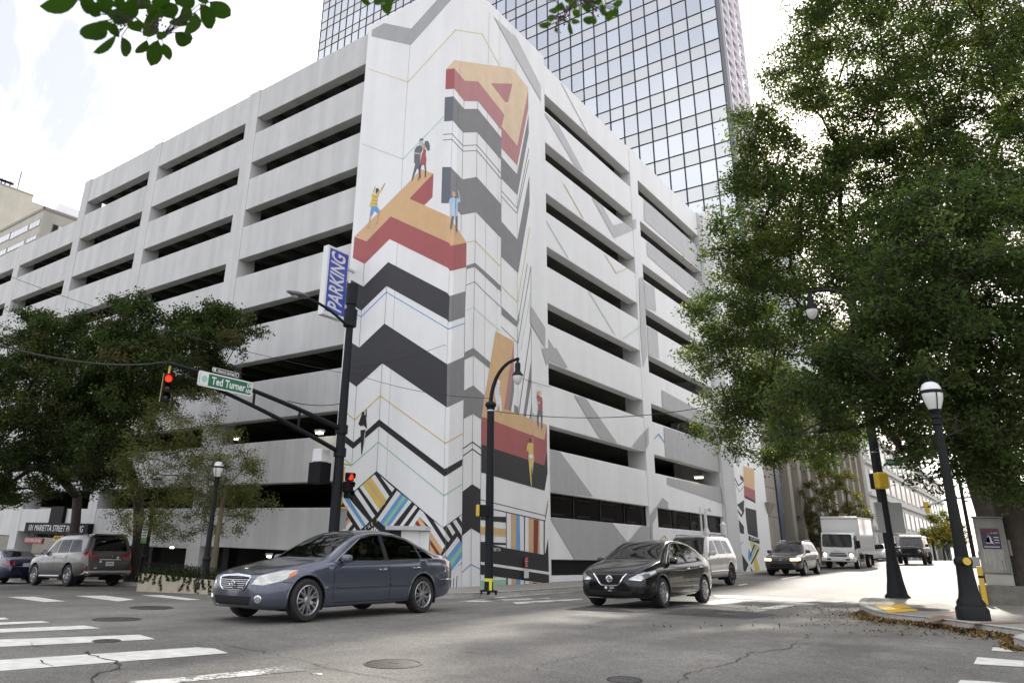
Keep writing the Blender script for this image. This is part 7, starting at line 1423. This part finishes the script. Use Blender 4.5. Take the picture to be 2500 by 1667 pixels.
def polydist(p,poly):
    p=np.array(p); best=1e9
    for a,b in zip(poly,poly[1:]+poly[:1]):
        a=np.array(a,float); b=np.array(b,float); t=np.clip(np.dot(p-a,b-a)/(np.dot(b-a,b-a)+1e-9),0,1); best=min(best,np.linalg.norm(p-a-t*(b-a)))
    return best
def tree(name,label,group,trunk,poly,D0,dd,nclump,nleaf,rc,L,Wd,lm,bark,seed,r0=.3,gaps=(),tw=3,droop=.35,tone0=.5,edge=120,drop=0.,min_d=None):
    rg=np.random.default_rng(seed); rd=random.Random(seed); base=np.array(trunk[0],float)
    o=empty(name,base,0,label,'tree',group); us=[p[0] for p in poly]; vs=[p[1] for p in poly]; cl=[]; tries=0
    while len(cl)<nclump and tries<60000:
        tries+=1; u=rd.uniform(min(us),max(us)); v=rd.uniform(min(vs),max(vs))
        if not inpoly((u,v),poly): continue
        if any(math.hypot(u-a,v-b)<r*rd.uniform(.55,1.1) for a,b,r in gaps): continue
        e=min(1,polydist((u,v),poly)/edge); spread=dd*math.sqrt(e)*1.0; D=D0+rd.uniform(-spread,spread); p=atd(u,v,D)
        if p[2]<g(p[0],p[1])+1.6: continue
        md=min_d if min_d is not None else rc*.62
        if any(np.linalg.norm(p-q)<md for q in cl): continue
        cl.append(p)
    # skeleton: trunk nodes, then nearest-node attachment
    nodes=[np.array(p,float) for p in trunk]; par=[-1]+list(range(len(trunk)-1)); top=nodes[-1]
    for p in sorted(cl,key=lambda q: np.linalg.norm(q-top)):
        best=None;bd=1e9
        for i,q in enumerate(nodes):
            if i==0: continue
            d=p-q; c=np.linalg.norm(d)*(1.0 if d[2]>-.4 else 1.6)+ (0.35*np.linalg.norm(q-top))
            if c<bd: bd=c;best=i
        q=nodes[best]; k=max(1,int(np.linalg.norm(p-q)/.7)); last=best
        for i in range(1,k+1):
            t=i/k; m_=q+(p-q)*t+np.array([0,0,.12*math.sin(math.pi*t)*np.linalg.norm(p-q)])+(rg.normal(size=3)*.035*np.linalg.norm(p-q)/k if i<k else 0); nodes.append(m_); par.append(last); last=len(nodes)-1
    cnt=[0.]*len(nodes); kids=[[] for _ in nodes]
    for i,p in enumerate(par):
        if p>=0: kids[p].append(i)
    for i in range(len(nodes)-1,-1,-1): cnt[i]=max(1,sum(cnt[k] for k in kids[i]))
    tot=cnt[0]; rad=[max(.009,r0*.8*(c/tot)**.56) for c in cnt]
    for i in range(len(trunk)): rad[i]=max(rad[i],r0*(1-.25*i/len(trunk)))
    rad[0]*=1.35
    bm_=MB(); tr_m=MB(); done=set()
    tr_m.tube([tuple(nodes[i]-base) for i in range(len(trunk))],[rad[i] for i in range(len(trunk))],12); tr_m.build('trunk',bark,o,60)
    for i in range(len(trunk)-1,len(nodes)):
        for k in kids[i]:
            if k<len(trunk): continue
            path=[i,k]
            while kids[path[-1]]: 
                nx=max(kids[path[-1]],key=lambda j: cnt[j])
                if len(path)>5 or True:
                    path.append(nx)
                if len(path)>60: break
            if k in done: continue
            done.update(path[1:])
            bm_.tube([tuple(nodes[j]-base) for j in path],[rad[path[1]]]+[rad[j] for j in path[1:]],6 if rad[k]>.03 else 4,cap=False)
    for i in range(1,len(trunk)-1):
        for k in kids[i]:
            if k>=len(trunk) and k not in done:
                path=[i,k]
                while kids[path[-1]]: path.append(max(kids[path[-1]],key=lambda j: cnt[j]))
                done.update(path[1:]); bm_.tube([tuple(nodes[j]-base) for j in path],[rad[path[1]]]+[rad[j] for j in path[1:]],6,cap=False)
    # every remaining branch start
    for k in range(len(trunk),len(nodes)):
        if k in done: continue
        path=[par[k],k]
        while kids[path[-1]]:
            nx=max(kids[path[-1]],key=lambda j: cnt[j]); path.append(nx)
        done.update(path[1:]); bm_.tube([tuple(nodes[j]-base) for j in path],[rad[path[1]]]+[rad[j] for j in path[1:]],5,cap=False)
    # leaves: sprays hung on short twigs through each clump
    Cs=[];Ts=[]
    for p in cl:
        tn=rg.normal(tone0,.16); ns=max(2,int(tw)); 
        for _ in range(ns):
            a=rg.normal(size=3); a/=np.linalg.norm(a); a[2]*=.6; tip=p+a*rc*rg.uniform(.55,1.1); tip[2]-=drop*rc
            bm_.tube([tuple(p-base),tuple((p+tip)/2-base+rg.normal(size=3)*.05),tuple(tip-base)],[.012,.008,.003],3,cap=False)
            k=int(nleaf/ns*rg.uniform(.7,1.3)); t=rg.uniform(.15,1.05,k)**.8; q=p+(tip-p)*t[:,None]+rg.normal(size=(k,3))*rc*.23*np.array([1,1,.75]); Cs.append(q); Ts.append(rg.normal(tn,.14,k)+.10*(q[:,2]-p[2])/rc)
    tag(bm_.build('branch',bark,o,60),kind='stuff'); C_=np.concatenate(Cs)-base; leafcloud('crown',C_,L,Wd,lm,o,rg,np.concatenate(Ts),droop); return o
LM1=leafmat('oak_leaf_dark',(.036,.060,.018),(.072,.108,.032),(.14,.165,.05),.52); LM2=leafmat('oak_leaf',(.034,.056,.016),(.070,.105,.028),(.15,.165,.045),.58); LM3=leafmat('zelkova_leaf',(.026,.044,.012),(.055,.085,.022),(.14,.095,.050),.45); LM4=leafmat('olive_leaf',(.09,.11,.03),(.17,.19,.06),(.27,.26,.10),.5); LM5=leafmat('golden_leaf',(.045,.065,.015),(.11,.115,.025),(.26,.19,.04),.5)
tA=atd(2502,1400,16.6); bA=np.array([tA[0],tA[1],float(g(tA[0],tA[1]))+.1])
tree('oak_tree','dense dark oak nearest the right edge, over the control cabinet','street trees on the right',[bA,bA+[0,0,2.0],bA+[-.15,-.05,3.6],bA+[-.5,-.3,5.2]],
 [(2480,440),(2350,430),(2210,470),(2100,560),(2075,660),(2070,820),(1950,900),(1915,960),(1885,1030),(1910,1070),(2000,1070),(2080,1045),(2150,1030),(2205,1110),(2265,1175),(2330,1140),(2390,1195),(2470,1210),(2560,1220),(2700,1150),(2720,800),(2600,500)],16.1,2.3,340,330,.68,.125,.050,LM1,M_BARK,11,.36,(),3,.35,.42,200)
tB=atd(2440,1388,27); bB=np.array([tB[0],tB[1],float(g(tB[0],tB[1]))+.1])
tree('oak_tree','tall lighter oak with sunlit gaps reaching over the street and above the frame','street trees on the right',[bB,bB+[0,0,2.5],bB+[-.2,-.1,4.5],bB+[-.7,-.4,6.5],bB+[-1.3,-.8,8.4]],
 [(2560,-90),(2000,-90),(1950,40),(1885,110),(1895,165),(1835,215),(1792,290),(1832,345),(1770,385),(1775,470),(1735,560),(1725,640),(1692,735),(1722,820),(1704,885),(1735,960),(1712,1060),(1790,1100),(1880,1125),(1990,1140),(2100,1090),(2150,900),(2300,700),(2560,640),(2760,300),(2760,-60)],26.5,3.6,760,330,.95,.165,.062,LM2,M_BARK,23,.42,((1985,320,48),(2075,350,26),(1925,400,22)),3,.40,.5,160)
# left: dark zelkova on the pavement, second trunk beside it, pale young tree in the planter
xa_=float(onA(326,1400,-1.15)[0]); bL=np.array([xa_,-1.15,float(g(xa_,-1.15))+.1])
tree('zelkova_tree','dark spreading tree with forked trunk behind the planter on the left','street trees on the left',[bL,bL+[0,0,1.6],bL+[-.1,-.05,2.4],bL+[-.5,-.1,3.6]],
 [(250,790),(300,735),(350,718),(375,728),(420,765),(470,755),(520,738),(552,772),(600,768),(640,800),(612,835),(588,865),(540,868),(570,930),(480,960),(430,985),(370,1000),(330,1080),(310,1160),(250,1200),(180,1180),(150,1050),(170,900)],26.5,3.2,210,400,.68,.13,.062,LM3,M_BARK,31,.27,((300,820,35),(420,1000,40)),3,.2,.45,90)
xb_=float(onA(180,1300,-1.2)[0]); bM=np.array([xb_,-1.2,float(g(xb_,-1.2))+.1])
tree('zelkova_tree','dark tree with twin stems in front of the garage entrance sign','street trees on the left',[bM,bM+[0,0,1.7],bM+[.0,0,2.6],bM+[-.3,0,3.8]],
 [(-160,850),(0,825),(30,800),(75,760),(100,772),(135,765),(200,768),(235,776),(290,800),(330,830),(300,960),(280,1100),(225,1205),(150,1190),(60,1238),(0,1228),(-120,1210)],28.5,3.4,230,400,.72,.135,.066,LM3,M_BARK,37,.25,((60,1160,30),(180,1190,35)),3,.2,.42,90)
pq=pl_.matrix_basis@Vector((LP*.55,.95,PH-.1)); bS=np.array([pq.x,pq.y,pq.z]); u_=prj(bS)[0]
tree('young_tree','thin yellow-green young tree growing from the ivy planter','street trees on the left',[bS,bS+[0,0,1.1],bS+[.03,0,1.9],bS+[0,.1,2.8]],
 [(300,1090),(340,1010),(400,960),(470,935),(520,955),(560,1010),(600,1080),(640,1150),(652,1230),(610,1280),(540,1292),(480,1310),(430,1315),(350,1312),(290,1285),(268,1200)],float(prj(bS)[2])+1.5,1.3,130,300,.55,.068,.038,LM4,M_BARK2,41,.085,(),4,.1,.5,60,0.,.3)
# far trees
qf=gp(2014,1372,.13); bF=np.array([qf[0],qf[1],qf[2]])
bF=np.array([1.9,47.5,float(g(1.9,47.5))+.13]); Df=prj(bF)[2]
tree('golden_tree','green and gold street tree behind the box truck','far street trees',[bF,bF+[0,0,2.2],bF+[.1,0,3.4]],[(1950,1330),(1945,1270),(1955,1200),(1980,1150),(2030,1140),(2075,1150),(2100,1200),(2125,1260),(2110,1310),(2040,1330)],Df,2.2,95,150,.62,.15,.085,LM5,M_BARK,43,.16,(),3,.2,.5,40)
for (u,vt,vb,D,sd,lb) in ((2285,1262,1345,74,51,'small bright tree far up the street beside the boxy off-roader'),(2308,1245,1335,80,52,'darker small tree far up the street behind the bright one'),(2335,1270,1340,86,53,'small tree far up the street beside the right post lamp')):
    p=atd(u,1370,D); b=np.array([p[0],p[1],float(g(p[0],p[1]))]); tree('small_far_tree',lb,'far street trees',[b,b+[0,0,1.2],b+[0,0,2.0]],[(u-32,vb),(u-36,vb-35),(u-18,vt),(u+14,vt-5),(u+34,vb-40),(u+30,vb)],D,1.6,30,120,.7,.2,.13,LM5 if sd!=52 else LM2,M_BARK,sd,.10,(),3,.2,.55,20)
# fallen leaves in the gutter
rg=np.random.default_rng(5); LMF=leafmat('fallen_leaf',(.10,.055,.022),(.20,.125,.05),(.34,.24,.11),.1)
gut=[np.array(p) for p in cR]; i0=min(range(len(gut)),key=lambda i: np.linalg.norm(gut[i]-rc[5])); i1=min(range(len(gut)),key=lambda i: np.linalg.norm(gut[i]-rc[-1]))
pts=[]
for _ in range(3600):
    t=rg.uniform(0,1); f=i0+(i1+4-i0)*t; i=min(int(f),len(gut)-2); p=gut[i]+(gut[i+1]-gut[i])*(f-i); d=gut[i+1]-gut[i]; d/=np.linalg.norm(d); no=np.array([d[1],-d[0]])
    wv=.42*(math.sin(math.pi*min(1,t*.85+.12)))**.6*(.75+.25*math.sin(9*t)); k=abs(rg.normal(0,.5)); q=p+no*(.02+wv*k); pts.append((q[0],q[1],float(g(*q))+.008+.05*max(0,1-k)*rg.uniform(0,1)))
for _ in range(500):
    t=rg.uniform(0,1); f=i0-6+(i1+8-i0)*t; i=max(0,min(int(f),len(gut)-2)); p=gut[i]; d=gut[i+1]-gut[i]; d/=np.linalg.norm(d); no=np.array([d[1],-d[0]]); q=p+no*rg.exponential(.9)+rg.normal(size=2)*.15; pts.append((q[0],q[1],float(g(*q))+.008))
fl=leafcloud('fallen_leaves',np.array(pts),.085,.030,LMF,None,rg,None,0,.93); tag(fl,'drift of dry brown leaves along the right-hand kerb','leaves',kind='stuff')
# ivy over the planter
rg=np.random.default_rng(6); LMI=leafmat('ivy_leaf',(.012,.022,.008),(.028,.045,.015),(.06,.08,.03),.3); P3=[]
for _ in range(5200): P3.append((rg.uniform(.05,LP-.05),rg.uniform(.0,1.5),PH+abs(rg.normal(0,.10))))
for vx in np.linspace(.1,LP-.2,15):
    ln=rg.uniform(.1,.55); 
    for k in range(60): t=rg.uniform(0,1); P3.append((vx+rg.normal(0,.05)+.15*math.sin(3*t+vx*3)*t,-.015-abs(rg.normal(0,.012)),PH-ln*t+.02))
ivy=leafcloud('ivy',np.array(P3),.06,.05,LMI,pl_,rg,None,.2,.3)
# ================================================================ leaves hanging into the top of the frame
M_NL=leafmat('near_leaf',(.030,.062,.012),(.02,.042,.008),(.02,.042,.008),.4); [setattr(q.inputs[0],'default_value',1.03) for q in M_NL.node_tree.nodes if q.type=='FRESNEL']; M_TWIG=mat('near_twig',(.05,.038,.028),.8); M_BERRY=mat('dark_berry',(.035,.012,.016),.4)
def nearleaf(parent,b,t,w,D,seed):
    r=random.Random(seed); P0=Vector(atd(*b,D)); P1=Vector(atd(*t,D+r.uniform(-.08,.08))); d=P1-P0; L=d.length; d.normalize(); view=Vector(CR[2]); s=d.cross(view).normalized(); s=(s*math.cos(r.uniform(-.5,.5))+view*math.sin(r.uniform(-.6,.6))).normalized(); n=s.cross(d).normalized(); W2=w*1.22/CF*D/2
    vs=[];k=7; prof=[0,.55,.88,1,.93,.68,.0]
    for i in range(k):
        q=i/(k-1); c=P0+d*L*q+n*(-.10*L*q*q); ww=W2*prof[i]; vs+=[c-s*ww+n*ww*.25,c,c+s*ww+n*ww*.25]
    fs=[]
    for i in range(k-1):
        for j in (0,1): fs.append((3*i+j,3*i+j+1,3*i+j+4,3*i+j+3))
    mb=MB(); mb.add([(v-Vector(parent.location))[:] for v in vs],fs); mb.build('leaf',M_NL,parent,80)
def spray(label,Z,lv,berries,D,stem):
    ox,oy,sc=Z; root=atd(ox+stem[0][0]/sc,oy+stem[0][1]/sc,D); o=empty('overhanging_branch',root,0,label,'branch','branches over the camera')
    for i,(a,b,c,d,w) in enumerate(lv): nearleaf(o,(ox+a/sc,oy+b/sc),(ox+c/sc,oy+d/sc),w/sc,D+rnd.uniform(-.12,.12),i)
    mb=MB(); mb.tube([tuple(atd(ox+x/sc,oy+y/sc,D)-root) for x,y in stem],[.006,.005,.004,.003,.003][:len(stem)],6); mb.build('twig',M_TWIG,o,50)
    for (a,b) in stem[1:]:
        pass
    for i,(a,b,c,d,w) in enumerate(lv):
        s0=min(stem,key=lambda q: math.hypot(q[0]-a,q[1]-b)); mb=MB(); mb.tube([tuple(atd(ox+s0[0]/sc,oy+s0[1]/sc,D)-root),tuple(atd(ox+a/sc,oy+b/sc,D)-root)],.0018,5); mb.build('leaf_stalk',M_TWIG,o)
    for (x,y,n) in berries:
        for k in range(n): p=atd(ox+(x+rnd.gauss(0,24))/sc,oy+(y+rnd.gauss(0,24))/sc,D+rnd.gauss(0,.02))-root; mb=MB(); mb.lathe([(.0005,-.004),(.003,-.0025),(.004,0),(.003,.0025),(.0005,.004)],8,M=Matrix.Translation(Vector(p))); mb.build('berry',M_BERRY,o,70)
ZA=(0,0,2.6133)
lv=[(500,5,275,55,100),(660,135,540,265,120),(745,225,615,350,88),(775,235,828,378,68),(938,255,875,358,66),(1010,255,962,425,84),(1040,275,1085,383,56),(1115,205,1225,292,92),(1245,80,1205,245,112),(1275,25,1368,192,98),(1335,12,1476,112,95),(600,90,515,-15,95),(690,95,640,-40,100),(800,55,755,175,85),(900,210,830,130,85),(1000,95,925,225,95),(1110,125,1050,15,100),(1160,160,1195,30,100),(720,40,800,-40,110),(860,60,930,-30,110),(950,30,1030,110,90),(1060,60,1000,-30,110),(680,150,760,230,70),(830,110,700,95,80),(1120,30,1230,-30,110),(1000,200,1060,255,60),(560,30,640,100,80),(880,20,800,90,90),(1180,100,1100,180,85),(940,150,1000,60,80),(1240,-10,1330,-40,90),(700,190,640,150,70)]
spray('dark leafy branch tip hanging into the top left corner',ZA,lv,((860,120,10),(1000,160,12),(760,190,10),(1040,190,8)),2.25,[(900,-90),(890,20),(860,110),(960,190),(1030,240)])
spray('pair of leaf tips at the top edge above the mural',(800,0,3.92),[(310,-20,395,42,60),(470,-40,520,75,95),(545,-30,585,130,110),(560,-20,640,40,90)],(),2.2,[(480,-150),(500,-60),(540,-40)])
Z6=(1250,0,3.1354); lv=[(305,188,213,200,50),(335,205,362,278,40),(430,175,452,258,42),(462,143,512,195,48),(628,125,543,188,62),(640,135,618,192,42),(765,75,735,162,52),(765,35,853,22,55),(340,55,290,115,60),(380,20,345,95,60),(330,150,275,130,50),(430,60,500,20,70),(520,80,470,130,60),(600,40,540,90,70),(560,10,640,60,75),(660,60,720,110,70),(690,20,640,-30,80),(480,0,400,-30,70),(300,-20,290,30,50),(780,60,800,130,50),(580,70,620,10,60),(710,90,690,10,60)]
spray('berried leafy twig hanging at the top edge before the tower',Z6,lv,((370,130,16),(420,80,10),(630,80,8),(390,170,8)),2.3,[(540,-120),(500,-10),(420,90),(390,150),(430,175)])
